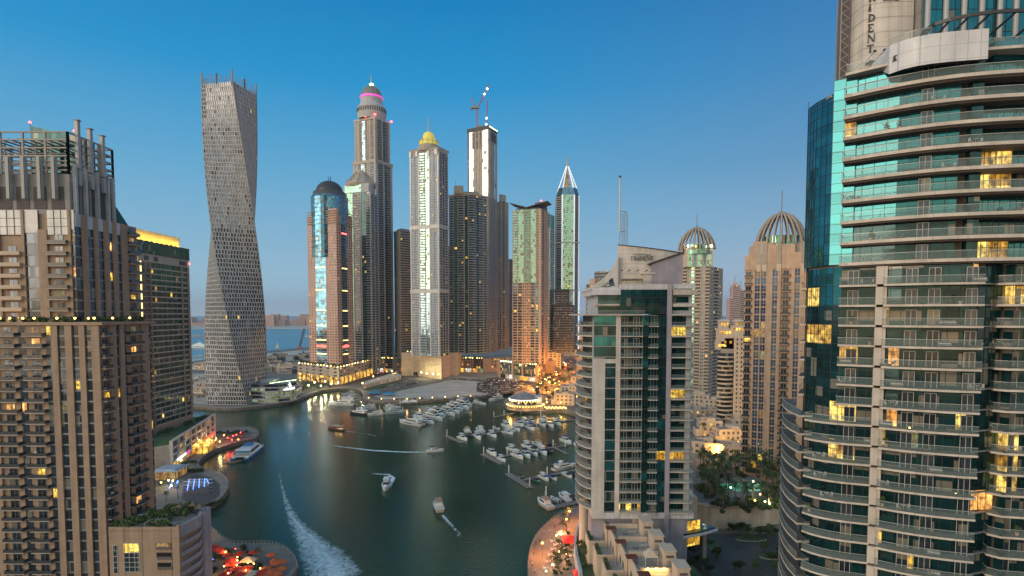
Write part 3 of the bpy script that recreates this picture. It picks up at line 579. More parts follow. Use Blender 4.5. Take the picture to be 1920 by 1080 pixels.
for x0, x1, y0, y1 in ((xL + 1, xL + 9, 164, 166), (xR - 9, xR - 3, 163, 165.5), (xL + 3, xR - 4, 170, 172)): B.part('planter').box(x0, x1, y0, y1, AZ - 1.1, AZ - .5, 'w_stone')
m = B.part('pergola')
for i in range(9): m.box(xL + 9.6 + i * .55, xL + 9.8 + i * .55, 161, 164.6, AZ + .7, AZ + .85, 'metal_light')
for q in ((xL + 9.7, 161.1), (xL + 14, 161.1), (xL + 9.7, 164.4), (xL + 14, 164.4)): m.box(q[0], q[0] + .15, q[1], q[1] + .15, AZ - 1.1, AZ + .7, 'metal_light')
for i in range(3):
    m = B.part('cabana'); x, y = xR - 8 + i * 3.2, 174.5 + (i % 2) * 2; m.prism([(x - 1.3, y - 1.3), (x + 1.3, y - 1.3), (x + 1.3, y + 1.3), (x - 1.3, y + 1.3)], AZ + .8, AZ + 1.8, 'bark', scale=.15)
    for a in (-1.1, 1.1):
        for c in (-1.1, 1.1): m.box(x + a - .07, x + a + .07, y + c - .07, y + c + .07, AZ - 1.5, AZ + .8, 'bark')
terrace_plants(B, [((xL + .5, 161.2), (xL + 9, 161.4)), ((xL + 1, 165), (xL + 9, 165)), ((xR - 9, 162), (xR - 3.5, 161.4)), ((xL + 4, 171), (xR - 4, 171)), ((xR - 6, 166), (xR - 12, 168)), ((xL + 8, 175), (xR - 5, 177))], AZ - .7, 70, 2.0, 'shrub', 9)
B.finish()
# second tower: yellow-lit crown
B = Bld('apartment_tower', 'slim brown and glass tower with a yellow floodlit roof wall, behind the trellis-crowned tower', 'tower', (-232, 350, QZ), 'brown towers on the left bank')
X2, Y0, Y1, ZT, ZB = -215.5, 330.0, 381.0, 126.5, 22.0
B.wall.box(X2 - 34, X2 - .4, Y0 + .4, Y1, QZ, ZT - 4, 'w_brown')
B.wall.box(X2 - 34, X2, Y0, Y1, QZ, ZB, 'w_brown')
facade(B, (X2, Y0), (X2, Y1), ZB, ZT - 6, 3.35, [('P', 2.6), ('B', 7, dict(g='w_brown', door='metal_grey', slab='w_warm', rail='rail_dark', dep=1.0)), ('P', .8), ('G', 30, dict(m='g_tealdark', line='w_warm', lh=.9, mull=5)), ('P', 1.2), ('G', 5.5, dict(m='g_tealdark', line='w_warm', lh=.9)), ('P', 2.0)], lit=.03, wall='w_brown')
facade(B, (X2 - 34, Y0), (X2, Y0), ZB, ZT - 8, 3.35, [('P', 4), ('B', 8, dict(slab='w_warm', dep=1.3, rim=1)), ('P', 3), ('B', 8, dict(slab='w_warm', dep=1.3, rim=1)), ('P', 1.6), ('B', 8.2, dict(slab='w_warm', dep=1.5, rail='rail_glass', rim=1)), ('P', 1.2)], lit=.05, wall='w_brown')
B.wall.box(X2 - 34, X2 + .3, Y0 - .2, Y1 + .2, ZT - 6, ZT - 1.2, 'w_warm')
f = F((X2, Y0), (X2, Y1))
for u in (5, 14, 40, 44): 
    m = B.part('vent'); f.box(m, u, u + 4, .3, .4, ZT - 5, ZT - 2.4, 'w_dark')
m = B.part('glass_band'); m.box(X2 - 33, X2 + .6, Y0 - .6, Y1 + .6, ZT - 1.2, Zat(448, Y0) , 'g_tealdark')
zb_ = Zat(448, Y0)
m = B.part('roof_wall'); m.box(X2 - 22, X2 - 1.8, Y0 + 8, Y0 + 8.6, zb_, zb_ + 5, 'w_warm'); m.box(X2 - 2.6, X2 - 2.0, Y0 + 1, Y1 - 6, zb_, Zat(427, Y0), 'w_warm')
for i in range(9):
    m = B.part('floodlight'); y = Y0 + 3 + i * 4.9; m.box(X2 - 1.4, X2 - 1.1, y - .5, y + .5, zb_ + .1, zb_ + .4, 'metal_dark'); m.box(X2 - 1.42, X2 - 1.08, y - .45, y + .45, zb_ + .4, zb_ + .5, 'lamp_gold')
    ld = bpy.data.lights.new('floodlight_lamp', 'SPOT'); ld.energy = 1700; ld.color = (1, .68, .05); ld.spot_size = R(130); ld.shadow_soft_size = .3
    lo = bpy.data.objects.new('floodlight_lamp', ld); COL.objects.link(lo); lo.location = (X2 + .4, y, zb_ + .6); lo.rotation_euler = Vector((1, 0, -.9)).to_track_quat('Z', 'Y').to_euler()
m = B.part('light_strip'); f.box(m, .6, 1.5, .62, .75, Zat(606, Y0) if Zat(606, Y0) > ZB else ZB, ZT - 6, 'strip_yellow')
B.part('warning_lamp').rev([(0, ZT - 4), (.5, ZT - 3.7), (.5, ZT - 3), (0, ZT - 2.7)], X2 + .4, Y1 + .3, 'lamp_red', 8)
B.finish()
# its podium with the framed car park and shops
pA, pB = (-190.5, 314.0), (-211.5, 400.0)
B = Bld('podium_building', 'long cream podium with white frames, red and white shop lights below, beside the waterside promenade', 'building', (-215, 356, QZ))
ft = F(pA, pB)
B.wall.prism([pA, (pB[0], pB[1]), (-262, 400), (-262, 300), (-205, 300)], QZ, 17, 'w_cream', 'lawn')
nb = 8
for i in range(nb + 1): ft.box(B.wall, ft.len * i / nb - .6, ft.len * i / nb + .6, -.4, 1.2, QZ, 19.2, 'frame_white')
for z in (19.2, 14.8, 11.0, 7.2): ft.box(B.wall, 0, ft.len, -.3, .9, z - .9, z, 'frame_white')
for i in range(nb):
    for z0_, z1_ in ((QZ + .2, 6.2), (7.3, 10), (11.1, 13.8), (14.9, 18.2)):
        m = B.part('window'); low = z0_ < 5
        ft.box(m, ft.len * i / nb + .7, ft.len * (i + 1) / nb - .7, .02, .1, z0_, z1_ - (0 if low else .3), ('l_warm' if i % 3 else 'l_gold') if low else ('w_brown_dark' if (i + int(z0_)) % 4 else 'l_dim'))
for i, (u, mt) in enumerate(((62, 'l_red'), (72, 'l_red'), (81, 'l_red'), (10, 'strip_white'), (18, 'strip_white'), (26, 'lamp_magenta'))):
    m = B.part('shop_sign'); ft.box(m, u - 3.5, u + 3.5, 1.3, 1.5, 6.2, 7.4, mt)
for i in range(5):
    m = B.part('sunlounger'); x, y = -225 + i * 3, 322; m.box(x, x + .8, y, y + 2, 17.3, 17.5, 'frame_white'); m.hexa([(x, y + 1.5, 17.5), (x + .8, y + 1.5, 17.5), (x + .8, y + 2, 17.5), (x, y + 2, 17.5), (x, y + 1.9, 18.1), (x + .8, y + 1.9, 18.1), (x + .8, y + 2.1, 18.1), (x, y + 2.1, 18.1)], 'frame_white')
m = B.part('pool'); m.prism(arcpts(-222, 318, 5, 0, 330, 14), 17.02, 17.3, 'frame_white', 'g_sky')
terrace_plants(B, [((-212, 330), (-214, 395)), ((-205, 312), (-212, 330)), ((-230, 328), (-215, 329))], 17, 40, 2.6, 'shrub', 3)
B.finish()
# ---------------------------------------------------------------- twisted tower
def twisted():
    cxy = (-273.0, 562.0); Rr = 27.0; H0, H1 = QZ, 306.0; nf = 74; nc = 15
    B = Bld('twisted_tower', 'tall pale grey twisting tower with a ragged open lattice top, by the far quay', 'tower', (cxy[0], cxy[1], QZ))
    camaz = math.atan2(-cxy[1], -cxy[0])
    def cor(i, z):
        t = 1 - (z - H0) / (H1 - H0)
        al = 6 + 82 * t + 20 * t * t
        an = camaz + R(al) + math.pi / 2 * i; k = 1.0 - .12 * (1 - (1 - (z - H0) / (H1 - H0))) + .05 * math.sin(math.pi * (z - H0) / (H1 - H0))
        return Vector((cxy[0] + Rr * k * math.cos(an), cxy[1] + Rr * k * math.sin(an)))
    def P(i, u, z, o=0.0):
        a, c = cor(i, z), cor(i + 1, z); t = (c - a).normalized(); n = Vector((t.y, -t.x)); q = a + (c - a) * u + n * o
        return (q.x, q.y, z)
    fh = (H1 - H0) / nf; rr = random.Random(3)
    for i in range(4):
        for k in range(nf):
            z0, z1 = H0 + k * fh, H0 + (k + 1) * fh
            for j in range(nc):
                ua, ub = j / nc, (j + 1) / nc
                B.wall.quad(P(i, ua, z0), P(i, ub, z0), P(i, ub, z1), P(i, ua, z1), 'w_lattice')
                B.wall.quad(P(i, ua, z0 - .3, .32), P(i, ub, z0 - .3, .32), P(i, ub, z0 + .3, .32), P(i, ua, z0 + .3, .32), 'w_lattice')
                B.wall.quad(P(i, ua, z0 + .3, .32), P(i, ub, z0 + .3, .32), P(i, ub, z0 + .3, 0), P(i, ua, z0 + .3, 0), 'w_lattice')
            for j in range(nc):
                u0 = (j + .5) / nc; w = .30 / nc; sh = (.16 if k % 2 else -.16) / nc
                dark = rr.random() < (.92 if k < nf * .55 else .08)
                m = B.part('window'); a = u0 - w + sh; c = u0 + w + sh
                mt = 'g_void' if dark else 'g_lat'
                if rr.random() < .005: mt = 'l_yellow'
                if k >= nf - 8 and j < 2: mt = 'w_dark'
                m.quad(P(i, a, z0 + .5, .06), P(i, c, z0 + .5, .06), P(i, c, z1 - .5, .06), P(i, a, z1 - .5, .06), mt)
                pa = (j + .0) / nc + sh
                if 0 < pa < 1:
                    B.wall.quad(P(i, pa - .08 / nc, z0, .5), P(i, pa + .08 / nc, z0, .5), P(i, pa + .08 / nc, z1, .5), P(i, pa - .08 / nc, z1, .5), 'w_lattice')
                    B.wall.quad(P(i, pa + .08 / nc, z0, .5), P(i, pa + .08 / nc, z0, 0), P(i, pa + .08 / nc, z1, 0), P(i, pa + .08 / nc, z1, .5), 'w_lattice')
                    B.wall.quad(P(i, pa - .08 / nc, z0, 0), P(i, pa - .08 / nc, z0, .5), P(i, pa - .08 / nc, z1, .5), P(i, pa - .08 / nc, z1, 0), 'w_lattice')
        m = B.part('corner_fin')
        for k in range(nf): m.tube(P(i, 0, H0 + k * fh), P(i, 0, H0 + (k + 1) * fh), .55, 'metal_grey', 4)
    B.wall.add([P(i, 0, H1 - 12) for i in range(4)], [(0, 1, 2, 3)], 'w_conc')
    # ragged open crown
    for i in range(4):
        for j in range(16):
            m = B.part('crown_post'); u = (j + .5) / 16; h = rr.choice([2, 4, 6, 8, 9])
            a = P(i, u, H1); m.tube(a, (a[0], a[1], H1 + h), .24, 'w_conc', 4)
            if j < 15 and rr.random() < .6:
                c = P(i, (j + 1.5) / 16, H1); z = H1 + rr.uniform(1, h); m.tube((a[0], a[1], z), (c[0], c[1], z), .2, 'w_conc', 4)
        a = P(i, 0, H1); m = B.part('crown_mast'); m.tube((a[0], a[1], H1 - 1), (a[0], a[1], H1 + 11), .8, 'metal_grey', 4)
        b = P(i, .5, H1); m.tube((b[0], b[1], H1 - 1), (b[0], b[1], H1 + 9), .5, 'metal_dark', 4)
    B.finish()
twisted()
def sign_strokes(m, f, u0, u1, o, z0, z1, mat, seed, n=9):
    """joined cursive script with dots, read from right to left"""
    r = random.Random(seed); L_ = u1 - u0; h = z1 - z0; th = h * .14
    f.box(m, u0, u1, o, o + .12, z0 + h * .25, z0 + h * .25 + th, mat)
    for i in range(n):
        u = u0 + L_ * (i + .3) / n; k = r.choice([.35, .5, .75, 1.0])
        f.box(m, u, u + th, o, o + .12, z0 + h * .25, z0 + h * k, mat)
        if r.random() < .5: f.box(m, u + th, u + L_ / n * .6, o, o + .12, z0 + h * (k - .15), z0 + h * k, mat)
        if r.random() < .6: f.box(m, u + L_ / n * .3, u + L_ / n * .3 + th, o, o + .12, z0 + (0 if r.random() < .5 else h * .85), z0 + (h * .13 if r.random() < 2 else 0) , mat) if False else f.box(m, u + L_ / n * .3, u + L_ / n * .3 + th, o, o + .12, z0, z0 + h * .12, mat)
# podium beside the twisted tower
B = Bld('podium_building', 'low dark glazed podium with a white lit sign at the foot of the twisted tower', 'building', (-245, 560, QZ))
def GX(px, py, z=QZ): return tuple(G(px, py, z)[:2])
D0 = 548
pts = [(-258, 553), (-240, 549), (-228, 552), (-219, 560), (-217, 572), (-222, 600), (-262, 600)]
B.wall.prism(inset(pts, 1.2), QZ, 21, 'w_dark', 'w_conc')
for k in range(5):
    z = QZ + 1 + k * 3.6
    for a, c in zip(pts[:5], pts[1:6]):
        ff = F(a, c); ff.box(B.wall, 0, ff.len, -1.4, 0, z - .6, z + .5, 'w_grey')
        m = B.part('window'); ff.box(m, .1, ff.len - .1, -1.15, -1.0, z + .5, z + 3.0, 'l_green' if (k in (1, 2) and a[0] > -243) or RND.random() < .12 else 'g_dark')
ff = F(pts[2], pts[4]); m = B.part('sign'); ff.box(m, 2, 15, 5.0, 5.2, 15.2, 15.6, 'strip_white')
sign_strokes(m, ff, 1.5, 15.5, 5.2, 15.5, 18.2, 'strip_white', 2, 8)
for i in range(6): ff.box(m, 8.2 + abs(i - 2) * .25, 11.5 - i * .5, 5.2, 5.3, 18.2 + i * .9, 19 + i * .9, 'strip_white')
for u in (3, 14): ff.box(m, u - .15, u + .15, 3.5, 5.1, 11, 15.3, 'metal_dark')
B.part('roof_light').quad((-240, 560, 21.3), (-239, 560, 21.3), (-224, 590, 21.3), (-225, 590, 21.3), 'lamp_green')
B.part('roof_unit').box(-252, -238, 566, 580, 21.001, 24, 'w_grey')
B.finish()
# ---------------------------------------------------------------- far towers
def dome(m, cx, cy, z, r, h, mat, n=28, k=8): m.rev([(r * math.cos(math.pi / 2 * i / k), z + h * math.sin(math.pi / 2 * i / k)) for i in range(k)] + [(.01, z + h)], cx, cy, mat, n)
def body(B, poly, z0, z1, specs, fh=3.5, wall='w_grey', lit=.04, core=.5, line='metal_grey'):
    B.wall.prism(inset(poly, core), z0, z1, wall)
    n = len(poly)
    for i in range(n):
        sp = specs[i] if i < len(specs) else None
        if sp: facade(B, poly[i], poly[(i + 1) % n], z0, z1, fh, sp, lit, wall, line)
        else: 
            f_ = F(poly[i], poly[(i + 1) % n]); f_.box(B.wall, 0, f_.len, -.6, 0, z0, z1, wall)
def newb(label, poly, name='high_rise_tower', cat='tower', group='far towers across the marina', cap=100):
    c = cen(poly); return Bld(name, label, cat, (c[0], c[1], QZ), group, cap)
FT = 'far towers across the marina'
# pink tower with blue glass and a dark dome
poly = foot3((579, 742), (633, 724), (663, 762)); B = newb('pink stone tower with blue glass fronts, dark dome, two masts and red signs', poly)
zp, zt = Zat(688, 735), Zat(392, 730)
W2 = ('W', 14, dict(n=3, ww=.5, hh=.45)); 
body(B, poly, zp, zt - 18, [[W2, ('G', 19, dict(m='g_blue', z0=zp + 4, line='w_pink', lh=.4, mull=30)), ('W', 14, dict(n=3, ww=.5, hh=.45)), ('W', 6, dict(n=1))], [('W', 9, dict(n=2)), ('G', 12, dict(m='g_blue', mull=30, lh=.4)), ('W', 13, dict(n=3))]], 3.4, 'w_pink', .02)
f1, f2 = F(poly[0], poly[1]), F(poly[1], poly[2])
for f_, a, c in ((f1, 0, .24), (f1, .66, 1.0), (f2, 0, .2), (f2, .62, 1)):
    f_.box(B.wall, f_.len * a, f_.len * c, -7, 0, zt - 18, zt - 8, 'w_pink'); f_.box(B.wall, f_.len * (a + (c - a) * .45 * (a == 0)), f_.len * (c if a == 0 else c - (c - a) * .0), -5, -.3, zt - 8, zt + (0 if a > .5 and f_ is f1 else -4), 'w_pink')
    for k in range(6): m = B.part('balcony'); f_.box(m, f_.len * a + .5, f_.len * c - .5, 0, 1.6, zt - 18 + k * 3, zt - 17.2 + k * 3, 'w_stone')
c = cen(poly); cz = Zat(365, 740); rb = f1.len * .50
g = B.part('glass_drum'); g.rev([(rb, zt - 60), (rb, cz - 3), (rb - 1.5, cz)], c[0], c[1], 'g_blue', 32)
for k in range(14): g.rev([(rb + .1, zt - 50 + k * 5.2), (rb + .25, zt - 49.7 + k * 5.2), (rb + .1, zt - 49.4 + k * 5.2)], c[0], c[1], 'metal_grey', 32)
d = B.part('dome'); d.smooth = True; d.rev([(rb - 2, cz), (rb - 3, cz + 5)], c[0], c[1], 'w_dark', 28); dome(d, c[0], c[1], cz + 5, rb - 6, 15, 'metal_dark')
for dx in (-1.2, 1.6): B.part('mast').tube((c[0] + dx, c[1], cz + 19), (c[0] + dx, c[1], Zat(327, 740)), .5, 'metal_dark', 5)
for py in (436, 502, 544, 582, 611, 638, 664):
    z = Zat(py, 733)
    m = B.part('light_band'); f1.box(m, f1.len * .27, f1.len * .60, .3, .7, z, z + 1.1, 'strip_yellow')
    m = B.part('light_band'); f2.box(m, f2.len * .30, f2.len * .60, .3, .7, z - 1, z + .1, 'strip_yellow' if py != 436 else 'lamp_red')
z = Zat(651, 731)
m = B.part('red_sign'); f1.box(B.wall, f1.len * .26, f1.len * .62, .1, .5, z - 2, z + 4, 'w_pink'); sign_strokes(m, f1, f1.len * .28, f1.len * .60, .6, z, z + 3.8, 'lamp_red', 5, 8)
m = B.part('red_sign'); f2.box(B.wall, f2.len * .24, f2.len * .66, .1, .5, z - 2, z + 3, 'w_pink'); sign_strokes(m, f2, f2.len * .26, f2.len * .64, .6, z - .8, z + 3, 'lamp_red', 6, 7)
m = B.part('arched_window'); ca = f2.len * .45
for i in range(7):
    w = 6 * math.cos(math.pi / 2 * i / 7); f2.box(m, ca - w, ca + w, .1 , .55, (zp + 2 if i == 0 else zp + 13 + i * 1.2), zp + 13 + (i + 1) * 1.2, 'w_brown_dark')
B.finish()
# its podium, lit gold from below
pp = [tuple(G(x, y, QZ)[:2]) for x, y in ((558, 711), (636, 722), (700, 702), (735, 690))]
pb = [pp[0], pp[1], pp[2], pp[3], (pp[3][0] - 10, 830), (pp[0][0] - 5, 800)]
B = Bld('podium_building', 'long brown hotel podium glowing gold at street level under the pink tower', 'building', (pp[1][0], pp[1][1], QZ))
zpt = Zat(688, pp[1][1] + 8)
B.wall.prism(inset(pb, .6), QZ, zpt, 'w_stone')
for i, sp in enumerate(([('W', 20, dict(n=6, ww=.4, hh=.4))] , [('W', 20, dict(n=10, ww=.4, hh=.35))], [('G', 20, dict(m='g_green', mull=5, lh=.8, line='w_brown_dark'))])):
    facade(B, pb[i], pb[i + 1], QZ + 9, zpt, 4.2, sp, .35, 'w_stone'); facade(B, pb[i], pb[i + 1], QZ, QZ + 9, 9, [('P', .6), ('G', 2, dict(m='l_gold' if i < 2 else 'g_green', mull=99, lh=.1))] * (9 if i < 2 else 7) + [('P', .6)], 0, 'w_stone')
terrace_plants(B, [(pb[0], pb[1]), (pb[1], pb[2]), ((pb[0][0] + 4, pb[0][1] + 6), (pb[1][0], pb[1][1] + 6))], zpt + .5, 60, 3.4, 'palm_row', 5)
for i in range(26):
    t = (i + .5) / 26 * 2; a, c = (pb[0], pb[1]) if t < 1 else (pb[1], pb[2]); t %= 1; m = B.part('roof_lamp')
    x, y = a[0] + (c[0] - a[0]) * t, a[1] + (c[1] - a[1]) * t + 1.5; m.rev([(.01, zpt), (.45, zpt + .3), (.45, zpt + 1.1), (.01, zpt + 1.4)], x, y, 'lamp_gold' if i % 3 else 'lamp_white', 6)
B.finish()
# grey-green tower with conical cap
poly = foot3((644, 815), (698, 795), (711, 830)); B = newb('grey tower with a pointed polygonal cap, between the pink tower and the tallest tower', poly)
zb, zt = Zat(690, 800), Zat(352, 800)
body(B, poly, zb, zt - 6, [[('B', 8, dict(slab='w_grey')), ('P', 2), ('G', 10, dict(m='g_green', mull=5)), ('P', 2), ('B', 12, dict(slab='w_grey')), ('P', 2), ('G', 8, dict(m='g_tealdark')), ('B', 7, dict(slab='w_grey')), ('P', 2)], [('B', 6, dict(slab='w_grey')), ('P', 2), ('B', 6, dict(slab='w_grey')), ('P', 2)]], 3.5, 'w_grey', .04)
f1 = F(poly[0], poly[1]); f1.box(B.wall, 4, f1.len - 3, -8, .4, zt - 6, zt + 6, 'w_grey'); g = B.part('glass_head'); f1.box(g, 6, f1.len - 16, .4, .6, zt - 5, zt + 4.5, 'g_green')
c = cen(poly); c = (c[0] + 2, c[1]); B.wall.prism(inset(poly, 3), zt - 6, zt + 4, 'w_grey')
m = B.part('cap'); m.rev([(20, zt + 4), (22, zt + 8), (21, zt + 10)], c[0], c[1], 'w_warm', 12); m.rev([(21, zt + 10), (15, zt + 15), (9, zt + 22), (8, zt + 25), (5, zt + 28), (.1, zt + 31)], c[0], c[1], 'w_warm', 12)
for i in range(12):
    a = 2 * math.pi * i / 12; m.tube((c[0] + 21.5 * math.cos(a), c[1] + 21.5 * math.sin(a), zt + 10), (c[0] + 8 * math.cos(a), c[1] + 8 * math.sin(a), zt + 25.3), .5, 'w_stone', 4)
B.finish()
# the tallest, with dome and crown
D = 885; poly = foot3((666, 892), (708, 872), (738, 905)); B = newb('tallest grey tower with round drum, dark dome ringed in pink light and a spire', poly)
zb, z1, zt = Zat(672, D), Zat(302, D), Zat(222, D)
spA = [('P', 3), ('W', 4, dict(n=1, ww=.6)), ('P', 2), ('B', 4, dict(slab='w_warm')), ('G', 6, dict(m='g_sky', mull=9)), ('B', 4, dict(slab='w_warm')), ('P', 2), ('W', 3, dict(n=1)), ('P', 1), ('B', 5, dict(slab='w_warm')), ('P', 3)]
spB = [('P', 3), ('B', 7, dict(slab='w_grey')), ('P', 2), ('G', 3), ('B', 6, dict(slab='w_grey')), ('P', 3)]
body(B, poly, zb, z1, [spA, spB], 3.6, 'w_grey', .008); B.wall.prism(inset(poly, -1.2), z1 - 5, z1, 'w_warm')
p2 = inset(poly, 2.2); body(B, p2, z1, zt, [spA, spB], 3.6, 'w_warm', .01); B.wall.prism(inset(p2, -1.0), zt - 3, zt, 'w_grey')
c = cen(poly); c = (c[0], c[1] - 2); r0 = 20.5
m = B.part('drum'); m.rev([(r0, zt), (r0 + 1.5, zt + 8), (r0 + 1.5, zt + 18), (r0 - 2, zt + 22), (r0 - 4, zt + 25), (r0 - 4, zt + 33)], c[0], c[1], 'w_grey', 32)
for i in range(40):
    a = 2 * math.pi * i / 40; q = B.part('arched_window'); x, y = c[0] + (r0 + 1.5) * math.cos(a), c[1] + (r0 + 1.5) * math.sin(a); q.rbox(x, y, zt + 10, zt + 16, .8, 1.6, a, 'w_dark')
d = B.part('dome'); dome(d, c[0], c[1], zt + 33, r0 - 4.6, 20, 'metal_grey', 28)
for i in range(14):
    a = 2 * math.pi * i / 14
    for k in range(6):
        t0, t1 = math.pi / 2 * k / 6, math.pi / 2 * (k + 1) / 6; rr_ = r0 - 4.3
        d.tube((c[0] + rr_ * math.cos(t0) * math.cos(a), c[1] + rr_ * math.cos(t0) * math.sin(a), zt + 33 + 20.3 * math.sin(t0)), (c[0] + rr_ * math.cos(t1) * math.cos(a), c[1] + rr_ * math.cos(t1) * math.sin(a), zt + 33 + 20.3 * math.sin(t1)), .4, 'w_stone', 4)
B.part('light_ring').rev([(r0 - 3.6, zt + 32.6), (r0 - 3.0, zt + 33.2), (r0 - 3.0, zt + 34.8), (r0 - 3.6, zt + 35.4)], c[0], c[1], 'lamp_magenta', 36)
m = B.part('spire'); m.rev([(4, zt + 52), (2, zt + 56), (1, zt + 60), (.7, zt + 70), (.3, Zat(150, D))], c[0], c[1], 'metal_light', 10); m.rev([(3.4, zt + 53.4), (2.6, zt + 56)], c[0], c[1], 'lamp_green', 10)
for x, y in ((708, 872), (738, 905), (690, 880)): q = B.part('warning_lamp'); q.rev([(.01, zt), (1.6, zt + .6), (1.6, zt + 2), (.01, zt + 3)], Xat(x, y), y - 1, 'lamp_red', 6)
B.finish()
# brown slab tower and its light neighbour
poly = foot3((740, 900), (752, 880), (775, 900)); B = newb('sandy brown slab tower with horizontal window bands, left of the yellow domed tower', poly)
body(B, poly, Zat(670, 890), Zat(434, 885), [[('G', 5, dict(m='g_sky')), ('P', 9, dict(m='w_warm'))], [('S', 10, dict(m='w_warm', g='g_brown'))]], 3.7, 'w_warm', .03)
B.wall.prism(inset(poly, -.8), Zat(434, 885), Zat(432, 885), 'w_warm'); B.wall.prism(inset(poly, 4), Zat(432, 885), Zat(428, 885), 'w_conc'); B.finish()
# tower with yellow lit dome
poly = foot3((771, 768), (824, 752), (841, 772)); B = newb('bluish white tower with stepped crown, glowing yellow dome and tall spire', poly)
zb, zm1, zm2, zt = Zat(668, 755), Zat(545, 755), Zat(424, 755), Zat(282, 755)
def ec(o): return [('P', 1.2, dict(m='w_silver')), ('W', 3, dict(n=2, ww=.5, hh=.6)), ('P', .6), ('W', 3, dict(n=2, ww=.5, hh=.6)), ('P', 1.0, dict(m='w_silver')), ('B', 5, dict(slab='w_silver', g='g_mint' if o else 'g_sky')), ('P', .6), ('G', 3.5, dict(m='g_mint' if o else 'g_sky', mull=4)), ('P', 1.0, dict(m='w_silver')), ('W', 3, dict(n=2, ww=.5, hh=.6)), ('P', .6), ('W', 3, dict(n=2, ww=.5, hh=.6)), ('P', 1.2, dict(m='w_silver'))]
eb = [('P', 1, dict(m='w_silver')), ('B', 4, dict(slab='w_bluegrey')), ('P', .6), ('G', 3), ('P', .6), ('B', 4, dict(slab='w_bluegrey')), ('P', 1)]
for a, c_, o in ((zb, zm1 - 3, 0), (zm1 + 2, zm2 - 3, 1), (zm2 + 2, zt - 2, 1)): body(B, poly, a, c_, [ec(o), eb], 3.5, 'w_bluegrey', .05)
for z in (zm1, zm2): B.wall.prism(inset(poly, -.8), z - 3, z + 2, 'w_silver')
B.wall.prism(inset(poly, .6), zt - 2, zt, 'w_silver'); f1 = F(poly[0], poly[1])
for a, c_ in ((0, 3), (.22, 3), (.62, 3), (.88, 4)): f1.box(B.wall, f1.len * a, f1.len * a + c_, -1.5, 1.6, zt - 6, zt + 1, 'w_silver')
for f_ in (f1, F(poly[1], poly[2])):
    B.wall.add([f_.p(-.5, 0, zt - 1), f_.p(f_.len + .5, 0, zt - 1), f_.p(f_.len + 1, 2.2, zt + 3.4), f_.p(-1, 2.2, zt + 3.4), f_.p(f_.len + 1, -4, zt + 3.5), f_.p(-1, -4, zt + 3.5)], [(0, 1, 2, 3), (3, 2, 4, 5)], 'w_silver')
c = cen(poly); zz0 = zt + 1
m = B.part('drum'); m.rev([(15, zz0), (15, zz0 + 4), (13, zz0 + 8), (12, zz0 + 14)], c[0], c[1], 'w_stone', 24)
m = B.part('dome'); m.rev([(13, zz0 + 9), (12.4, zz0 + 13), (10.5, zz0 + 16), (8, zz0 + 18), (8, zz0 + 21), (6, zz0 + 25), (3, zz0 + 27), (.1, zz0 + 28)], c[0], c[1], 'dome_gold' if 'dome_gold' in MATS else plain('dome_gold', (.6, .5, .1), .6, em=(.95, .80, .10), st=.30), 24)
for i in range(12): a = 2 * math.pi * i / 12; B.part('crown_fin').rbox(c[0] + 12.6 * math.cos(a), c[1] + 12.6 * math.sin(a), zz0 + 6, zz0 + 17, 1.2, .5, a, 'w_warm')
B.part('spire').rev([(1.0, zz0 + 27), (.8, zz0 + 38), (.35, Zat(216, 760))], c[0], c[1], 'metal_light', 8); B.finish()
pp = [tuple(G(x, y, QZ)[:2]) for x, y in ((764, 703), (828, 711), (865, 697))]; pb = pp + [(pp[2][0], 800), (pp[0][0] - 6, 800)]
B = Bld('podium_building', 'beige podium with a perforated lit screen under the tower with the yellow dome', 'building', (pp[1][0], pp[1][1], QZ))
zpt = Zat(670, 715); B.wall.prism(inset(pb, .3), QZ, zpt, 'w_cream'); f1 = F(pb[0], pb[1])
f1.box(B.wall, 0, f1.len, 0, .35, QZ + 8, zpt + 1.2, 'w_cream')
for i in range(26):
    for k in range(7):
        if RND.random() < .75: m = B.part('screen_light'); f1.box(m, 3 + i * 1.45, 3.8 + i * 1.45, .36, .45, QZ + 10.5 + k * 1.8, QZ + 11.3 + k * 1.8, 'l_dim' if RND.random() < .6 else 'l_green')
for i in range(4): m = B.part('window'); f1.box(m, 5 + i * 5, 9 + i * 5, .02, .3, QZ + 1, QZ + 5.5, 'g_dark')
terrace_plants(B, [(pb[0], pb[1]), (pb[1], pb[2])], zpt, 40, 2.6, 'shrub', 11)
for i in range(22): t = i / 22; m = B.part('roof_lamp'); x = pb[0][0] + (pb[1][0] - pb[0][0]) * t; y = pb[0][1] + (pb[1][1] - pb[0][1]) * t + 2; m.rev([(.01, zpt + .4), (.45, zpt + .8), (.45, zpt + 1.4), (.01, zpt + 1.8)], x, y, 'lamp_gold' if i % 2 else 'lamp_green', 6)
B.finish()
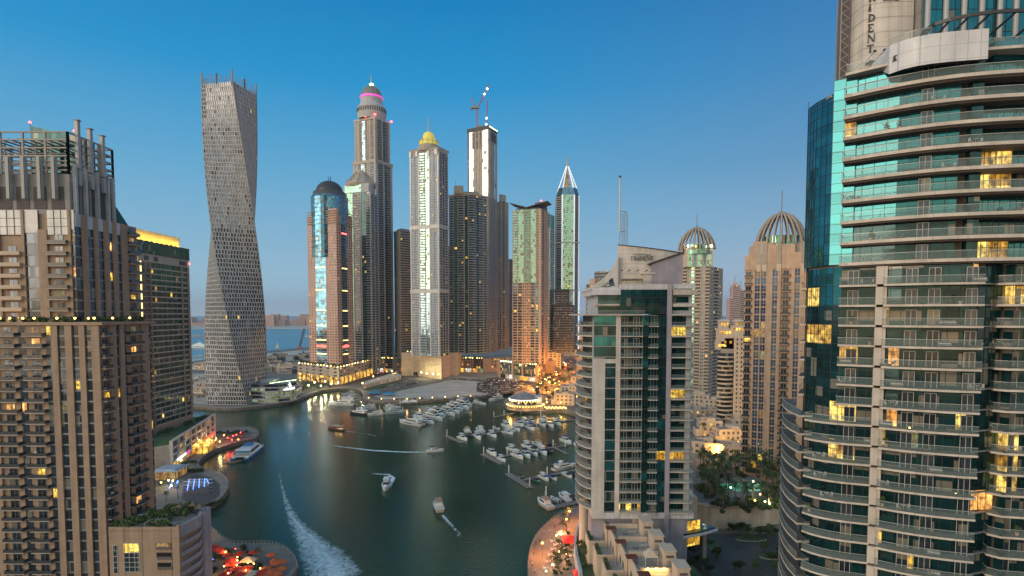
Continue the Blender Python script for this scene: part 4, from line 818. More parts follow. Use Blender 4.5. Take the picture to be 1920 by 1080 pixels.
# dark green-glass tower
poly = foot3((843, 812), (886, 800), (913, 820)); B = newb('dark olive tower with green glass strip and stepped roof block, right of the yellow-domed tower', poly)
zb, zt = Zat(662, 805), Zat(366, 805)
gs = dict(slab='w_olive', g='g_dark', dep=1.2); wallmat('w_olive', (.27, .30, .25))
body(B, poly, zb, zt, [[('B', 7, gs), ('P', 1), ('G', 6, dict(m='g_green', mull=9)), ('P', 1), ('B', 9, gs), ('P', 2), ('G', 5, dict(m='g_tealdark')), ('P', 1), ('B', 6, gs)], [('B', 6, gs), ('G', 4, dict(m='g_tealdark')), ('B', 7, gs), ('P', 1), ('B', 5, gs)]], 3.4, 'w_olive', .06)
c = cen(poly); B.wall.prism(inset(poly, -1.4), zt - 1, zt + 1.6, 'w_warm'); B.wall.rbox(c[0] - 12, c[1] - 10, zt + 1.6, zt + 12, 12, 12, 0, 'w_warm'); B.wall.rbox(c[0] + 4, c[1] - 4, zt + 1.6, zt + 5, 22, 14, 0, 'w_stone'); B.part('mast').tube((c[0] - 16, c[1] - 10, zt + 12), (c[0] - 16, c[1] - 10, zt + 22), .3, 'metal_dark', 4)
B.finish()
# tower under construction with crane
poly = foot3((878, 920), (917, 900), (932, 925)); B = newb('silver tower still under construction with bare dark top floors, under a red crane', poly)
zb, zs, zt = Zat(660, 910), Zat(372, 910), Zat(246, 910)
body(B, poly, zb, zs, [[('P', 3), ('G', 6, dict(m='g_dark')), ('P', 2), ('W', 5, dict(n=2)), ('P', 2), ('G', 5), ('P', 2), ('W', 4, dict(n=2)), ('P', 3)], [('P', 3), ('W', 7, dict(n=3)), ('P', 3)]], 3.6, 'w_conc', .02)
body(B, poly, zs, zt, [[('G', 2.5, dict(m='g_void')), ('G', 6, dict(m='g_silver', mull=99, lh=.3, line='w_bluegrey')), ('W', 2.5, dict(n=1, ww=.7)), ('P', 2), ('W', 3, dict(n=1, ww=.5)), ('P', 2), ('W', 2.5, dict(n=1, ww=.5)), ('P', 1.6), ('G', 8, dict(m='g_silver', mull=99, lh=.3, line='w_bluegrey')), ('P', 1)], [('P', 3), ('W', 6, dict(n=3)), ('G', 3, dict(m='g_silver')), ('P', 2)]], 3.6, 'w_warm', .0)
f1 = F(poly[0], poly[1]); f2 = F(poly[1], poly[2]); L1 = f1.len
for f_, a, c_, z0_, z1_ in ((f1, .22, .72, zt - 26, zt), (f1, 0, .08, zt - 40, zt), (f1, .0, .22, zs - 14, zs), (f1, .68, 1, zs - 18, zs + 2), (f2, 0, 1, zt - 16, zt)):
    m = B.part('bare_floors'); n = int((z1_ - z0_) / 3.6)
    for k in range(n): f_.box(m, f_.len * a, f_.len * c_, .1, 1.2, z0_ + k * 3.6, z0_ + k * 3.6 + .5, 'w_conc'); f_.box(m, f_.len * a, f_.len * c_, .1, .4, z0_ + k * 3.6 + .5, z0_ + (k + 1) * 3.6, 'g_void')
B.wall.prism(inset(poly, -.8), zt, zt + 6, 'w_dark'); c = cen(poly); B.wall.rbox(c[0], c[1], zt + 6, zt + 10, 20, 14, .2, 'w_conc')
for i in range(7): f2.box(B.part('work_lamp'), f2.len * (i + .3) / 7, f2.len * (i + .7) / 7, .9, 1.1, zt + 4, zt + 5, 'lamp_green')
B.finish()
plain('crane_red', (.40, .12, .10), .6)
r = empty('tower_crane', (c[0] - 6, c[1], zt + 8), 'red and grey luffing crane with lit boom on top of the silver unfinished tower', 'crane')
def lattice(m, a, b, w, mat, n, t=.22):
    a, b = Vector(a), Vector(b); d = (b - a).normalized(); u = d.orthogonal().normalized() * w; v = d.cross(u).normalized() * w
    cs = [u + v, u - v, -u - v, -u + v]
    for q in cs: m.tube(a + q, b + q, t, mat, 4)
    for i in range(n):
        p0, p1 = a + (b - a) * i / n, a + (b - a) * (i + 1) / n
        for j in range(4): m.tube(p0 + cs[j], p1 + cs[(j + 1) % 4], t * .7, mat, 3)
org = (c[0] - 6, c[1], zt + 8); mx, my, mz = c[0] - 8, c[1] - 4, zt + 8
m = MB(); lattice(m, (mx, my, mz), (mx, my, mz + 30), 1.3, 'crane_red', 9, .28); m.build('mast', r, org)
m = MB(); m.box(mx - 8, mx + 4, my - 2.4, my + 2.4, mz + 30, mz + 33, 'metal_grey'); m.box(mx - 10, mx - 7, my - 2, my + 2, mz + 28, mz + 32, 'w_conc'); m.build('cab', r, org)
tip = (Xat(919, c[1] - 4), my, Zat(158, c[1] - 4)); m = MB(); lattice(m, (mx + 2, my, mz + 33), tip, .8, 'crane_red', 16, .22); m.build('boom', r, org)
m = MB(); lattice(m, (mx - 2, my, mz + 33), (mx - 10, my, mz + 46), .6, 'crane_red', 5, .2); m.tube((mx - 10, my, mz + 46), tip, .12, 'metal_dark', 3); m.build('jib_stay', r, org)
tip2 = (Xat(915, my), my + 6, Zat(183, my)); m = MB(); lattice(m, (mx + 14, my + 6, mz), tip2, .7, 'crane_red', 14, .2); m.build('boom', r, org)
for t_, a_, b_ in ((.78, (mx + 2, my, mz + 33), tip), (.55, (mx + 2, my, mz + 33), tip), (.35, (mx + 14, my + 6, mz), tip2), (.15, (mx + 14, my + 6, mz), tip2)):
    p = Vector(a_) + (Vector(b_) - Vector(a_)) * t_; m = MB(); m.rev([(.01, p.z - 1.2), (1.2, p.z - .4), (1.2, p.z + .4), (.01, p.z + 1.2)], p.x, p.y - 1.6, 'lamp_white', 8); m.build('work_lamp', r, org)
# beige slim tower behind
poly = foot3((932, 960), (940, 950), (953, 965)); B = newb('slim beige tower directly right of the silver unfinished tower', poly)
sw = dict(slab='w_warm', g='g_brown')
body(B, poly, Zat(655, 955), Zat(378, 955), [[('P', 2), ('W', 4, dict(n=2)), ('P', 1), ('B', 4, sw)], [('P', 1), ('B', 4, sw), ('P', 1), ('W', 3, dict(n=2)), ('P', 1)]], 3.5, 'w_warm', .03)
B.wall.prism(inset(poly, 3), Zat(378, 955), Zat(364, 955), 'w_warm'); B.finish()
poly = foot3((950, 1000), (956, 990), (966, 1005)); B = newb('narrow dark brown tower half hidden left of the butterfly-roofed tower', poly)
body(B, poly, Zat(650, 995), Zat(486, 995), [[('S', 4, dict(m='w_brown'))], [('S', 4, dict(m='w_brown_dark'))]], 3.6, 'w_brown', .05); B.finish()
poly = foot3((838, 900), (844, 890), (850, 900)); B = newb('thin dark tower glimpsed between the yellow-domed tower and the olive tower', poly)
body(B, poly, Zat(655, 895), Zat(461, 895), [[('S', 4, dict(m='w_brown_dark'))], [('S', 4, dict(m='w_brown_dark'))]], 3.6, 'w_brown_dark', .05); B.finish()
# butterfly roof tower
poly = foot3((961, 735), (1014, 725), (1027, 748)); B = newb('beige tower with pale green reflecting glass and a dark butterfly roof', poly)
zb, zm, zt = Zat(682, 728), Zat(530, 728), Zat(392, 728)
a1 = dict(slab='w_warm', g='g_mint', dep=1.0); a2 = dict(slab='w_tan', g='g_dark', dep=.8)
body(B, poly, zm, zt, [[('B', 6, a1), ('P', .8), ('G', 7, dict(m='g_mint', mull=99, lh=.25)), ('P', 1), ('B', 7, dict(a1, g='g_green')), ('P', 1), ('G', 6, dict(m='g_mint', mull=99, lh=.25)), ('P', .8), ('W', 3, dict(n=1, m='w_warm')), ('P', 2.5)], [('P', 1.5, dict(m='w_tan')), ('B', 4, dict(slab='w_tan')), ('P', 3), ('W', 4, dict(n=2, ww=.35)), ('P', 2)]], 3.4, 'w_tan', .02)
body(B, poly, zb, zm, [[('P', .8), ('G', 5, dict(m='g_blue', line='w_tan', lh=.9)), ('P', .8), ('G', 5, dict(m='g_dark', line='w_tan', lh=.9)), ('P', .8), ('W', 4, dict(n=2, ww=.6)), ('P', .6), ('W', 4, dict(n=2, ww=.6)), ('P', .8), ('G', 5, dict(m='g_dark', line='w_tan', lh=.9)), ('P', .8), ('G', 4, dict(m='g_blue', line='w_tan', lh=.9)), ('P', 2.5)], [('P', 1.5), ('B', 4, a2), ('P', 3), ('W', 4, dict(n=2, ww=.35)), ('P', 2)]], 3.4, 'w_tan', .12)
f1 = F(poly[0], poly[1]); Lf = f1.len; m = B.part('butterfly_roof')
for q0, q1, za, zc in ((-3, Lf * .5, zt + 9, zt + 2.5), (Lf * .5, Lf + 9, zt + 2.5, zt + 9)):
    m.hexa([f1.p(q0, 3, za - 1), f1.p(q1, 3, zc - 1), f1.p(q1, -22, zc - 1), f1.p(q0, -22, za - 1), f1.p(q0, 3, za), f1.p(q1, 3, zc), f1.p(q1, -22, zc), f1.p(q0, -22, za)], 'w_dark')
f1.box(B.wall, 5, Lf - 3, -16, -1, zt, zt + 2, 'w_dark')
for u in (6, Lf * .35, Lf * .65, Lf - 5): f1.box(B.part('roof_post'), u, u + .8, -3, -2.2, zt, zt + 5, 'w_dark')
B.finish()
pp = [tuple(G(x, y, QZ)[:2]) for x, y in ((937, 708), (1007, 717), (1031, 701))]; pb = pp + [(pp[2][0] + 4, 790), (pp[0][0] - 4, 790)]
B = Bld('podium_building', 'four storey glazed podium with bright shopfronts under the butterfly-roofed tower', 'building', (pp[1][0], pp[1][1], QZ))
zpt = Zat(683, 735); B.wall.prism(inset(pb, .5), QZ, zpt, 'w_tan', 'w_conc')
facade(B, pb[0], pb[1], QZ + 6, zpt, 4.2, [('P', 1), ('G', 14, dict(m='g_blue', mull=3.5)), ('P', 2), ('G', 10, dict(m='g_green', mull=3)), ('P', 2), ('G', 14, dict(m='g_dark', mull=3.5)), ('P', 1.5)], .22, 'w_tan')
facade(B, pb[0], pb[1], QZ, QZ + 6, 6, [('P', 1), ('G', 5, dict(m='g_dark')), ('P', 1), ('G', 6, dict(m='l_white')), ('P', 1), ('G', 5, dict(m='l_green')), ('P', 1), ('G', 8, dict(m='l_gold')), ('P', 1), ('G', 6, dict(m='l_white')), ('P', 1)], 0, 'w_tan')
facade(B, pb[1], pb[2], QZ, zpt, 4.2, [('P', 1), ('W', 10, dict(n=5)), ('P', 1)], .2, 'w_tan')
for i in range(14): t = (i + .5) / 14; B.part('roof_lamp').rev([(.01, zpt + .2), (.6, zpt + .6), (.6, zpt + 1.4), (.01, zpt + 1.8)], pb[0][0] + (pb[1][0] - pb[0][0]) * t, pb[0][1] + (pb[1][1] - pb[0][1]) * t + 3, 'lamp_green', 6)
B.finish()
# white striped tower with teal head
poly = foot3((1012, 860), (1030, 850), (1039, 870)); B = newb('white striped tower with teal glass head behind the butterfly-roofed tower', poly)
zb, z1, zt = Zat(662, 855), Zat(428, 855), Zat(402, 855)
body(B, poly, zb, z1, [[('S', 8, dict(m='w_silver', g='g_dark', sh=.5))], [('B', 5, dict(slab='w_silver', g='g_sky')), ('P', .5), ('B', 4, dict(slab='w_silver', g='g_sky'))]], 3.8, 'w_silver', .04)
body(B, poly, z1, zt, [[('G', 8, dict(m='g_teal'))], [('G', 8, dict(m='g_teal'))]], 4, 'w_bluegrey', 0); B.wall.prism(inset(poly, -.5), z1 - 1, z1, 'w_silver'); c = cen(poly)
B.finish()
poly = foot3((1003, 905), (1014, 900), (1025, 912)); B = newb('dark lattice-topped tower peeking out behind the butterfly roof', poly)
zt = Zat(378, 900); body(B, poly, Zat(640, 900), zt, [[('S', 8, dict(m='w_dark'))], [('S', 8, dict(m='w_dark'))]], 3.6, 'w_dark', 0)
for f_ in (F(poly[0], poly[1]), F(poly[1], poly[2])):
    m = B.part('lattice')
    for k in range(8): 
        m.tube(f_.p(0, .5, zt - 26 + k * 3.5), f_.p(f_.len, .5, zt - 20 + k * 3.5 * .8), .3, 'metal_grey', 4); m.tube(f_.p(f_.len, .6, zt - 26 + k * 3.5), f_.p(0, .6, zt - 20 + k * 3.5 * .8), .3, 'metal_grey', 4)
B.part('warning_lamp').rev([(.01, zt), (1.3, zt + .6), (1.3, zt + 1.8), (.01, zt + 2.4)], poly[1][0], poly[1][1], 'lamp_red', 6)
B.finish()
# pointed octagonal tower
D = 900; X0, X1 = Xat(1043, D), Xat(1085, D); cx, cy, hw = (X0 + X1) / 2, D + 14, (X1 - X0) / 2
ch = hw * .42; poly = [(cx - hw, cy - hw + ch), (cx - hw + ch, cy - hw), (cx + hw - ch, cy - hw), (cx + hw, cy - hw + ch), (cx + hw, cy + hw), (cx - hw, cy + hw)]
B = newb('slender white edged tower tapering to a glass pyramid and needle spire', poly)
zb, zm, zm2, zt = Zat(655, D), Zat(543, D), Zat(454, D), Zat(366, D)
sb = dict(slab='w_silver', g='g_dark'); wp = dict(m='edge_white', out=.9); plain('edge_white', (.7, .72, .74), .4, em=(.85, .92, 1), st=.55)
def sul(o): return [[('B', 6, sb)], [('P', .8, wp), ('G', 8, dict(m='g_mint' if o else 'g_sky', mull=6)), ('P', .8, wp)], [('B', 5, sb), ('P', 1, wp)], [('B', 8, sb)]]
for a, c_, o in ((zb, zm - 3, 0), (zm, zm2 - 2, 1), (zm2, zt, 1)): body(B, poly, a, c_, sul(o), 3.5, 'w_bluegrey', .02)
for z in (zm - 3, zm2 - 2): B.wall.prism(inset(poly, -1), z, z + 2.2, 'w_silver')
f_ = F(poly[1], poly[2])
for py in (500, 516, 531, 550, 566, 586): m = B.part('window'); f_.box(m, f_.len * .55, f_.len * .85, .2, .3, Zat(py, D), Zat(py, D) + 5, 'lamp_green' if 0 else 'l_green')
tip = Zat(308, D); zs_ = Zat(352, D)
p3 = [(cx + (p[0] - cx) * .80, cy + (p[1] - cy) * .80) for p in poly]; B.part('glass_head').prism(poly, zt, zs_, 'g_sky', scale=.80)
m = B.part('pyramid')
for i in range(6):
    a = Vector((p3[i][0], p3[i][1], zs_)); b_ = Vector((cx + (p3[i][0] - cx) * .12, cy + (p3[i][1] - cy) * .12, tip)); m.tube(a, b_, 1.1, 'edge_white', 4, .8)
    a2_ = Vector((p3[(i + 1) % 6][0], p3[(i + 1) % 6][1], zs_)); b2 = Vector((cx + (p3[(i + 1) % 6][0] - cx) * .12, cy + (p3[(i + 1) % 6][1] - cy) * .12, tip))
    for k in range(1, 7): t = k / 7; m.tube(a + (b_ - a) * t, a2_ + (b2 - a2_) * t, .3, 'metal_light', 3)
core = B.part('glass_core'); core.rev([(5, zs_), (3.4, zs_ + 12), (.8, tip)], cx, cy, 'l_dim', 8)
B.part('spire').rev([(1.8, tip - 2), (1.6, tip + 6), (1.2, Zat(294, D)), (1.6, Zat(292, D)), (.01, Zat(289, D))], cx, cy, 'metal_light', 8)
m = B.part('light_strip'); F(poly[3], poly[4]).box(m, .2, 1.0, .3, 1.2, zb, zm, 'strip_white'); B.finish()
# unfinished dark block
poly = foot2((1037, 850), (1076, 845), 26); B = newb('dark unfinished concrete block in front of the pointed white tower', poly)
body(B, poly, Zat(660, 850), Zat(572, 850), [[('G', 30, dict(m='g_void', line='w_conc', lh=.9, mull=4.5))], [('G', 20, dict(m='g_void', line='w_conc', lh=.9, mull=4.5))]], 3.6, 'w_dark', .005)
p2 = foot2((1040, 851), (1064, 847), 20); body(B, p2, Zat(572, 850), Zat(545, 850), [[('G', 30, dict(m='g_void', line='w_conc', lh=.9, mull=4.5))]], 3.6, 'w_dark', 0); B.wall.prism(inset(p2, -.6), Zat(545, 850), Zat(542, 850), 'w_dark'); B.finish()
# low white block on the road
poly = foot3((1008, 905), (1052, 895), (1057, 915)); B = newb('small white flat-roofed block beside the busy lit road', poly, 'low_building', 'building', None)
body(B, poly, QZ, Zat(662, 900), [[('W', 8, dict(n=6, ww=.5, m='w_white'))], [('W', 8, dict(n=2, m='w_white'))]], 3.6, 'w_white', .2); B.finish()
for (a, b_, c_, top, lab) in (((862, 850), (905, 840), (958, 870), 672, 'brown podium with bright shops under the olive tower'), ((700, 850), (735, 842), (766, 868), 672, 'dark podium with lit terraces left of the beige podium')):
    poly = foot3(a, b_, c_); B = newb(lab, poly, 'podium_building', 'building', None); zt = Zat(top, 845)
    body(B, poly, QZ + 6, zt, [[('W', 8, dict(n=8)), ('G', 5)], [('P', 3), ('W', 6, dict(n=5)), ('P', 2)]], 4, 'w_stone', .25)
    facade(B, poly[0], poly[1], QZ, QZ + 6, 6, [('G', 2, dict(m='l_gold')), ('P', .6), ('G', 3, dict(m='l_white')), ('P', .5), ('G', 2, dict(m='l_warm')), ('P', .6), ('G', 2, dict(m='l_green'))], 0, 'w_stone'); facade(B, poly[1], poly[2], QZ, QZ + 6, 6, [('P', 5), ('G', 1, dict(m='l_warm')), ('P', 5)], 0, 'w_stone')
    terrace_plants(B, [(poly[0], poly[1])], zt, 16, 3, 'shrub', 2)
    for i in range(10): t = (i + .5) / 10; B.part('roof_lamp').rev([(.01, zt), (.6, zt + .5), (.6, zt + 1.2), (.01, zt + 1.7)], poly[0][0] + (poly[1][0] - poly[0][0]) * t, poly[0][1] + (poly[1][1] - poly[0][1]) * t + 2, 'lamp_gold' if i % 2 else 'lamp_green', 6)
    B.finish()
# ---------------------------------------------------------------- lettering
def letter(m, ch, f, u, o, z, h, mat, w=None, t=.12):
    """serif capital letter; returns its width"""
    T, S_, W_ = h * .17, h * .07, {'T': .78, 'R': .80, 'D': .85, 'E': .70, 'N': .86, 'I': .34}[ch] * h
    bx = lambda a, c, e, g: f.box(m, u + a, u + c, o, o + t, z + e, z + g, mat)
    def diag(a, e, c, g, w_): 
        m.hexa([f.p(u + a, o + t, z + e), f.p(u + a + w_, o + t, z + e), f.p(u + a + w_, o, z + e), f.p(u + a, o, z + e), f.p(u + c, o + t, z + g), f.p(u + c + w_, o + t, z + g), f.p(u + c + w_, o, z + g), f.p(u + c, o, z + g)], mat)
    def arc(cu, cz, ru, rz, a0, a1, th):
        n = 8
        for i in range(n):
            A, Bq = R(a0 + (a1 - a0) * i / n), R(a0 + (a1 - a0) * (i + 1) / n); q = []
            for oo in (0, t):
                for an, k in ((A, 1), (Bq, 1), (Bq, 0), (A, 0)): q.append(f.p(u + cu + (ru - (0 if k else th)) * math.cos(an), o + oo, z + cz + (rz - (0 if k else th * .6)) * math.sin(an)))
            m.add(q, [(3, 2, 1, 0), (4, 5, 6, 7), (0, 1, 5, 4), (1, 2, 6, 5), (2, 3, 7, 6), (3, 0, 4, 7)], mat)
    if ch == 'T':
        bx(W_ / 2 - T / 2, W_ / 2 + T / 2, 0, h - S_); bx(0, W_, h - S_, h); bx(0, S_, h * .78, h - S_); bx(W_ - S_, W_, h * .78, h - S_); bx(W_ / 2 - T, W_ / 2 + T, -S_, 0)
    elif ch == 'D':
        bx(T * .5, T * 1.5, 0, h); bx(0, T, -S_, 0); bx(0, T, h, h + S_ * .5); arc(T * 1.3, h / 2, W_ - T * 1.3, h / 2, -90, 90, T)
    elif ch == 'R':
        bx(T * .5, T * 1.5, 0, h); bx(0, T * 2, -S_, 0); bx(0, T, h, h + S_ * .5); arc(T * 1.3, h * .74, W_ * .55, h * .26, -90, 90, T); diag(W_ - T * 1.2, 0, T * 1.8, h * .5, T); bx(W_ - T * 1.2, W_ + S_, -S_, 0)
    elif ch == 'E':
        bx(T * .5, T * 1.5, 0, h); bx(0, W_, -S_, S_); bx(0, W_ * .95, h - S_, h + S_ * .5); bx(T * 1.5, W_ * .75, h * .47, h * .55); bx(W_ - S_, W_, 0, h * .25); bx(W_ * .95 - S_, W_ * .95, h * .8, h)
    elif ch == 'N':
        bx(S_, S_ * 2, 0, h); bx(0, S_ * 3, -S_, 0); diag(W_ - T * 1.1, 0, S_, h, T); bx(W_ - S_, W_, 0, h); bx(W_ - S_ * 2, W_ + S_, h, h + S_ * .5); bx(-S_, S_ * 2, h, h + S_ * .5)
    elif ch == 'I':   # stacked tower emblem used as the letter
        for k, (a, c, g) in enumerate(((0, .18, 1.0), (.24, .40, .85), (.46, .62, .7), (.68, .82, .5), (.88, 1.02, .3), (1.06, 1.25, .1))): bx(W_ / 2 - W_ / 2 * g, W_ / 2 + W_ / 2 * g, h * a, h * c)
    return W_
def word(m, f, u, o, z, h, mat, gap=.16):
    for ch in 'TRIDENT': u += letter(m, ch, f, u, o, z, h, mat) + gap * h
def script_line(m, f, u0, u1, o, z0, h, mat):
    """small right-to-left script line above the name"""
    L_ = u1 - u0; b = lambda a, c, e, g: f.box(m, u0 + L_ * a, u0 + L_ * c, o, o + .1, z0 + h * e, z0 + h * g, mat)
    b(.02, .34, .2, .36); b(0, .035, .2, .75); b(.33, .36, .2, .6); b(.42, .60, .2, .36); b(.42, .445, .2, .6); b(.5, .525, .2, .7); b(.585, .61, .2, .6)
    b(.66, .78, .2, .36); b(.77, .80, .2, .62); b(.83, .87, -.2, .36); b(.90, .98, .2, .36); b(.97, 1.0, .2, .62)
    for a in (.14, .2, .52, .72, .76, .94): b(a, a + .028, .82 if a < .6 else -.1, .98 if a < .6 else .06)
# ---------------------------------------------------------------- white tower with the sign wall, middle distance
D = 185.0; KX = D / FPX
def TX(px): return (px - 960) * KX
def TZ(py): return Zat(py, D)
B = Bld('hotel_apartment_tower', 'white and dark green glass tower with a curved sign wall and tall antenna mast', 'tower', (43, 200, QZ), cap=100)
Yf, Yb = D, D + 30; FHT = 3.41
zb, zs = TZ(960), TZ(591)
nfl = int(round((zs - zb) / FHT)); FHT = (zs - zb) / nfl
B.wall.box(TX(1113) + .3, TX(1305) - 3.2, Yf + 3.1, Yb, QZ, zs, 'w_grey')
for a_, c_, o_ in ((1113.2, 1155, .3), (1163, 1205, 1.0), (1205, 1258, .3)): B.wall.box(TX(a_), TX(c_), Yf + o_, Yf + 3.1, zb - 2, zs, 'w_grey')
f = F((TX(1113), Yf), (TX(1305), Yf)); U = lambda px: (px - 1113) * KX
f.box(B.wall, U(1113), U(1135), -.3, .35, zb - 2, TZ(673), 'w_white'); f.box(B.wall, U(1135), U(1155), -.3, .34, TZ(681), TZ(673), 'w_white')
f.box(B.wall, U(1155), U(1163.5), -.3, .5, zb - 2, TZ(589), 'w_white')
f.box(B.wall, U(1250), U(1258), -.3, .9, zb - 9, TZ(533), 'w_mauve')
GS = ['g_tealdark', 'g_tealdark', 'g_tealdark', 'g_teal']
LRECT = []
def lit_here(p): 
    q = proj(p); return q and any(a <= q[0] <= c and b_ <= q[1] <= d for a, b_, c, d in LRECT)
def panes(B, f, u0, u1, z0, z1, o, mat, nv, line='frame_dark', rim=.06):
    m = B.part('window'); c = f.p((u0 + u1) / 2, o, (z0 + z1) / 2)
    mt = 'l_yellow' if lit_here(c) else mat
    f.box(m, u0, u1, o - .2, o, z0, z1, mt)
    for i in range(nv + 1): u = u0 + (u1 - u0) * i / nv; f.box(m, max(u0, u - .04), min(u1, u + .04), o, o + rim, z0, z1, line)
    f.box(m, u0, u1, o, o + rim * .9, z0, z0 + .1, line); f.box(m, u0, u1, o, o + rim * .9, z1 - .12, z1, line)
    return m
plain('frame_dark', (.045, .05, .055), .4, .4); plain('frame_mid', (.33, .33, .33), .4, .4)
LRECT += [(1212, 620, 1224, 636), (1163, 640, 1182, 655), (1258, 722, 1286, 742), (1258, 842, 1284, 858), (1262, 618, 1288, 632), (1236, 852, 1242, 872), (1162, 948, 1182, 968)]
for k in range(nfl + 1):
    z0 = zb + k * FHT; z1 = z0 + FHT
    if k == nfl: break
    top = z0 > TZ(672)
    g = RND.choice(GS)
    if top: panes(B, f, U(1114), U(1154.8), z0 + .25, z1 - .05, .05, g, 8)
    else: panes(B, f, U(1135.2), U(1154.8), z0 + .25, z1 - .05, .05, g, 4)
    f.box(B.wall, U(1134.5) if not top else U(1113), U(1155), -.2, .16, z0 - .05, z0 + .25, 'frame_mid')
    # recessed bay with double doors and a long balcony
    panes(B, f, U(1163.6), U(1205), z0 + .2, z1 - .3, -.7, 'g_tealdark', 5)
    for px in (1172, 1194): 
        m = B.part('balcony_door'); f.box(m, U(px) - .95, U(px) + .95, -.65, -.6, z0 + .25, z1 - .8, 'g_dark')
        for d_ in (-.95, -.03, .9): f.box(m, U(px) + d_, U(px) + d_ + .09, -.6, -.54, z0 + .25, z1 - .8, 'frame_white')
        f.box(m, U(px) - .95, U(px) + .99, -.6, -.545, z1 - .8, z1 - .7, 'frame_white')
    m = B.part('balcony'); f.box(m, U(1163.6), U(1205), -.7, .95, z0 - .18, z0 + .1, 'w_slab'); r = m.sub.setdefault('railing', MB())
    f.box(r, U(1164), U(1204.8), .84, .9, z0 + .1, z0 + 1.15, 'rail_glass'); f.box(r, U(1164), U(1204.8), .82, .92, z0 + 1.16, z0 + 1.22, 'rail_rim')
    # dark glass with the small balcony column
    panes(B, f, U(1205.2), U(1216), z0 + .2, z1, .1, RND.choice(GS), 2); panes(B, f, U(1233), U(1249.8), z0 + .2, z1, .1, RND.choice(GS), 3)
    f.box(B.wall, U(1205), U(1250), -.2, .2, z0 - .1, z0 + .2, 'frame_dark')
    panes(B, f, U(1216.2), U(1232.8), z0 + .2, z1 - .1, -.2, 'g_tealdark', 3, 'frame_mid')
    m = B.part('balcony'); f.box(m, U(1216), U(1233.5), -.2, 1.5, z0 - .35, z0 - .1, 'w_slab'); r = m.sub.setdefault('railing', MB())
    f.box(r, U(1216.4), U(1233), 1.4, 1.45, z0 - .1, z0 + .95, 'rail_glass'); f.box(r, U(1216.4), U(1233), 1.38, 1.47, z0 + .96, z0 + 1.02, 'rail_rim')
    for u in (U(1216.4), U(1232.8)): f.box(r, u, u + .05, .1, 1.4, z0 - .1, z0 + .95, 'rail_glass')
    # right hand balconies, rounded at the corner
    panes(B, f, U(1258.2), U(1288), z0 + .1, z1 - .4, -1.2, 'g_tealdark', 5, 'frame_dark')
    f.box(B.wall, U(1288), U(1299), -3, -1.0, z0, z1, 'w_grey')
    x0, x1 = TX(1259), TX(1304.5)
    poly = [(x0, Yf - 1.1), (x1 - 2, Yf - 1.3), (x1 - .3, Yf - .6), (x1 + .2, Yf + 1.5), (x1 + .2, Yf + 9), (x1 - 4, Yf + 9), (x1 - 4, Yf + 1), (x0, Yf + 1)]
    m = B.part('balcony'); m.prism(poly, z0 - .25, z0 + .1, 'w_slab'); r = m.sub.setdefault('railing', MB())
    for a, c in zip(poly[:4], poly[1:5]): 
        ff = F(a, c); ff.box(r, 0.05, ff.len - .02, -.14, -.08, z0 + .1, z0 + 1.15, 'rail_glass'); ff.box(r, 0, ff.len, -.16, -.06, z0 + 1.16, z0 + 1.22, 'rail_rim')
    # left side: balconies seen along the flank
    m = B.part('balcony'); xa = TX(1113) + .2
    poly = [(xa + .1, Yf + 3), (xa - 1.5, Yf + 4), (xa - 3.6, Yf + 9), (xa - 4.2, Yf + 15), (xa - 3.4, Yf + 22), (xa - 1, Yf + 28), (xa + .1, Yf + 29)][::-1]
    m.prism(poly, z0 - .3, z0 + .1, 'w_slab'); r = m.sub.setdefault('railing', MB())
    for a, c in zip(poly[:-1], poly[1:]):
        ff = F(a, c); ff.box(r, 0.05, ff.len - .02, -.2, -.14, z0 + .1, z0 + 1.15, 'rail_glass'); ff.box(r, 0, ff.len, -.22, -.12, z0 + 1.16, z0 + 1.22, 'rail_rim')
    fl = F((xa, Yb), (xa, Yf + 2))
    for j in range(4): panes(B, fl, 1 + j * 6.6, 7 + j * 6.6, z0 + .2, z1 - .4, .05, 'l_yellow' if RND.random() < .06 else 'g_dark', 3)
    if RND.random() < .6:
        q = B.part('balcony_plant'); leafball(q, (xa - 2.6, Yf + 8 + RND.random() * 12, z0 + .7), .8, .6, 30, RND, .25)
    if RND.random() < .5: q = B.part('balcony_table'); x, y = TX(1290 + RND.random() * 8), Yf - .3; q.rev([(.35, z0 + .85), (.35, z0 + .9)], x, y, 'frame_white', 8); q.tube((x, y, z0 + .1), (x, y, z0 + .88), .05, 'metal_dark', 4)
# roof slab and two set back floors
B.wall.box(TX(1084), TX(1207), Yf - 1.6, Yb + 1, TZ(591.5), TZ(589), 'w_slab')
B.wall.box(TX(1258), TX(1307), Yf - 1.6, Yb + 1, TZ(591.5), TZ(589), 'w_slab')
ra = B.part('roof_railing'); ra.box(TX(1084), TX(1207), Yf - 1.5, Yf - 1.43, TZ(589), TZ(583), 'rail_glass'); ra.box(TX(1084), TX(1207), Yf - 1.52, Yf - 1.4, TZ(583), TZ(582.4), 'rail_rim')
ra.box(TX(1258.4), TX(1307), Yf - 1.5, Yf - 1.43, TZ(589), TZ(583), 'rail_glass'); ra.box(TX(1258.4), TX(1307), Yf - 1.52, Yf - 1.4, TZ(583), TZ(582.4), 'rail_rim')
B.wall.box(TX(1122), TX(1250), Yf + 1.5, Yb - 2, TZ(589), TZ(540), 'w_grey')
f3 = F((TX(1160), Yf - .0), (TX(1250), Yf - .0))
for i in range(6):
    for (ya, yb) in ((589, 575), (574.6, 558), (557.6, 541)):
        m = panes(B, f3, f3.len * i / 6, f3.len * (i + 1) / 6, TZ(ya), TZ(yb), .05, 'g_tealdark' if (i * 7 + ya) % 3 else 'g_dark', 3, 'frame_dark')
for yy in (572, 571): pass
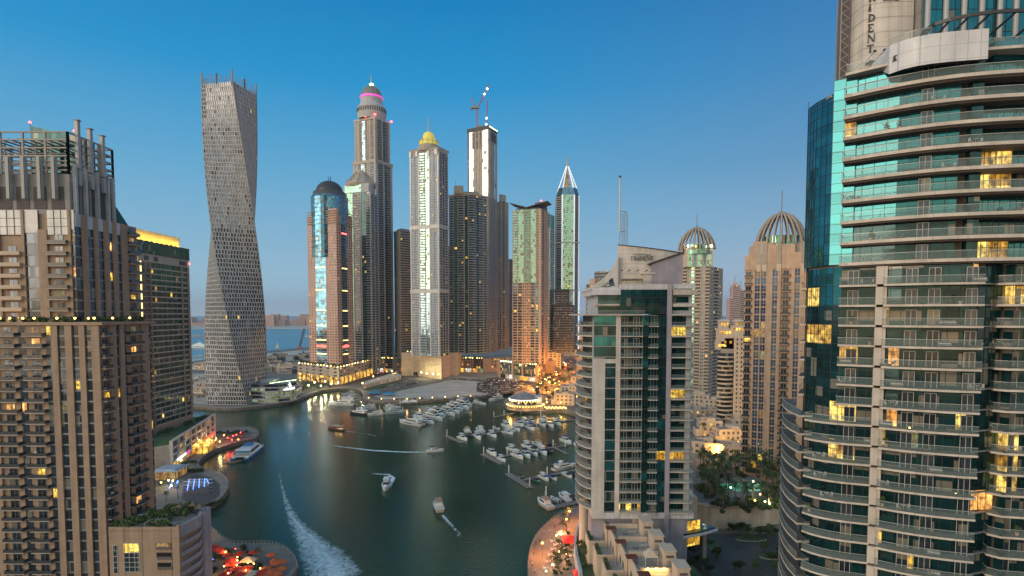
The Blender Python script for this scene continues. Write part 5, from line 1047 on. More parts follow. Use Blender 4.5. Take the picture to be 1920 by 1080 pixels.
m = B.part('balcony'); m.box(TX(1116), TX(1161), Yf - .6, Yf + 6, TZ(573), TZ(570.5), 'w_slab'); m.box(TX(1116), TX(1161), Yf - .5, Yf - .44, TZ(570.5), TZ(564), 'rail_glass')
m = B.part('window'); m.box(TX(1122), TX(1160), Yf + 1.2, Yf + 1.5, TZ(588), TZ(575), 'g_tealdark'); m = B.part('window'); m.box(TX(1122), TX(1160), Yf + 1.2, Yf + 1.5, TZ(569), TZ(555), 'g_tealdark')
B.wall.box(TX(1110), TX(1162), Yf - 1.0, Yb - 3, TZ(553), TZ(543), 'w_panel'); B.wall.box(TX(1108), TX(1262), Yf - .2, Yb - 3, TZ(543), TZ(539), 'w_panel'); B.wall.box(TX(1161), TX(1302), Yf - .3, Yb - 3, TZ(541.2), TZ(533), 'w_panel')
for ya, yb in ((589, 577), (573, 563)): pass
for yb_, yt_ in ((575, 567), (553, 548), (548, 540)): B.wall.box(TX(1260), TX(1303 + (575 - yb_) * .05), Yf - 1.2, Yf + 8, TZ(yb_), TZ(yb_ - 5), 'w_slab')
for ya, yt_ in ((582, 576), (567, 556)): m = B.part('window'); m.box(TX(1260), TX(1290), Yf + .2, Yf + .5, TZ(ya), TZ(yt_), 'g_tealdark')
B.wall.box(TX(1258), TX(1298), Yf + .5, Yb - 4, TZ(589), TZ(541), 'w_grey')
for px0, px1, py in ((1108, 1165, 533), (1170, 1262, 528)): ra.box(TX(px0), TX(px1), Yf - .2, Yf - .14, TZ(py + 4), TZ(py - 2), 'rail_glass')
# sign wall, gently curved, sloping top
m = B.part('sign_wall'); n = 12; cols = []
for i in range(n + 1):
    t = i / n; px = 1160 + 118 * t; yy = Yf + 3 - 1.4 * math.sin(math.pi * t)
    cols.append((TX(px) , yy, TZ(457.5 + 15 * t)))
zlow = TZ(533)
for a, c in zip(cols, cols[1:]):
    ff = F(a[:2], c[:2]); z = zlow
    m.hexa([ff.p(0, 0, z), ff.p(ff.len, 0, z), ff.p(ff.len, -1.2, z), ff.p(0, -1.2, z), ff.p(0, 0, a[2]), ff.p(ff.len, 0, c[2]), ff.p(ff.len, -1.2, c[2]), ff.p(0, -1.2, a[2])], 'w_white')
    m.hexa([ff.p(0, .3, a[2]), ff.p(ff.len, .3, c[2]), ff.p(ff.len, -1.6, c[2]), ff.p(0, -1.6, a[2]), ff.p(0, .3, a[2] + .25), ff.p(ff.len, .3, c[2] + .25), ff.p(ff.len, -1.6, c[2] + .25), ff.p(0, -1.6, a[2] + .25)], 'metal_dark')
for k in range(7):
    for a, c in zip(cols[:5], cols[1:6]): ff = F(a[:2], c[:2]); ff.box(m, 0, ff.len, 0, .08, zlow + 2 + k * 1.6, zlow + 2.07 + k * 1.6, 'w_grey')
fs = F((TX(1160), Yf + 1.45), (TX(1278), Yf + 1.45)); 
s_ = B.part('sign'); word(s_, fs, (1182 - 1160) * KX, .12, TZ(487), 1.24, 'metal_dark', .15)
s_ = B.part('sign'); script_line(s_, fs, (1188 - 1160) * KX, (1219 - 1160) * KX, .14, TZ(478), .75, 'metal_dark')
for px in (1162, 1176, 1192, 1208): q = B.part('sign_lamp'); q.tube((TX(px), Yf + 1.2, TZ(509)), (TX(px) + .5, Yf - .2, TZ(507)), .07, 'metal_dark', 4); q.box(TX(px) + .2, TX(px) + .8, Yf - .4, Yf - .1, TZ(508), TZ(506), 'metal_dark')
m.prism([(TX(1170), Yf + 1), (TX(1204), Yf + 1), (TX(1204), Yf + 4), (TX(1170), Yf + 4)], TZ(533), TZ(525), 'w_cream'); m.box(TX(1167), TX(1205), Yf + .4, Yf + 4, TZ(525), TZ(523), 'w_brown_dark')
B.part('stair_block').box(TX(1205), TX(1223), Yf + 0, Yf + 3, TZ(533), TZ(514), 'w_white'); B.part('canopy').box(TX(1201), TX(1227), Yf - .4, Yf + 3.3, TZ(514), TZ(511), 'w_white')
# grey slanted block right of the sign wall
m = B.part('roof_block'); m.hexa([(TX(1221), Yf - .2, TZ(536)), (TX(1278), Yf - .2, TZ(536)), (TX(1280), Yf + 14, TZ(536)), (TX(1221), Yf + 14, TZ(536)), (TX(1221), Yf - .2, TZ(493)), (TX(1278), Yf - .2, TZ(474)), (TX(1280), Yf + 14, TZ(474)), (TX(1221), Yf + 14, TZ(493))], 'w_mauve')
m.hexa([(TX(1214), Yf - .8, TZ(496)), (TX(1280), Yf - .8, TZ(473.5)), (TX(1280), Yf + 14, TZ(473.5)), (TX(1214), Yf + 14, TZ(496)), (TX(1214), Yf - .8, TZ(494)), (TX(1280), Yf - .8, TZ(471.5)), (TX(1280), Yf + 14, TZ(471.5)), (TX(1214), Yf + 14, TZ(494))], 'metal_dark')
# swooping buttress with its oval hole, on the left
m = B.part('buttress'); P = []; n = 14
top = [(1160, 480), (1156, 489), (1150, 500), (1144, 509), (1137, 517), (1128, 525), (1118, 532), (1108, 537)]; hole = [(1154, 519), (1150, 515), (1145, 517), (1140, 522), (1136, 529), (1134, 536)]
for a, c in zip(top, top[1:]):
    def low(px):
        if px > 1153 or px < 1134: return 538
        return 538 if px < 1134 else (519 - 3 * math.sin((px - 1134) / 20 * math.pi) + (1154 - px) * .75)
    A = [(a[0], low(a[0])), (c[0], low(c[0])), c, a]
    m.hexa([(TX(A[0][0]), Yf + 1.6, TZ(A[0][1])), (TX(A[0][0]), Yf + 2.6, TZ(A[0][1])), (TX(A[1][0]), Yf + 2.6, TZ(A[1][1])), (TX(A[1][0]), Yf + 1.6, TZ(A[1][1])), (TX(a[0]), Yf + 1.6, TZ(a[1])), (TX(a[0]), Yf + 2.6, TZ(a[1])), (TX(c[0]), Yf + 2.6, TZ(c[1])), (TX(c[0]), Yf + 1.6, TZ(c[1]))], 'w_white')
# antenna
m = B.part('antenna_mast'); x = TX(1166.5); y = Yf + 6; m.tube((x, y, TZ(430)), (x, y, TZ(325)), .28, 'frame_white', 8); m.tube((x, y, TZ(325)), (x, y, TZ(321)), .4, 'metal_dark', 6)
m = B.part('antenna_lattice'); lattice(m, (TX(1174), y, TZ(459)), (TX(1174), y, TZ(392)), .95, 'metal_light', 9, .09)
for py in (391, 430): m.box(TX(1165), TX(1179), y - .1, y + .1, TZ(py), TZ(py - 1.2), 'metal_grey')
# base under the tower
zk = zb - .6
B.wall.box(TX(1113), TX(1306), Yf - .2, Yb, zb - 2.2, zb - .2, 'w_panel')
B.wall.box(TX(1205), TX(1296), Yf + .6, Yb, QZ, zb - 2.2, 'w_mauve'); B.wall.box(TX(1113), TX(1205), Yf + 2, Yb, QZ, zb - 2.2, 'w_mauve')
for i in range(6): m = B.part('window'); m.box(TX(1298) + .1 + i * .9, TX(1298) + .8 + i * .9, Yf + 3 + i * .4, Yf + 3.2 + i * .4, QZ + 9, TZ(985), 'l_yellow')
B.part('column').rev([(1.5, QZ), (1.5, TZ(955))], TX(1105), Yf + 12, 'w_cream', 16)
m = B.part('entrance_canopy'); cp = [(TX(1286), Yf - 1), (TX(1330), Yf + 2), (TX(1366), Yf + 6), (TX(1330), Yf + 15), (TX(1296), Yf + 16)]; m.prism(cp, TZ(1008), TZ(1003), 'w_panel', 'g_tealdark'); m.prism(inset(cp, .7), TZ(1003), TZ(1003) + .25, 'g_tealdark')
B.part('column').rev([(.7, QZ), (.7, TZ(1008))], TX(1340), Yf + 6, 'w_conc', 12)
B.finish()
# ---------------------------------------------------------------- near tower with sweeping balconies, right edge
D1 = 90.0
B = Bld('hotel_apartment_tower', 'huge close tower with sweeping curved balconies and teal glass, filling the right edge', 'tower', (64, 96, QZ), cap=100)
def band(m, outer, inner, z0, z1, mat, top=None):
    """slab between an outer and an inner polyline of equal length"""
    n = len(outer)
    for i in range(n - 1):
        a, b_, c, d = outer[i], outer[i + 1], inner[i + 1], inner[i]
        P = [(a[0], a[1]), (b_[0], b_[1]), (c[0], c[1]), (d[0], d[1])]
        A = [(p[0], p[1], z0) for p in P] + [(p[0], p[1], z1) for p in P]
        fs_ = [(3, 2, 1, 0), (4, 5, 6, 7), (0, 1, 5, 4), (2, 3, 7, 6)]
        if i == 0: fs_.append((3, 0, 4, 7))
        if i == n - 2: fs_.append((1, 2, 6, 5))
        m.add(A, fs_, mat)
        if top: m.add(A[4:], [(0, 1, 2, 3)], top); m.f.pop(-len(fs_)); m.m.pop(-len(fs_))
def offs(line, d):
    out = []; n = len(line)
    for i in range(n):
        a, c = Vector(line[max(0, i - 1)]), Vector(line[min(n - 1, i + 1)]); t = (c - a).normalized(); q = Vector(line[i]) + Vector((-t.y, t.x)) * d; out.append((q.x, q.y))
    return out
def rail(m, line, z, h=1.1, gm='rail_glass', post=1.6, ends=None):
    r = m.sub.setdefault('railing', MB())
    acc = 0.0
    for a, c in zip(line, line[1:]):
        ff = F(a, c)
        ff.box(r, 0, ff.len, -.02, .02, z + .05, z + h, gm); ff.box(r, 0, ff.len, -.05, .05, z + h, z + h + .06, 'rail_rim')
        while acc < ff.len: ff.box(r, acc - .015, acc + .015, .021, .035, z, z + h, 'frame_dark'); acc += post * 1.7
        acc -= ff.len
def curtain(B, line, z0, z1, mat, pane=1.25, doors=(), o=0.0, line_m='frame_dark', part='window', splits=(.45,)):
    tot = 0
    for a, c in zip(line, line[1:]):
        ff = F(a, c); m = B.part(part); ctr = ff.p(ff.len / 2, 0, (z0 + z1) / 2)
        mt = mat; 
        if lit_here(ctr): mt = 'l_room'
        elif z1 < 98 and mat == 'g_dark_reflect' and RND.random() < .035: mt = RND.choice(['l_room', 'l_dim', 'l_warm', 'l_green'])
        ff.box(m, 0, ff.len, -.15, 0, z0, z1, mt); k = max(1, int(round(ff.len / pane)))
        for i in range(k + 1): 
            w = .035; lm = line_m
            ff.box(m, ff.len * i / k - w, ff.len * i / k + w, 0, .06, z0, z1, lm)
        for s_ in splits: zz_ = z0 + (z1 - z0) * s_; ff.box(m, 0, ff.len, 0, .05, zz_ - .03, zz_ + .03, line_m)
def door(B, f, u, z0, o=.02, w=1.5, h=2.3, mt='g_dark'):
    m = B.part('balcony_door'); f.box(m, u, u + w, o, o + .04, z0, z0 + h, mt)
    for d_ in (0, w / 2 - .03, w - .06): f.box(m, u + d_, u + d_ + .06, o + .04, o + .1, z0, z0 + h, 'frame_white')
    f.box(m, u, u + w, o + .04, o + .095, z0 + h - .06, z0 + h, 'frame_white')
litmat('l_room', (1, .66, .12), 1.2, .75, .9)
glassmat('g_aqua', (.04, .20, .225), blinds=0, refl=.7, cell=(1.25, 1.65), var=.22, warp=.5)
glassmat('g_deepteal', (.02, .17, .22), blinds=.02, refl=.75, cell=(1.25, 1.65), var=.3, warp=.5)
glassmat('g_dark_reflect', (.010, .058, .066), refl=.45, cell=(1.25, 1.6), var=.5, warp=.5)  # darker copy of the tower glass: a facing building's reflection set in its colour
LRECT += [(1568, 645, 1597, 680), (1508, 543, 1548, 576), (1508, 608, 1548, 640), (1868, 535, 1912, 572), (1826, 284, 1892, 316), (1826, 328, 1892, 362), (1822, 448, 1895, 484), (1556, 758, 1594, 788), (1545, 828, 1592, 860), (1846, 814, 1902, 846), (1844, 854, 1902, 888), (1842, 892, 1902, 932), (1600, 680, 1626, 692), (1576, 240, 1600, 268)]
def bez(P, k): 
    Q = smooth_line(P, k); return Q
UO = bez([(52.5, 91.9), (57.4, 87.5), (63.1, 84.2), (69.6, 82.5), (76, 81.7), (88, 82.5)], 2)
UI = offs(UO, 2.3)
GL = [(52.2, 94.3), (53.6, 93.3), (54.9, 92.4)]
GD = [(64, 122), (58, 113), (54.2, 106), (51.6, 101), (51.5, 98), (52.2, 94.3)]
body_poly = [(54.5, 93.4)] + [p for p in offs(UO, 4.2)[2:]] + [(92, 90), (92, 122), (65, 122), (59, 113.5), (55.2, 106.5), (52.7, 101.3), (52.6, 98), (53.4, 95)]
ztop = 128.0; zlev = [98.0 + 3.3 * i for i in range(10)]
B.wall.prism(body_poly, 0, 125.1, 'w_conc'); B.wall.prism([(55.2, 93.6)] + body_poly[1:-6] + [(92, 118), (70, 118), (58.5, 100)], 125.11, ztop, 'w_conc')
for i, z in enumerate(zlev):
    if i == 9: break
    h = 3.3
    curtain(B, GL, z, z + h, 'g_aqua', 1.2, splits=(.5, .98)); curtain(B, GD, z if z + h < 122 else z, min(z + h, 125.6), 'g_deepteal', 1.2, splits=(.5, .98))
    # inner glazing, deep recess right of the pier
    il = [p for p in offs(UO, 2.2) if p[0] < 67.5]; ir = [p for p in offs(UO, 3.4) if p[0] > 68.3]
    curtain(B, il, z + .1, z + h - .35, 'g_aqua' if i > 1 else 'g_dark_reflect', 1.2, splits=(.62,)); curtain(B, ir, z + .1, z + h - .35, 'g_dark_reflect' if i % 2 else 'g_aqua', 1.0, splits=(.62,))
    f_ = F((60.5, 88.0), (64.5, 86.0)); door(B, f_, 1.2, z + .15, .25)
    m = B.part('balcony'); zt_ = z + .12
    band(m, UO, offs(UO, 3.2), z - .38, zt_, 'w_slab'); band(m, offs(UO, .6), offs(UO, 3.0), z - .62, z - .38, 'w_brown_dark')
    rail(m, offs(UO, .12), zt_); e = UO[0]; ee = offs(UO, 2.6)[0]; rail(m, [ee, e], zt_)
    m = B.part('pier'); m.rbox(68.0, 85.2, z + .12, z + h - .38, 1.5, 1.2, -.2, 'g_dark_reflect')
# terrace roof of the balconied part
m = B.part('balcony'); z = zlev[8] + 3.3 - 0; z = 127.9; band(m, offs(UO, .4), offs(UO, 6), z - .3, z + .1, 'w_slab'); rail(m, offs(UO, 1.0), z + .1, 1.4)
rail(B.part('balcony'), [(51.6, 100), (52.6, 94.4), (54.9, 92.4), (58, 90)], 128, 1.4, post=1.2); m = B.part('balcony'); rail(m, [(58, 113), (54.2, 106), (51.7, 101.2)], 125.6, 1.3)
m.prism([(51.9, 94.8), (54.6, 92.9), (60, 92), (66, 121), (64, 121), (58, 113), (54.3, 106), (51.8, 101)], 125.2, 125.6, 'w_conc')
# lower floors
zlow_ = [94.4 - 3.13 * k for k in range(30)]
R1 = [(51.9, 90.6), (54.2, 89.2), (56.3, 88.1)]
R1w = bez([(48.5, 93.6), (49.6, 91.6), (52.2, 89.6), (56.3, 88.1)], 1)
R2 = bez([(56.4, 86.7), (58.8, 84.9), (61.5, 83.4), (64.6, 82.1), (67.4, 81.3)], 1)
R3 = [(73.0, 87.5), (71.6, 84.2), (72.6, 82.9), (76, 82.2), (88, 82.2)]
R0 = bez([(55.4, 116), (51.6, 108), (49.7, 101.5), (49.3, 96.8)], 1)
R0u = [(54.9, 107.5), (52.6, 103.8), (51.2, 101.2)]
plain('sofa_white', (.6, .57, .52), .8); plain('cushion_grey', (.16, .15, .15), .9); plain('cloth_red', (.5, .04, .04), .8); plain('skin', (.45, .28, .2), .7)
rf_ = random.Random(21)
def furniture(B, x, y, z, kind):
    if kind == 0:
        m = B.part('balcony_sofa'); m.rbox(x, y, z + .1, z + .42, 1.7, .75, -.5, 'cushion_grey'); m.rbox(x + .15, y + .28, z + .42, z + .8, 1.7, .2, -.5, 'cushion_grey'); m.rbox(x, y - .05, z + .42, z + .55, 1.5, .55, -.5, 'sofa_white')
    elif kind == 1:
        m = B.part('balcony_table'); m.rev([(.03, z), (.03, z + .68), (.4, z + .69), (.4, z + .73)], x, y, 'frame_white', 10)
        for dx in (-.7, .7):
            c = B.part('balcony_chair'); c.box(x + dx - .22, x + dx + .22, y - .22, y + .22, z + .4, z + .45, 'frame_white'); c.box(x + dx - .22 + (.4 if dx > 0 else 0), x + dx - .18 + (.4 if dx > 0 else 0), y - .22, y + .22, z + .45, z + .9, 'frame_white')
            for a in (-.2, .17):
                for b_ in (-.2, .17): c.box(x + dx + a, x + dx + a + .03, y + b_, y + b_ + .03, z, z + .4, 'frame_white')
    elif kind == 2:
        m = B.part('potted_plant'); m.rev([(.2, z), (.28, z + .45)], x, y, 'w_tan', 8); leafball(m, (x, y, z + 1.0), .45, .55, 70, rf_, .12)
    elif kind == 3:
        m = B.part('sunlounger'); m.rbox(x, y, z + .25, z + .33, 1.7, .6, -.6, 'cushion_grey'); m.rbox(x + .75, y - .45, z + .33, z + .7, .3, .6, -.6, 'cushion_grey'); m.rbox(x, y, z, z + .25, 1.4, .1, -.6, 'metal_dark')
for k, z in enumerate(zlow_):
    h = 3.13; wide = z < 75; fr_ = 'frame_dark'
    g = 'g_dark_reflect'
    # corner glass and gap
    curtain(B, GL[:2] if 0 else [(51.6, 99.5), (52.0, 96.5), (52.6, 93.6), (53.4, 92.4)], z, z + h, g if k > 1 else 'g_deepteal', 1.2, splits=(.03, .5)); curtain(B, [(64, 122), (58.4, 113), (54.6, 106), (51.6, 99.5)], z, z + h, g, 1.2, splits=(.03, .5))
    i1 = [(53.2, 92.3), (55.4, 90.9), (57.6, 89.6)]
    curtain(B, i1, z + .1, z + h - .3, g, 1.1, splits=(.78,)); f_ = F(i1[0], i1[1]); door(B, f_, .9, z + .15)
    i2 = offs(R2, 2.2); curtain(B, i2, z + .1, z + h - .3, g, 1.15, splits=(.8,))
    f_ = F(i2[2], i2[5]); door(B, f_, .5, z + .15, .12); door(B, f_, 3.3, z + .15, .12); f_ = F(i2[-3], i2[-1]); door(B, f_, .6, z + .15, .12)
    curtain(B, [(67.6, 83.7), (69.8, 85.4), (73.6, 85.8)], z, z + h, 'g_dark_reflect', 1.4, splits=(.02,)); F((68.0, 83.9), (73.6, 85.7)).box(B.wall, 0, 5.8, -.1, .25, z - .08, z + .08, 'frame_mid')
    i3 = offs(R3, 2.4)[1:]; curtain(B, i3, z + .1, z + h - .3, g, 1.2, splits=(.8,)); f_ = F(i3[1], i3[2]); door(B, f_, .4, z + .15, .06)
    r1 = R1w if wide else R1
    for rg, dd in ((r1, 2.4), (R2, 2.4), (R3, 3), (R0 if wide else R0u, 2.2 if wide else .9)):
        m = B.part('balcony'); band(m, rg, offs(rg, dd), z - .2, z + .12, 'w_slab', 'paving_dark' if 'paving_dark' in MATS else plain('paving_dark', (.15, .14, .12), .7, var=.25, scale=1.5)); rail(m, offs(rg, .1), z + .12, 1.05, post=2.2)
        if rg is r1 or rg is R2: rail(m, [offs(rg, 2.2)[0], offs(rg, .1)[0]], z + .12, 1.05)
    m = B.part('pier'); m.rbox(57.0, 88.2, z + .12, z + h - .28, 1.45, 1.3, -.5, 'w_slab')
    for rg, nn in ((r1, 1), (R2, 2), (R3, 1)):
        for _ in range(nn):
            if rf_.random() < .7 and z > 48:
                i = rf_.randrange(len(rg) - 1); p = offs(rg, rf_.uniform(.7, 1.3))[i]; t = rf_.random(); q = offs(rg, 1.0)[i + 1]
                furniture(B, p[0] + (q[0] - p[0]) * t, p[1] + (q[1] - p[1]) * t, z + .12, rf_.choice([0, 1, 1, 2, 3, 2]))
for i in range(1, 8):
    for _ in range(2): 
        j = rf_.randrange(1, len(UO) - 4); p = offs(UO, 1.1)[j]; furniture(B, p[0], p[1], zlev[i] + .12, rf_.choice([0, 1, 2, 3]))
for (x, y, z) in ((66.2, 83.6, 63.0), (60.5, 85.8, 72.5), (59.7, 86.0, 44.4), (53.9, 90.8, 88)): m = B.part('balcony_lamp'); m.rev([(.01, z), (.12, z + .08), (.12, z + .2), (.01, z + .28)], x, y, 'lamp_gold', 8)
# crown: sign wall, panelled bridge, teal glass, canopy
Ys = 95.0; KS = Ys / FPX; SX = lambda px: (px - 960) * KS * .985; SZ = lambda py: Zat(py, Ys)
zt0 = 127.9
B.wall.box(SX(1700), 92, 93, 117, zt0 - .2, 152, 'w_conc')
sw_ = [(SX(1612), 99.0), (SX(1614), 95.4), (SX(1640), 94.6), (SX(1668), 94.2), (SX(1697), 94.2)]
m = B.part('sign_wall')
for a, c in zip(sw_, sw_[1:]):
    ff = F(a, c); ff.box(m, 0, ff.len, -.8, 0, zt0 + 2.8 if a[0] > 58 else zt0, 152, 'w_white')
    for q in range(9): ff.box(m, 0, ff.len, 0, .05, zt0 + 3 + q * 2.3, zt0 + 3.06 + q * 2.3, 'w_grey')
m.box(SX(1622), SX(1675), 95.0, 96, zt0, zt0 + 2.6, 'w_cream'); m.box(SX(1618), SX(1680), 94.0, 95.4, zt0 + 2.6, zt0 + 2.9, 'metal_dark')
ff = F(sw_[1], sw_[2]); s_ = B.part('sign'); zz_ = SZ(98)
for q, ch in enumerate('TNEDIRT'):
    letter(s_, ch, ff, .55, .12, zz_ + q * 1.62, 1.15, 'metal_dark')
ff = F(sw_[2], sw_[3]); s_ = B.part('sign'); script_line(s_, ff, .2, 2.6, .12, SZ(6), .5, 'metal_dark')
for q in ((57.6, 94.0), (58.9, 93.6)): mm_ = B.part('sign_lamp'); mm_.tube((q[0], q[1] + .5, zt0 + 3.2), (q[0] + .3, q[1] - .8, zt0 + 3.9), .04, 'metal_dark', 4); mm_.box(q[0] + .15, q[0] + .5, q[1] - 1.0, q[1] - .7, zt0 + 3.8, zt0 + 4.1, 'metal_dark')
m = B.part('service_ladder'); x = SX(1597); m.box(x - .5, x + .9, 98.4, 99.4, zt0 - 1, 152, 'w_brown_dark')
for q in range(16): m.tube((x - 1.0, 97.4, zt0 + q * 1.5), (x + .2, 97.4, zt0 + .75 + q * 1.5), .06, 'frame_mid', 4); m.tube((x + .2, 97.4, zt0 + .75 + q * 1.5), (x - 1.0, 97.4, zt0 + 1.5 + q * 1.5), .06, 'frame_mid', 4)
m.tube((x - 1.1, 97.4, zt0 - 1), (x - 1.1, 97.4, 152), .09, 'frame_mid', 4)
YP = 83.5; PX_ = lambda px, Y: (px - 960) / FPX * Y * .975
panel = bez([(PX_(1668, 88), 88), (PX_(1705, 85.6), 85.6), (PX_(1760, 84), 84), (PX_(1853, 82.8), 82.8)], 1)
zp0, zp1 = Zat(120, 84.5), Zat(64, 84.5)
m = B.part('panel_bridge'); n = len(panel)
back = [(p[0] + (1.5 if i < n - 1 else 0.5), p[1] + 7) for i, p in enumerate(panel)]
low = [(PX_(1660, 91), 91.5)] * 2 + [(66 + i * .6, 90) for i in range(n - 2)]
for i in range(n - 1):
    a, c = panel[i], panel[i + 1]
    m.quad((a[0], a[1], zp0), (c[0], c[1], zp0), (c[0], c[1], zp1), (a[0], a[1], zp1), 'w_panel')
    m.quad((a[0], a[1], zp1), (c[0], c[1], zp1), (back[i + 1][0], back[i + 1][1], zp1), (back[i][0], back[i][1], zp1), 'w_panel')
    m.quad((c[0], c[1], zp0), (a[0], a[1], zp0), (low[i][0], low[i][1], zt0 - .1), (low[i + 1][0], low[i + 1][1], zt0 - .1), 'w_dark')
a = panel[0]; m.add([(a[0], a[1], zp0), (a[0], a[1], zp1), (back[0][0], back[0][1], zp1), (low[0][0], low[0][1], zt0 - .1)], [(0, 1, 2, 3)], 'w_panel')
a = panel[-1]; m.add([(a[0], a[1], zp0), (a[0], a[1], zp1), (back[-1][0], back[-1][1], zp1), (low[-1][0], low[-1][1], zt0 - .1)], [(0, 3, 2, 1)], 'w_panel')
rail(m, panel[:5], zp1, .9)
s_ = B.part('emblem'); ff = F(panel[0], panel[1]); [ff.box(s_, .5 + (.12 * q % .2), 1.1 - (.1 * q % .3), .05, .15, zp0 + 1.6 + q * .22, zp0 + 1.75 + q * .22, 'metal_dark') for q in range(4)]
ff = F((SX(1702), 92.6), (92, 92.2)); 
for q in range(14):
    mm_ = B.part('window'); ff.box(mm_, q * 2.0, q * 2.0 + 1.95, -.1, .0, zt0, 152, 'g_deepteal'); ff.box(mm_, q * 2.0 + .9, q * 2.0 + .96, 0, .06, zt0, 152, 'frame_dark')
    for zz_ in (131, 134.5, 138, 141.5, 145): ff.box(mm_, q * 2.0, q * 2.0 + 1.95, 0, .05, zz_, zz_ + .07, 'frame_dark')
for q, px in enumerate((1737, 1771, 1805, 1838, 1872, 1902)): B.part('column').rev([(.38, zt0), (.38, 152)], PX_(px, 90.5), 90.5, 'metal_light', 14)
m = B.part('canopy'); cl = bez([(PX_(1722, 90), 90), (PX_(1735, 85.5), 85.5), (PX_(1800, 82.5), 82.5), (PX_(1880, 81), 81), (PX_(1990, 81), 81)], 1); zc = Zat(38, 84)
for a, c in zip(cl, cl[1:]): ff = F(a, c); ff.box(m, 0, ff.len, -.3, 0, zc - .35, zc + .1, 'metal_dark')
for i in range(1, len(cl)):
    a = cl[i]; m.tube((a[0], a[1], zc), (a[0] + .8, 90.2, zc - 1.6), .16, 'metal_dark', 4)
    if i < len(cl) - 1: c = cl[i + 1]; q = B.part('canopy_glass'); q.quad((a[0] + .1, a[1], zc + .02), (c[0] - .1, c[1], zc + .02), (c[0] + .6, 90, zc - 1.5), (a[0] + .9, 90, zc - 1.5), 'rail_glass')
B.part('lintel_light').box(63.0, 70.5, 85.4, 85.6, 124.55, 124.65, 'l_dim')
B.wall.box(70.2, 92, 84.8, 92, zt0 - 1, Zat(73, 85), 'g_deepteal')
rail(B.part('balcony'), [(70.3, 84.9), (88, 84.7)], Zat(73, 85), 1.2)
B.finish()
# ---------------------------------------------------------------- tan towers with ribbed crowns
def ribbed(B, cx, cy, z0, r, h, spire, n=14, mat='w_stone', w=.7):
    m = B.part('drum'); m.rev([(r * .78, z0 - 6), (r * .78, z0 + 3), (.1, z0 + 3.2)], cx, cy, 'g_green', 20)
    for i in range(10): a = 2 * math.pi * i / 10; m.rbox(cx + r * .79 * math.cos(a), cy + r * .79 * math.sin(a), z0 - 6, z0 + 3, .5, .8, a, 'w_cream')
    for i in range(n):
        a = 2 * math.pi * i / n; q = B.part('crown_rib'); prev = None
        for k in range(8):
            t = k / 7; rr = max(.6, r * (1 - t) ** .60 * (1 + .42 * t)); zz_ = z0 - 1 + (h + 3) * t
            p = Vector((cx + rr * math.cos(a), cy + rr * math.sin(a), zz_))
            if prev: q.tube(prev, p, w, mat, 5)
            prev = p
    B.part('spire').rev([(w * 1.6, z0 + h * .8), (w * 1.2, z0 + h * 1.15), (w * .5, z0 + h * 1.2), (w * .4, spire), (.01, spire + .5)], cx, cy, 'metal_grey', 8)
tw = dict(g='w_tan', door='w_cream', slab='w_tan', rail='rail_dark', dep=1.5, lit=.04)
poly = foot2((1395, 288), (1512, 274), 30)
B = Bld('ribbed_crown_tower', 'tan stone tower with blue window strips and ribbed crown, beside the huge near tower', 'tower', (poly[0][0], poly[0][1], QZ), 'tan towers with ribbed crowns')
zb = 12.0; Yc = 280; zt_l, zt_m = Zat(478, 285), Zat(452, 282)
WN = dict(n=2, ww=.66, hh=.8, frame='w_tan', g='g_bluewin', step=1); glassmat('g_bluewin', (.06, .14, .28), refl=.6)
zt_w = Zat(505, 282)
B.wall.prism(inset(poly, .5), QZ, zt_l, 'w_tan')
facade(B, poly[0], poly[1], zb, zt_w, 3.75, [('B', 14, tw), ('P', 5), ('W', 9, dict(n=1, ww=.85, hh=.82, frame='w_cream', g='g_bluewin')), ('P', 2), ('W', 9, dict(n=1, ww=.85, hh=.82, frame='w_cream', g='g_bluewin')), ('P', 11), ('W', 9, dict(n=1, ww=.85, hh=.82, frame='w_cream', g='g_bluewin')), ('P', 6), ('B', 16, tw), ('P', 7), ('W', 9, dict(n=1, ww=.85, hh=.82, frame='w_cream', g='g_bluewin')), ('P', 12)], .05, 'w_tan')
f_ = F(poly[0], poly[1]); Lf = f_.len
for a, c, zt_, o in ((0, .13, zt_l, .5), (.13, .36, zt_m, .55), (.36, .60, Zat(460, 282), .3), (.60, .80, zt_m - 2, .55), (.80, 1, zt_m - 6, .5)): f_.box(B.wall, Lf * a, Lf * c, -8, o, zt_w, zt_, 'w_tan')
for a in (.19, .29, .52, .90): f_.box(B.wall, Lf * a, Lf * a + Lf * .07, .3, .72, zt_w - 1, zt_w + 2.4, 'w_cream'); f_.box(B.wall, Lf * a, Lf * a + Lf * .07, .3, .68, zt_w + 2.4, zt_w + 13, 'w_stone')
for i in range(1, 3): B.part('wall_lamp').box(poly[0][0] + i * 4, poly[0][0] + i * 4 + .4, poly[0][1] - 1.6, poly[0][1] - 1, zb + i * 3, zb + i * 3 + .4, 'lamp_gold')
c = cen(poly); rx = Xat(1461, 290); ribbed(B, rx, 290, Zat(456, 290), 12.0, 13.5, Zat(357, 290), 22, w=.55)
B.wall.rbox(rx, 292, zt_l, Zat(458, 290), 24, 20, -.12, 'w_cream'); B.finish()
poly = foot3((1278, 560), (1330, 545), (1353, 575))
B = Bld('ribbed_crown_tower', 'distant beige tower with lit ribbed crown, behind the white sign tower', 'tower', (poly[0][0], poly[0][1], QZ), 'tan towers with ribbed crowns')
zt = Zat(500, 550); bw = dict(slab='w_cream', g='w_brown_dark', rail='rail_beige', dep=1.1)
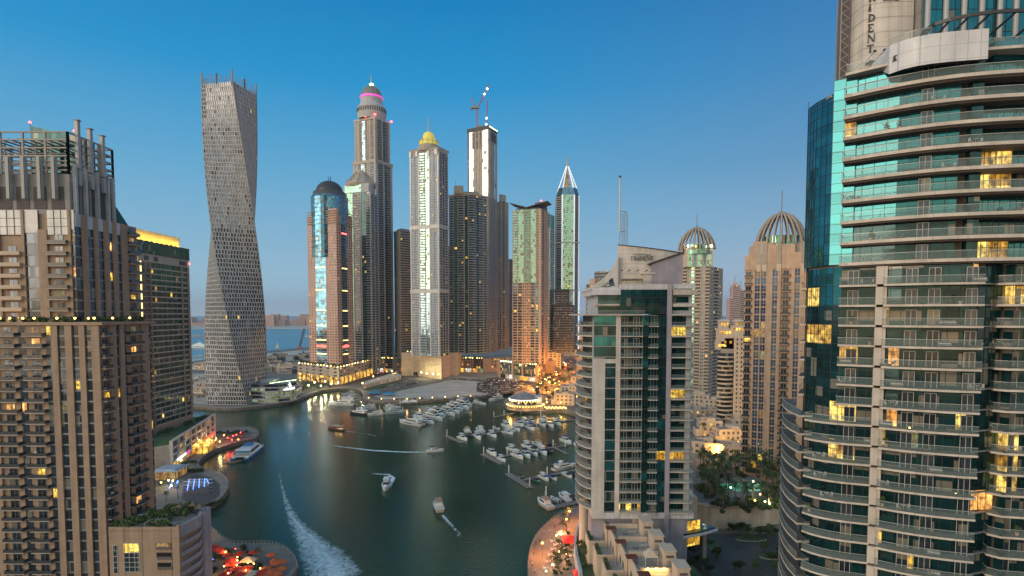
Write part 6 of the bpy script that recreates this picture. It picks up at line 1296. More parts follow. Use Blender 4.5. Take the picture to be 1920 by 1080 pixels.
body(B, poly, QZ, zt, [[('B', 5, bw), ('P', 1), ('W', 3, dict(n=2, ww=.5, hh=.6)), ('G', 3, dict(m='g_green', lh=.8)), ('P', 1), ('B', 5, bw), ('P', 1), ('W', 3, dict(n=2)), ('P', 1), ('B', 4, bw)], [('W', 4, dict(n=3, ww=.4)), ('B', 4, bw), ('W', 3, dict(n=2)), ('P', 1)]], 3.2, 'w_warm', .045)
c = cen(poly); z1 = Zat(466, 560); cx = Xat(1304, 562)
B.wall.prism([(cx - 13, 553), (cx + 13, 553), (cx + 13, 575), (cx - 13, 575)], zt, z1, 'w_cream')
facade(B, (cx - 13, 552.6), (cx + 13, 552.6), zt, z1, 5.5, [('P', 1, dict(m='w_cream')), ('G', 4, dict(m='g_mint', mull=3)), ('P', 1, dict(m='w_cream')), ('G', 2, dict(m='g_blue')), ('P', 1, dict(m='w_cream')), ('G', 4, dict(m='g_mint', mull=3)), ('P', 1, dict(m='w_cream')), ('G', 2, dict(m='g_blue')), ('P', 1, dict(m='w_cream')), ('G', 4, dict(m='g_mint')), ('P', 1, dict(m='w_cream'))], 0, 'w_cream')
ribbed(B, cx, 562, z1, 17.5, 19, Zat(402, 562), 22, w=.8)
for px, mt in ((1301, 'lamp_gold'), (1288, 'lamp_white'), (1331, 'lamp_white'), (1288, 'lamp_blue')): B.part('roof_lamp').rev([(.01, z1), (.8, z1 + .6), (.8, z1 + 1.6), (.01, z1 + 2.2)], Xat(px, 548), 548 + (mt == 'lamp_blue') * -1, mt, 8)
B.finish()
# rounded balcony block
B = Bld('curved_apartment_block', 'beige block with stacked curved balconies and golden roof rooms, left of the tan tower', 'building', (Xat(1360, 420), 425, QZ))
cx, cy = Xat(1362, 430), 430; zt = Zat(655, 420)
poly = foot2((1346, 424), (1398, 418), 30); B.wall.prism(inset(poly, 3), QZ, zt, 'w_stone'); f_ = F(poly[0], poly[1])
nf = int((zt - 8) / 3.3)
facade(B, f_.p(f_.len * .62, 0, 0)[:2], poly[1], QZ, Zat(632, 420), 3.3, [('P', 1), ('W', 2, dict(n=1, ww=.4)), ('P', .6), ('W', 2, dict(n=1, ww=.4)), ('P', 1)], .04, 'w_cream')
f_.box(B.wall, f_.len * .62, f_.len, -14, -.1, QZ, Zat(630, 420), 'w_cream')
arc = [(f_.len * .02 + f_.len * .58 * i / 8, 3.5 * math.sin(math.pi * i / 8)) for i in range(9)]
for k in range(nf):
    z = 8 + k * 3.3; m = B.part('balcony')
    out = [f_.p(u, o + .2, 0)[:2] for u, o in arc]; inn = [f_.p(u, o * .5 - 1.6, 0)[:2] for u, o in arc]
    band(m, out, inn, z - .2, z + .15, 'w_cream'); band(m, out, offs(out, .1), z + .15, z + 1.05, 'rail_beige')
    q = B.part('window')
    for a, c2 in zip(inn, inn[1:]): ff = F(a, c2); ff.box(q, 0, ff.len, -.3, 0.05, z + .2, z + 3.1, 'l_dim' if RND.random() < .06 else 'g_dark')
m = B.part('roof_room'); zz_ = Zat(640, 425)
for a, c2, h0, h1 in ((1348, 1362, 655, 640), (1356, 1396, 646, 634), (1350, 1372, 636, 616), (1372, 1398, 634, 610)):
    B.wall.box(Xat(a, 432), Xat(c2, 432), 428, 440, zt - 1, Zat(h1, 430), 'w_cream')
    for i in range(4): x = Xat(a + (c2 - a) * (i + .5) / 4, 428); q = B.part('wall_lamp'); q.box(x - .8, x + .8, 427.6, 427.95, Zat(h1 + 10, 428), Zat(h1 + 5, 428), 'l_gold')
for a, h1 in ((1350, 597), (1378, 597)):
    m = B.part('roof_tower'); x0, x1 = Xat(a, 436), Xat(a + 15, 436); m.box(x0, x1, 434, 440, zt, Zat(h1 + 6, 436), 'w_cream'); m.prism([(x0 - .8, 433), (x1 + .8, 433), (x1 + .8, 441), (x0 - .8, 441)], Zat(h1 + 6, 436), Zat(h1 + 2, 436), 'w_cream', scale=.6)
    for i in range(3): B.part('wall_lamp').box(x0 + .5 + i * 2, x0 + 1.6 + i * 2, 433.6, 433.95, Zat(h1 + 14, 434), Zat(h1 + 8, 434), 'l_gold')
B.finish()
# building left of the sign tower and the dark lattice block
poly = foot3((1099, 420), (1120, 410), (1135, 430)); B = newb('pinkish brown block peeking out left of the white sign tower', poly, 'apartment_block', 'building', None)
body(B, poly, QZ, Zat(532, 410), [[('B', 3, dict(slab='w_cream', g='g_dark')), ('P', 1), ('W', 3, dict(n=2)), ('B', 3, dict(slab='w_cream'))], None], 3.3, 'w_tan', .08); f_ = F(poly[0], poly[1]); f_.box(B.wall, 2, 8, -8, -1, Zat(532, 410), Zat(522, 410), 'w_tan'); B.finish()
poly = foot3((1114, 620), (1142, 610), (1160, 630)); B = newb('dark patterned screen tower behind the buttress of the white sign tower', poly, 'screened_block', 'building', None)
zt = Zat(508, 612); body(B, poly, QZ, zt, [[('S', 8, dict(m='w_dark'))], None], 3.6, 'w_dark', .01); f_ = F(poly[0], poly[1]); m = B.part('screen')
for k in range(8):
    for i in range(5): 
        u = f_.len * (i + .5) / 5; z = zt - 3 - k * 4; 
        for a in range(6): t0, t1 = math.pi / 3 * a, math.pi / 3 * (a + 1); m.tube(f_.p(u + 1.7 * math.cos(t0), .6, z + 1.9 * math.sin(t0)), f_.p(u + 1.7 * math.cos(t1), .6, z + 1.9 * math.sin(t1)), .22, 'metal_grey', 3)
B.finish()
# hazy distant towers on the right horizon and generic city blocks further out
rc = random.Random(12)
for i, (px, w, py, Dd, lab) in enumerate(((1373, 9, 560, 2300, 'hazy pink tower far off, left of two in the gap between right bank towers'), (1380, 12, 535, 2500, 'hazy pointed tower far off, tallest in the gap between right bank towers'), (1391, 8, 545, 2600, 'hazy grey tower far off, rightmost in the gap between right bank towers'))):
    poly = foot2((px - w / 2, Dd), (px + w / 2, Dd), 40); B = newb(lab, poly, 'distant_tower', 'tower', 'hazy distant towers')
    body(B, poly, QZ, Zat(py, Dd), [[('S', 5, dict(m='w_pink'))]], 9, 'w_pink', .03); zz_ = Zat(py, Dd); B.wall.prism(inset(poly, 6), zz_, zz_ + 14, 'w_pink', scale=.6); B.part('mast').tube((cen(poly)[0], cen(poly)[1], zz_ + 10), (cen(poly)[0], cen(poly)[1], zz_ + 45), 1.2, 'metal_grey', 4); B.finish()
# low rise houses: a thing each
def house(x, y, w, d, h, ang, label, z0=QZ, name='villa', group='low cream villas on the right bank', mat='w_cream', lit=.25, seed=0):
    r = random.Random(seed); B = Bld(name, label, 'house', (x, y, z0), group, 30)
    c, s_ = math.cos(ang), math.sin(ang)
    def rect(a0, a1, b0, b1): return [(x + a * c - b_ * s_, y + a * s_ + b_ * c) for a, b_ in ((a0, b0), (a1, b0), (a1, b1), (a0, b1))]
    P = rect(-w / 2, w / 2, -d / 2, d / 2); B.wall.prism(inset(P, .25), z0, z0 + h, mat, 'w_conc')
    nf = max(1, int(h / 3.4))
    for i in range(4): facade(B, P[i], P[(i + 1) % 4], z0, z0 + h, h / nf, [('P', .5, dict(out=.1, m=mat)), ('W', 5, dict(n=max(2, int((w if i % 2 == 0 else d) / 4)), ww=.45, hh=.5, m=mat, frame=mat)), ('P', .5, dict(out=.1, m=mat))], lit, mat)
    q = rect(-w / 2 - .2, w / 2 + .2, -d / 2 - .2, d / 2 + .2); pr = B.part('parapet')
    for i in range(4): F(q[i], q[(i + 1) % 4]).box(pr, 0, F(q[i], q[(i + 1) % 4]).len, -.35, 0, z0 + h, z0 + h + .9, mat)
    for _ in range(r.randint(1, 3)):
        a, b_ = r.uniform(-w / 3, w / 3), r.uniform(-d / 3, d / 3); kk = r.uniform(1.4, 3); B.part('roof_room').prism(rect(a - kk, a + kk, b_ - kk, b_ + kk), z0 + h, z0 + h + r.uniform(1.8, 3), mat)
    if r.random() < .7: t = B.part('terrace'); t.prism(rect(-w / 2 - 3, -w / 2 + .1, -d / 2, d / 2 - 2), z0, z0 + h * .5, mat, 'w_conc')
    return B.finish()
vl = [(1070, 742, 'villa'), (1082, 722, 'a'), (1094, 700, 'b'), (1060, 758, 'c'), (1105, 735, 'd'), (1320, 745, 'e'), (1335, 762, 'f'), (1318, 782, 'g'), (1345, 795, 'h'), (1372, 788, 'i'), (1330, 815, 'j'), (1362, 822, 'k'), (1388, 810, 'l'), (1312, 760, 'm'), (1322, 848, 'n'), (1350, 852, 'o'), (1378, 858, 'p')]
vd = ['cream stepped villa left of the white sign tower, nearest the waterfront restaurant', 'cream villa beside the lit road, second up from the restaurant', 'cream villa highest up beside the lit road', 'low cream house directly behind the restaurant palms', 'cream villa tucked against the white sign tower', 'white house with green lit roof line right of the white sign tower', 'cream house below the curved balcony block', 'flat cream house with three roof boxes, near the white sign tower', 'stepped cream house in the middle of the villa cluster', 'cream house touching the tan ribbed tower', 'long cream house lit from below by palms', 'cream house with dark windows above the lit terrace', 'small house at the foot of the tan ribbed tower', 'narrow house half hidden by the white sign tower balconies', 'golden lit house facing the dark palms', 'golden lit house in the centre of the lit terrace', 'golden lit house next to the tan tower base']
for i, (px, py, _) in enumerate(vl):
    g = G(px, py, QZ); dd = g.y; sc = 1.0 if px > 1200 else 1.15
    house(g.x, g.y, rc.uniform(13, 19) * sc, rc.uniform(10, 15) * sc, rc.choice([7, 7, 10.4, 10.4]), rc.uniform(-.5, .1), vd[i], lit=.5 if i > 13 else .14, seed=i)
# skyline behind
n = 0
plc = ['directly behind the villas', 'by the lit road', 'near the pointed white tower', 'on the right horizon', 'behind the tan ribbed tower', 'past the olive tower', 'near the distant ribbed tower', 'behind the white sign tower']
adj = ['low sandy', 'flat grey', 'pale boxy', 'long beige', 'squat brown', 'tall plain cream', 'broad stone']
cds = [700 * (1.0 + rc.random() * 3.2) for _ in range(56)]
for i in range(56):
    px = rc.uniform(1060, 1420); Dd = cds[i]
    w = rc.uniform(22, 60); h = rc.uniform(8, 26) if rc.random() < .8 else rc.uniform(30, 60)
    x = Xat(px, Dd)
    if abs(x - Xat(1304, 562)) < 40 and Dd < 620: continue
    if 1085 < px < 1300 and Dd < 760: continue
    house(x, Dd, w, rc.uniform(20, 40), h, rc.uniform(-.6, .6), '%s block %s, %s nearest of the city blocks' % (adj[i % 7], plc[(i * 3) % 8], ordw(sorted(cds).index(Dd))), name='city_block', group='city blocks on the right horizon', mat=rc.choice(['w_cream', 'w_stone', 'w_warm', 'w_conc']), lit=.22, seed=i + 40)
# far island
for i in range(30):
    px = 340 + i * 8.4 + rc.uniform(-2, 2); Dd = rc.uniform(3950, 4500)
    if 392 < px < 484: continue
    w = rc.uniform(45, 95); h = rc.choice([24, 34, 46, 58, 66]) * (1.25 if 500 < px < 580 else .9)
    house(Xat(px, Dd), Dd, w, 60, h, rc.uniform(-.3, .3), 'hazy pinkish block number %s along the far island shore' % ['one', 'two', 'three', 'four', 'five', 'six', 'seven', 'eight', 'nine', 'ten', 'eleven', 'twelve', 'thirteen', 'fourteen', 'fifteen', 'sixteen', 'seventeen', 'eighteen', 'nineteen', 'twenty', 'twenty one', 'twenty two', 'twenty three', 'twenty four', 'twenty five', 'twenty six', 'twenty seven', 'twenty eight', 'twenty nine', 'thirty'][i] + ' from the left', z0=3, name='island_block', group='hazy blocks on the far island', mat='w_pink', lit=.10, seed=i + 100)
# ---------------------------------------------------------------- helpers for repeats
def spread(protos, spots, fmt, cat, group, key=None):
    """spots: (x, y, z, rot, scale[, proto]); copies each prototype with its parts; {o} in fmt = order from the left of the view"""
    spots = sorted(spots, key=key or (lambda s: proj((s[0], s[1], s[2]))[0] if proj((s[0], s[1], s[2])) else 0)); used = set()
    for i, s in enumerate(spots):
        k = s[5] if len(s) > 5 else RND.randrange(len(protos)); p = protos[k]
        o = p if p not in used and not p.get('used') else copytree(p)
        if o is p: used.add(p); p['used'] = 1
        o.location = (s[0], s[1], s[2]); o.rotation_euler = (0, 0, s[3]); o.scale = (s[4],) * 3
        tag(o, fmt.format(o=ordw(i)) if isinstance(fmt, str) else fmt(i, s, k), cat, group)
        if 'used' in o: pass
def clean(protos):
    for p in protos:
        if not p.get('used'):
            for c in list(p.children_recursive): bpy.data.objects.remove(c)
            bpy.data.objects.remove(p)
def park(o): o.location = (0, -900, -500); return o
plain('frond', (.045, .075, .022), .8); plain('frond_light', (.08, .11, .035), .8); plain('frond_dry', (.16, .12, .06), .9)
def make_palm(seed, h=8.0):
    r = random.Random(seed); root = park(empty('palm_tree', (0, 0, 0))); m = MB(); p = Vector((0, 0, 0)); lean = Vector((r.uniform(-.06, .06), r.uniform(-.06, .06), 1))
    for k in range(6): q = p + lean * h / 6 + Vector((r.uniform(-.04, .04), r.uniform(-.04, .04), 0)); m.tube(p, q, .28 - .02 * k, 'bark', 7, .26 - .02 * k); p = q
    m.build('trunk', root); c = MB()
    for i in range(26):
        az = 2 * math.pi * i / 26 * 3.3 + r.uniform(-.2, .2); el = r.uniform(-.25, 1.15); Lf = r.uniform(2.4, 3.4); pts = []; q = p.copy(); d = Vector((math.cos(az) * math.cos(el), math.sin(az) * math.cos(el), math.sin(el)))
        mt = 'frond_dry' if el < -.1 else r.choice(['frond', 'frond', 'frond_light'])
        for k in range(7): pts.append(q.copy()); q = q + d * Lf / 6; d = (d + Vector((0, 0, -.24))).normalized()
        for k in range(6):
            a, b_ = pts[k], pts[k + 1]; t = (b_ - a).normalized(); s = t.cross(Vector((0, 0, 1))).normalized() if abs(t.z) < .98 else Vector((1, 0, 0)); w = .62 * math.sin(math.pi * (k + 1.2) / 7.6)
            for sg in (-1, 1):
                for e in (.25, .75):
                    o_ = a + (b_ - a) * e; tipp = o_ + s * sg * w + t * w * .55 + Vector((0, 0, -w * .35)); c.add([tuple(o_ - t * .09), tuple(o_ + t * .12), tuple(tipp)], [(0, 1, 2)], mt)
            c.tube(a, b_, .035, mt, 3)
    c.build('crown', root); return root
def make_tree(seed, h=6.0, rad=2.8, n=900, s=.22):
    r = random.Random(seed); root = park(empty('broadleaf_tree', (0, 0, 0))); m = MB(); m.tube((0, 0, 0), (0, 0, h * .4), .26, 'bark', 7, .18)
    cl = []
    for i in range(13):
        a = r.uniform(0, 6.28); rr = rad * r.uniform(.15, .85); z = h * r.uniform(.42, .92); cl.append((rr * math.cos(a), rr * math.sin(a), z, rad * r.uniform(.28, .5)))
        m.tube((0, 0, h * .34), (rr * math.cos(a) * .9, rr * math.sin(a) * .9, z), .1, 'bark', 4, .03)
    m.build('trunk', root); c = MB()
    for (x, y, z, q) in cl: leafball(c, (x, y, z), q, q * .75, n // 13, r, s)
    c.build('crown', root); return root
palms = [make_palm(1, 8.5), make_palm(2, 7.0), make_palm(3, 6.0)]
trees = [make_tree(1), make_tree(2, 5, 2.4), make_tree(3, 7, 3.4)]
def make_bush(seed):
    r = random.Random(seed); m = MB(); 
    for k in range(4): leafball(m, (r.uniform(-.6, .6), r.uniform(-.6, .6), .7), .75, .6, 90, r, .16)
    o = m.build('round_bush'); return park(o)
bushes = [make_bush(1), make_bush(2)]
rp = random.Random(31)
def pxspots(lst, z, sc=(.85, 1.2)): return [(G(x, y, z).x, G(x, y, z).y, z, rp.uniform(0, 6), rp.uniform(*sc)) for x, y in lst]
# ---------------------------------------------------------------- pool deck right of the white tower
DZ = 12.0
deck = [(74, 233), (80, 229), (90, 229), (102, 231), (112, 233), (118, 262), (110, 286), (96, 300), (74, 300)]
mb = MB(); mb.prism(deck, QZ, DZ, 'w_cream', 'city_ground')
B = Bld('retaining_wall', 'long curved tan wall holding up the palm garden and pool', 'wall', (92, 229, QZ)); wl = smooth_line([(72, 236), (76, 230.5), (84, 227.2), (94, 227.6), (104, 230.4), (114, 235)], 2)
for a, c in zip(wl, wl[1:]): ff = F(a, c); ff.box(B.wall, 0, ff.len, -.8, 0, QZ, DZ + .2, 'w_cream'); ff.box(B.wall, 0, ff.len, -.9, .18, DZ - 1.2, DZ - .9, 'w_stone'); rr_ = B.part('handrail'); ff.box(rr_, 0, ff.len, -.5, -.44, DZ + 1.2, DZ + 1.26, 'rail_rim'); ff.box(rr_, 0, .06, -.5, -.44, DZ + .2, DZ + 1.2, 'rail_rim')
B.wall.box(70, 75.5, 228, 240, QZ, DZ + 3.2, 'w_cream'); B.finish(); struct('garden_terrace', mb)
pc = G(1394, 914, DZ)
litmat('pool_water', (.10, .85, .55), .75, .5, .5)
r = empty('swimming_pool', (pc.x, pc.y, DZ), 'glowing turquoise pool among the dark palms', 'pool'); m = MB(); P = [(pc.x + (9 + 1.5 * math.sin(3 * t)) * math.cos(t), pc.y + (6.5 + math.cos(2 * t)) * math.sin(t)) for t in [2 * math.pi * i / 28 for i in range(28)]]
m.prism(P, DZ + .02, DZ + .14, 'pool_water'); m.build('water', r, (pc.x, pc.y, DZ)); m = MB(); o_ = [(pc.x + (p[0] - pc.x) * 1.08, pc.y + (p[1] - pc.y) * 1.08) for p in P]; band(m, (o_ + o_[:1])[::1], (P + P[:1]), DZ + .01, DZ + .2, 'kerb'); m.build('rim', r, (pc.x, pc.y, DZ))
sp = [(1335, 905), (1345, 925), (1352, 893), (1350, 945), (1362, 912), (1366, 938), (1372, 890), (1380, 940), (1392, 948), (1405, 935), (1412, 945), (1420, 925), (1428, 940), (1436, 915), (1442, 935), (1450, 920), (1455, 945), (1462, 930), (1470, 945), (1340, 885), (1360, 880), (1385, 893), (1425, 900), (1445, 900), (1460, 905), (1330, 935), (1356, 958), (1398, 958), (1440, 955), (1475, 920)] + [(1312 + rp.uniform(0, 60), 872 + rp.uniform(0, 62)) for _ in range(22)] + [(1375 + rp.uniform(0, 95), 876 + rp.uniform(0, 20)) for _ in range(14)]
sp = [q for q in sp if not (1362 < q[0] < 1428 and 903 < q[1] < 938)]
spread(palms, pxspots(sp, DZ, (.85, 1.15)), '{o} palm from the left in the dark grove around the turquoise pool', 'palm', 'palms around the pool')
bs = [(px + rp.uniform(-5, 5), py + rp.uniform(-5, 5)) for px, py in sp] + [(x + rp.uniform(-3, 3), 952 + rp.uniform(-4, 3)) for x in range(1340, 1470, 8)]
spread(bushes, pxspots(bs, DZ, (1.0, 2.2)), '{o} low bush from the left under the pool palms', 'bush', 'bushes under the pool palms')
def lamp(name, x, y, z, h, mat, label, cat='lamp', group=None, e=0, col=(1, .6, .2), r_=.25):
    rt = empty(name, (x, y, z), label, cat, group); m = MB(); m.tube((x, y, z), (x, y, z + h), .07, 'metal_dark', 5); m.build('pole', rt, (x, y, z))
    m = MB(); m.rev([(.02, z + h), (r_, z + h + r_ * .6), (r_, z + h + r_ * 1.6), (.02, z + h + r_ * 2.2)], x, y, mat, 8); m.build('bulb', rt, (x, y, z))
    if e:
        ld = bpy.data.lights.new('lamp_light', 'POINT'); ld.energy = e; ld.color = col; ld.shadow_soft_size = .5; lo = bpy.data.objects.new('lamp_light', ld); COL.objects.link(lo); lo.location = (0, 0, h + r_ * 2.2 + .7); lo.parent = rt
for i, (px, py, mt) in enumerate(((1412, 913, 'lamp_green'), (1425, 938, 'lamp_gold'), (1434, 952, 'lamp_green'), (1443, 956, 'lamp_green'), (1415, 950, 'lamp_gold'), (1370, 925, 'lamp_green'))):
    g = G(px, py, DZ); lamp('garden_lamp', g.x, g.y, DZ, 2.2, mt, '%s garden lamp by the turquoise pool' % ['palm ringed', 'golden', 'pale green front left', 'pale green front right', 'small golden front', 'leftmost pale green'][i], 'lamp', 'garden lamps', 900 if i in (0, 3, 4) else 0, (1, .85, .35), .32)
for i, (px, py) in enumerate(((1350, 872), (1420, 885), (1322, 868))):
    g = G(px, py, DZ - 3); lamp('garden_lamp', g.x, g.y, DZ - 3, 3.0, 'lamp_gold', ['warm lamp on the lit terrace before the golden houses', 'warm lamp at the foot of the tan ribbed tower', 'warm lamp beside the white sign tower terrace'][i], 'lamp', 'terrace lamps', 9000, (1, .55, .12), .35)
for i, (px, py) in enumerate(((1360, 822), (1384, 838), (1330, 838), (1345, 858), (1375, 862), (1392, 850))):
    g = G(px, py, QZ); lamp('garden_lamp', g.x, g.y, QZ, 3.0, 'lamp_gold', '%s warm lamp among the golden lit houses' % ['topmost', 'upper right', 'upper left', 'lower left', 'lower middle', 'rightmost'][i], 'lamp', 'villa lamps', 9000, (1, .55, .12), .35)
mb = MB(); mb.prism([(66, 242), (74, 241), (110, 300), (135, 345), (80, 350), (66, 320)], QZ, 3.4, 'w_stone', 'paving'); struct('lit_terrace_ground', mb)
spread(palms, pxspots([(1325, 838), (1338, 842), (1372, 845), (1318, 872), (1330, 865), (1340, 876), (1358, 868), (1378, 875), (1312, 800), (1328, 795), (1352, 808), (1318, 820)], QZ + .8, (.8, 1.1)), '{o} palm from the left among the golden lit houses', 'palm', 'palms among the lit houses')
# driveway and planting under the wall
sheet('driveway', None, QZ + .05, 'asphalt', world=[(60, 150), (62, 205), (76, 222), (104, 222), (112, 190), (106, 150)])
for i, (px, py, a, b_) in enumerate(((1408, 1012, 6, 2.2), (1450, 1045, 5, 2.5), (1330, 1020, 3, 5))):
    g = G(px, py, QZ); r = empty('planter_island', (g.x, g.y, QZ), '%s kerbed planting island in the dark driveway' % ['pale oval', 'leafy right', 'leafy left'][i], 'planter', 'driveway planters'); P = [(g.x + a * math.cos(t), g.y + b_ * math.sin(t)) for t in [2 * math.pi * k / 20 for k in range(20)]]
    m = MB(); m.prism(P, QZ, QZ + .5, 'kerb', 'lawn'); m.build('kerb', r, (g.x, g.y, QZ)); m = MB(); leafball(m, (g.x, g.y, QZ + 1.1), a * .7, .7, 260, rp, .22); m.build('foliage', r, (g.x, g.y, QZ))
sp = [(1375, 1003), (1390, 998), (1402, 1003), (1425, 1008), (1440, 1012), (1455, 1005), (1470, 1012), (1430, 1035), (1448, 1055), (1465, 1045), (1475, 1065), (1420, 1072), (1385, 1075), (1458, 1075), (1300, 1045), (1310, 1060), (1295, 1072), (1322, 1068), (1345, 1050), (1302, 1020), (1285, 1010), (1312, 1032), (1290, 1038), (1330, 1078)]
spread(trees, pxspots(sp, QZ, (.65, 1.0)), '{o} leafy tree from the left between the stepped houses and the near tower', 'tree', 'trees by the driveway')
# ---------------------------------------------------------------- stepped terrace houses, bottom right
TZ0 = 20.0
for k in range(6):
    y1 = 193.5 - 10.2 * k; y0 = y1 - 10.2; xl = 30.7 + 1.15 * k; xr = 43.5 + .7 * k; zt_ = TZ0 - .25 * k
    B = Bld('terrace_house', '%s stepped cream terrace house %s' % (['farthest', 'second', 'third', 'fourth', 'fifth', 'nearest'][k], ['under the white sign tower', 'from the white sign tower', 'in the row below the white sign tower', 'in the row, with a pale tent on its roof', 'in the row, with golden wall lamps', 'in the row, at the bottom edge'][k]), 'house', (xl + 5, y0 + 5, QZ), 'stepped terrace houses')
    B.wall.box(xl, xr, y0 + .01, y1 - .01, QZ, zt_, 'w_cream'); B.wall.box(xl - 5.5, xl - .01, y0 + .02, y1 - 1.5, QZ, zt_ - 5.5, 'w_cream'); B.wall.box(xr + .01, xr + 5, y0 + 1, y1 - .02, QZ, zt_ - 3.2, 'w_cream')
    B.part('roof_deck').box(xl + .5, xr - .3, y0 + .5, y1 - .4, zt_ + .01, zt_ + .05, 'paving_grey' if 'paving_grey' in MATS else plain('paving_grey', (.34, .31, .28), .85, var=.25, scale=.6))
    pr = B.part('parapet'); pr.box(xl, xr - 3, y1 - .42, y1 - .02, zt_ + .05, zt_ + 1.5, 'w_cream'); pr.box(xl, xl + .35, y0 + .3, y1 - .44, zt_ + .05, zt_ + .7, 'w_cream'); pr.box(xl, xr, y0 + .02, y0 + .3, zt_ + .05, zt_ + .35, 'w_cream')
    g = B.part('glass_railing'); g.box(xl + .1, xl + .16, y0 + .3, y1 - .5, zt_ + .7, zt_ + 1.25, 'rail_glass'); g.box(xl + .4, xr - 4, y0 + .1, y0 + .16, zt_ + .35, zt_ + 1.25, 'rail_glass'); g.box(xl + .4, xr - 4, y0 + .08, y0 + .18, zt_ + 1.25, zt_ + 1.31, 'rail_rim')
    s = B.part('stair_block'); sx, sy = xr - 3.3, y0 + 2.2; s.box(sx, sx + 3.3, sy, sy + 5.2, zt_ + .05, zt_ + 4.6, 'w_cream'); s.box(sx - .2, sx + 3.5, sy - .2, sy + 5.4, zt_ + 4.6, zt_ + 4.95, 'w_cream')
    w = B.part('window'); w.box(sx + .6, sx + 2.7, sy - .06, sy, zt_ + 2.9, zt_ + 3.6, 'w_brown_dark'); w = B.part('door'); w.box(sx + .7, sx + 2.6, sy - .05, sy, zt_ + .1, zt_ + 2.2, 'w_stone')
    p = B.part('pergola'); px_, py_ = xl - 1.6, y0 + 4.6; p.box(px_, px_ + 2.9, py_, py_ + 2.6, zt_ + 1.5, zt_ + 1.75, 'pergola_red' if 'pergola_red' in MATS else plain('pergola_red', (.14, .05, .04), .8, var=.3, scale=2))
    for i in range(7): p.box(px_ - .2, px_ + 3.1, py_ + i * .4, py_ + i * .4 + .12, zt_ + 1.76, zt_ + 1.9, 'pergola_red')
    for a in (px_ + .1, px_ + 2.7): p.box(a, a + .14, py_ + .1, py_ + .24, zt_ - 5.4, zt_ + 1.5, 'pergola_red'); 
    h = B.part('hedge'); 
    for q in range(7): leafball(h, (xl - 4.4, y0 + 1 + q * 1.15, zt_ - 4.6), .65, .6, 60, rp, .17)
    t = B.part('lower_deck'); t.box(xl - 5.2, xl - .3, y0 + .4, y1 - 1.8, zt_ - 5.49, zt_ - 5.45, 'paving_grey'); pr.box(xl - 5.5, xl - 5.2, y0 + .1, y1 - 1.6, zt_ - 5.45, zt_ - 4.6, 'w_cream'); pr.box(xl - 5.2, xl - .1, y0 + .1, y0 + .35, zt_ - 5.45, zt_ - 4.6, 'w_cream')
    w = B.part('window')
    for q in range(2): w = B.part('window'); w.box(xl - .06, xl, y0 + 1.5 + q * 4, y0 + 3.6 + q * 4, zt_ - 5.2, zt_ - 3.0, 'g_dark'); w = B.part('window'); w.box(xl + 1.5 + q * 5, xl + 3.6 + q * 5, y0 - .05, y0, zt_ - 4, zt_ - 1.8, 'l_dim' if k == 5 else 'g_dark')
    if k == 3:
        c = B.part('roof_tent'); c.prism([(37.2, y0 + 3), (41, y0 + 3), (41, y0 + 6.5), (37.2, y0 + 6.5)], zt_ + 2.6, zt_ + 4.6, 'tent_cream' if 'tent_cream' in MATS else plain('tent_cream', (.55, .44, .34), .9), scale=.12)
        for a in (37.4, 40.8):
            for b_ in (y0 + 3.2, y0 + 6.3): c.box(a - .1, a + .1, b_ - .1, b_ + .1, zt_, zt_ + 2.6, 'tent_cream')
    if k == 4:
        for q in range(3): l_ = B.part('wall_lamp'); l_.box(37 + q * 2.2, 37.4 + q * 2.2, y1 - .6, y1 - .43, zt_ + 1.1, zt_ + 1.5, 'lamp_gold')
    if k in (1, 2, 4): furniture(B, xl + 4, y0 + 4.5, zt_ + .06, 3); furniture(B, xl + 6.5, y0 + 5.5, zt_ + .06, 1)
    B.finish()
    if k == 4:
        ld = bpy.data.lights.new('wall_lamp_light', 'AREA'); ld.shape = 'RECTANGLE'; ld.size = 6; ld.size_y = .3; ld.energy = 260; ld.color = (1, .55, .15); lo = bpy.data.objects.new('wall_lamp_light', ld); COL.objects.link(lo); lo.location = (39.4, y1 - 1.0, zt_ + 1.4); lo.rotation_euler = (R(25), 0, 0)
# garden between the houses and the promenade, behind a curved grey wall
cw = smooth_line([tuple(G(x, y, 7)[:2]) for x, y in ((1103, 962), (1088, 978), (1080, 1000), (1078, 1022), (1083, 1050), (1092, 1085))] + [(17, 140)], 2)
B = Bld('curved_wall', 'curved blue grey garden wall between the lit promenade and the stepped houses', 'wall', (cw[3][0], cw[3][1], QZ))
for a, c in zip(cw, cw[1:]): ff = F(a, c); ff.box(B.wall, 0, ff.len, -.5, .5, QZ, 7.6, 'w_bluegrey')
B.finish()
mb = MB(); mb.prism([(p[0] + .6, p[1]) for p in cw] + [(60, 140), (60, 184), (27, 200)], QZ, 6.9, 'w_stone', 'lawn'); struct('garden_ground', mb)
spread(trees, pxspots([(1098, 1015), (1110, 1012), (1094, 1028), (1106, 1032), (1118, 1040), (1100, 1048), (1112, 1056), (1092, 1040)], 7, (.55, .8)), '{o} leafy tree from the left behind the curved grey wall', 'tree', 'trees behind the curved wall')
spread(bushes, pxspots([(1098, 1063), (1109, 1065), (1119, 1067), (1129, 1068), (1138, 1070)], 7, (.9, 1.1)), '{o} clipped round bush from the left in the row by the stepped houses', 'bush', 'clipped bushes')
pq = G(1100, 985, 7); r = empty('plunge_pool', (pq.x, pq.y, 7), 'small blue pool inside the curved grey wall', 'pool'); m = MB(); m.box(pq.x - 2.5, pq.x + 2, pq.y - 6, pq.y + 6, 6.95, 7.15, 'g_blue'); m.build('water', r, (pq.x, pq.y, 7)); m = MB(); m.box(pq.x - 2.9, pq.x + 2.4, pq.y - 6.4, pq.y + 6.4, 6.9, 7.05, 'kerb'); m.build('rim', r, (pq.x, pq.y, 7))
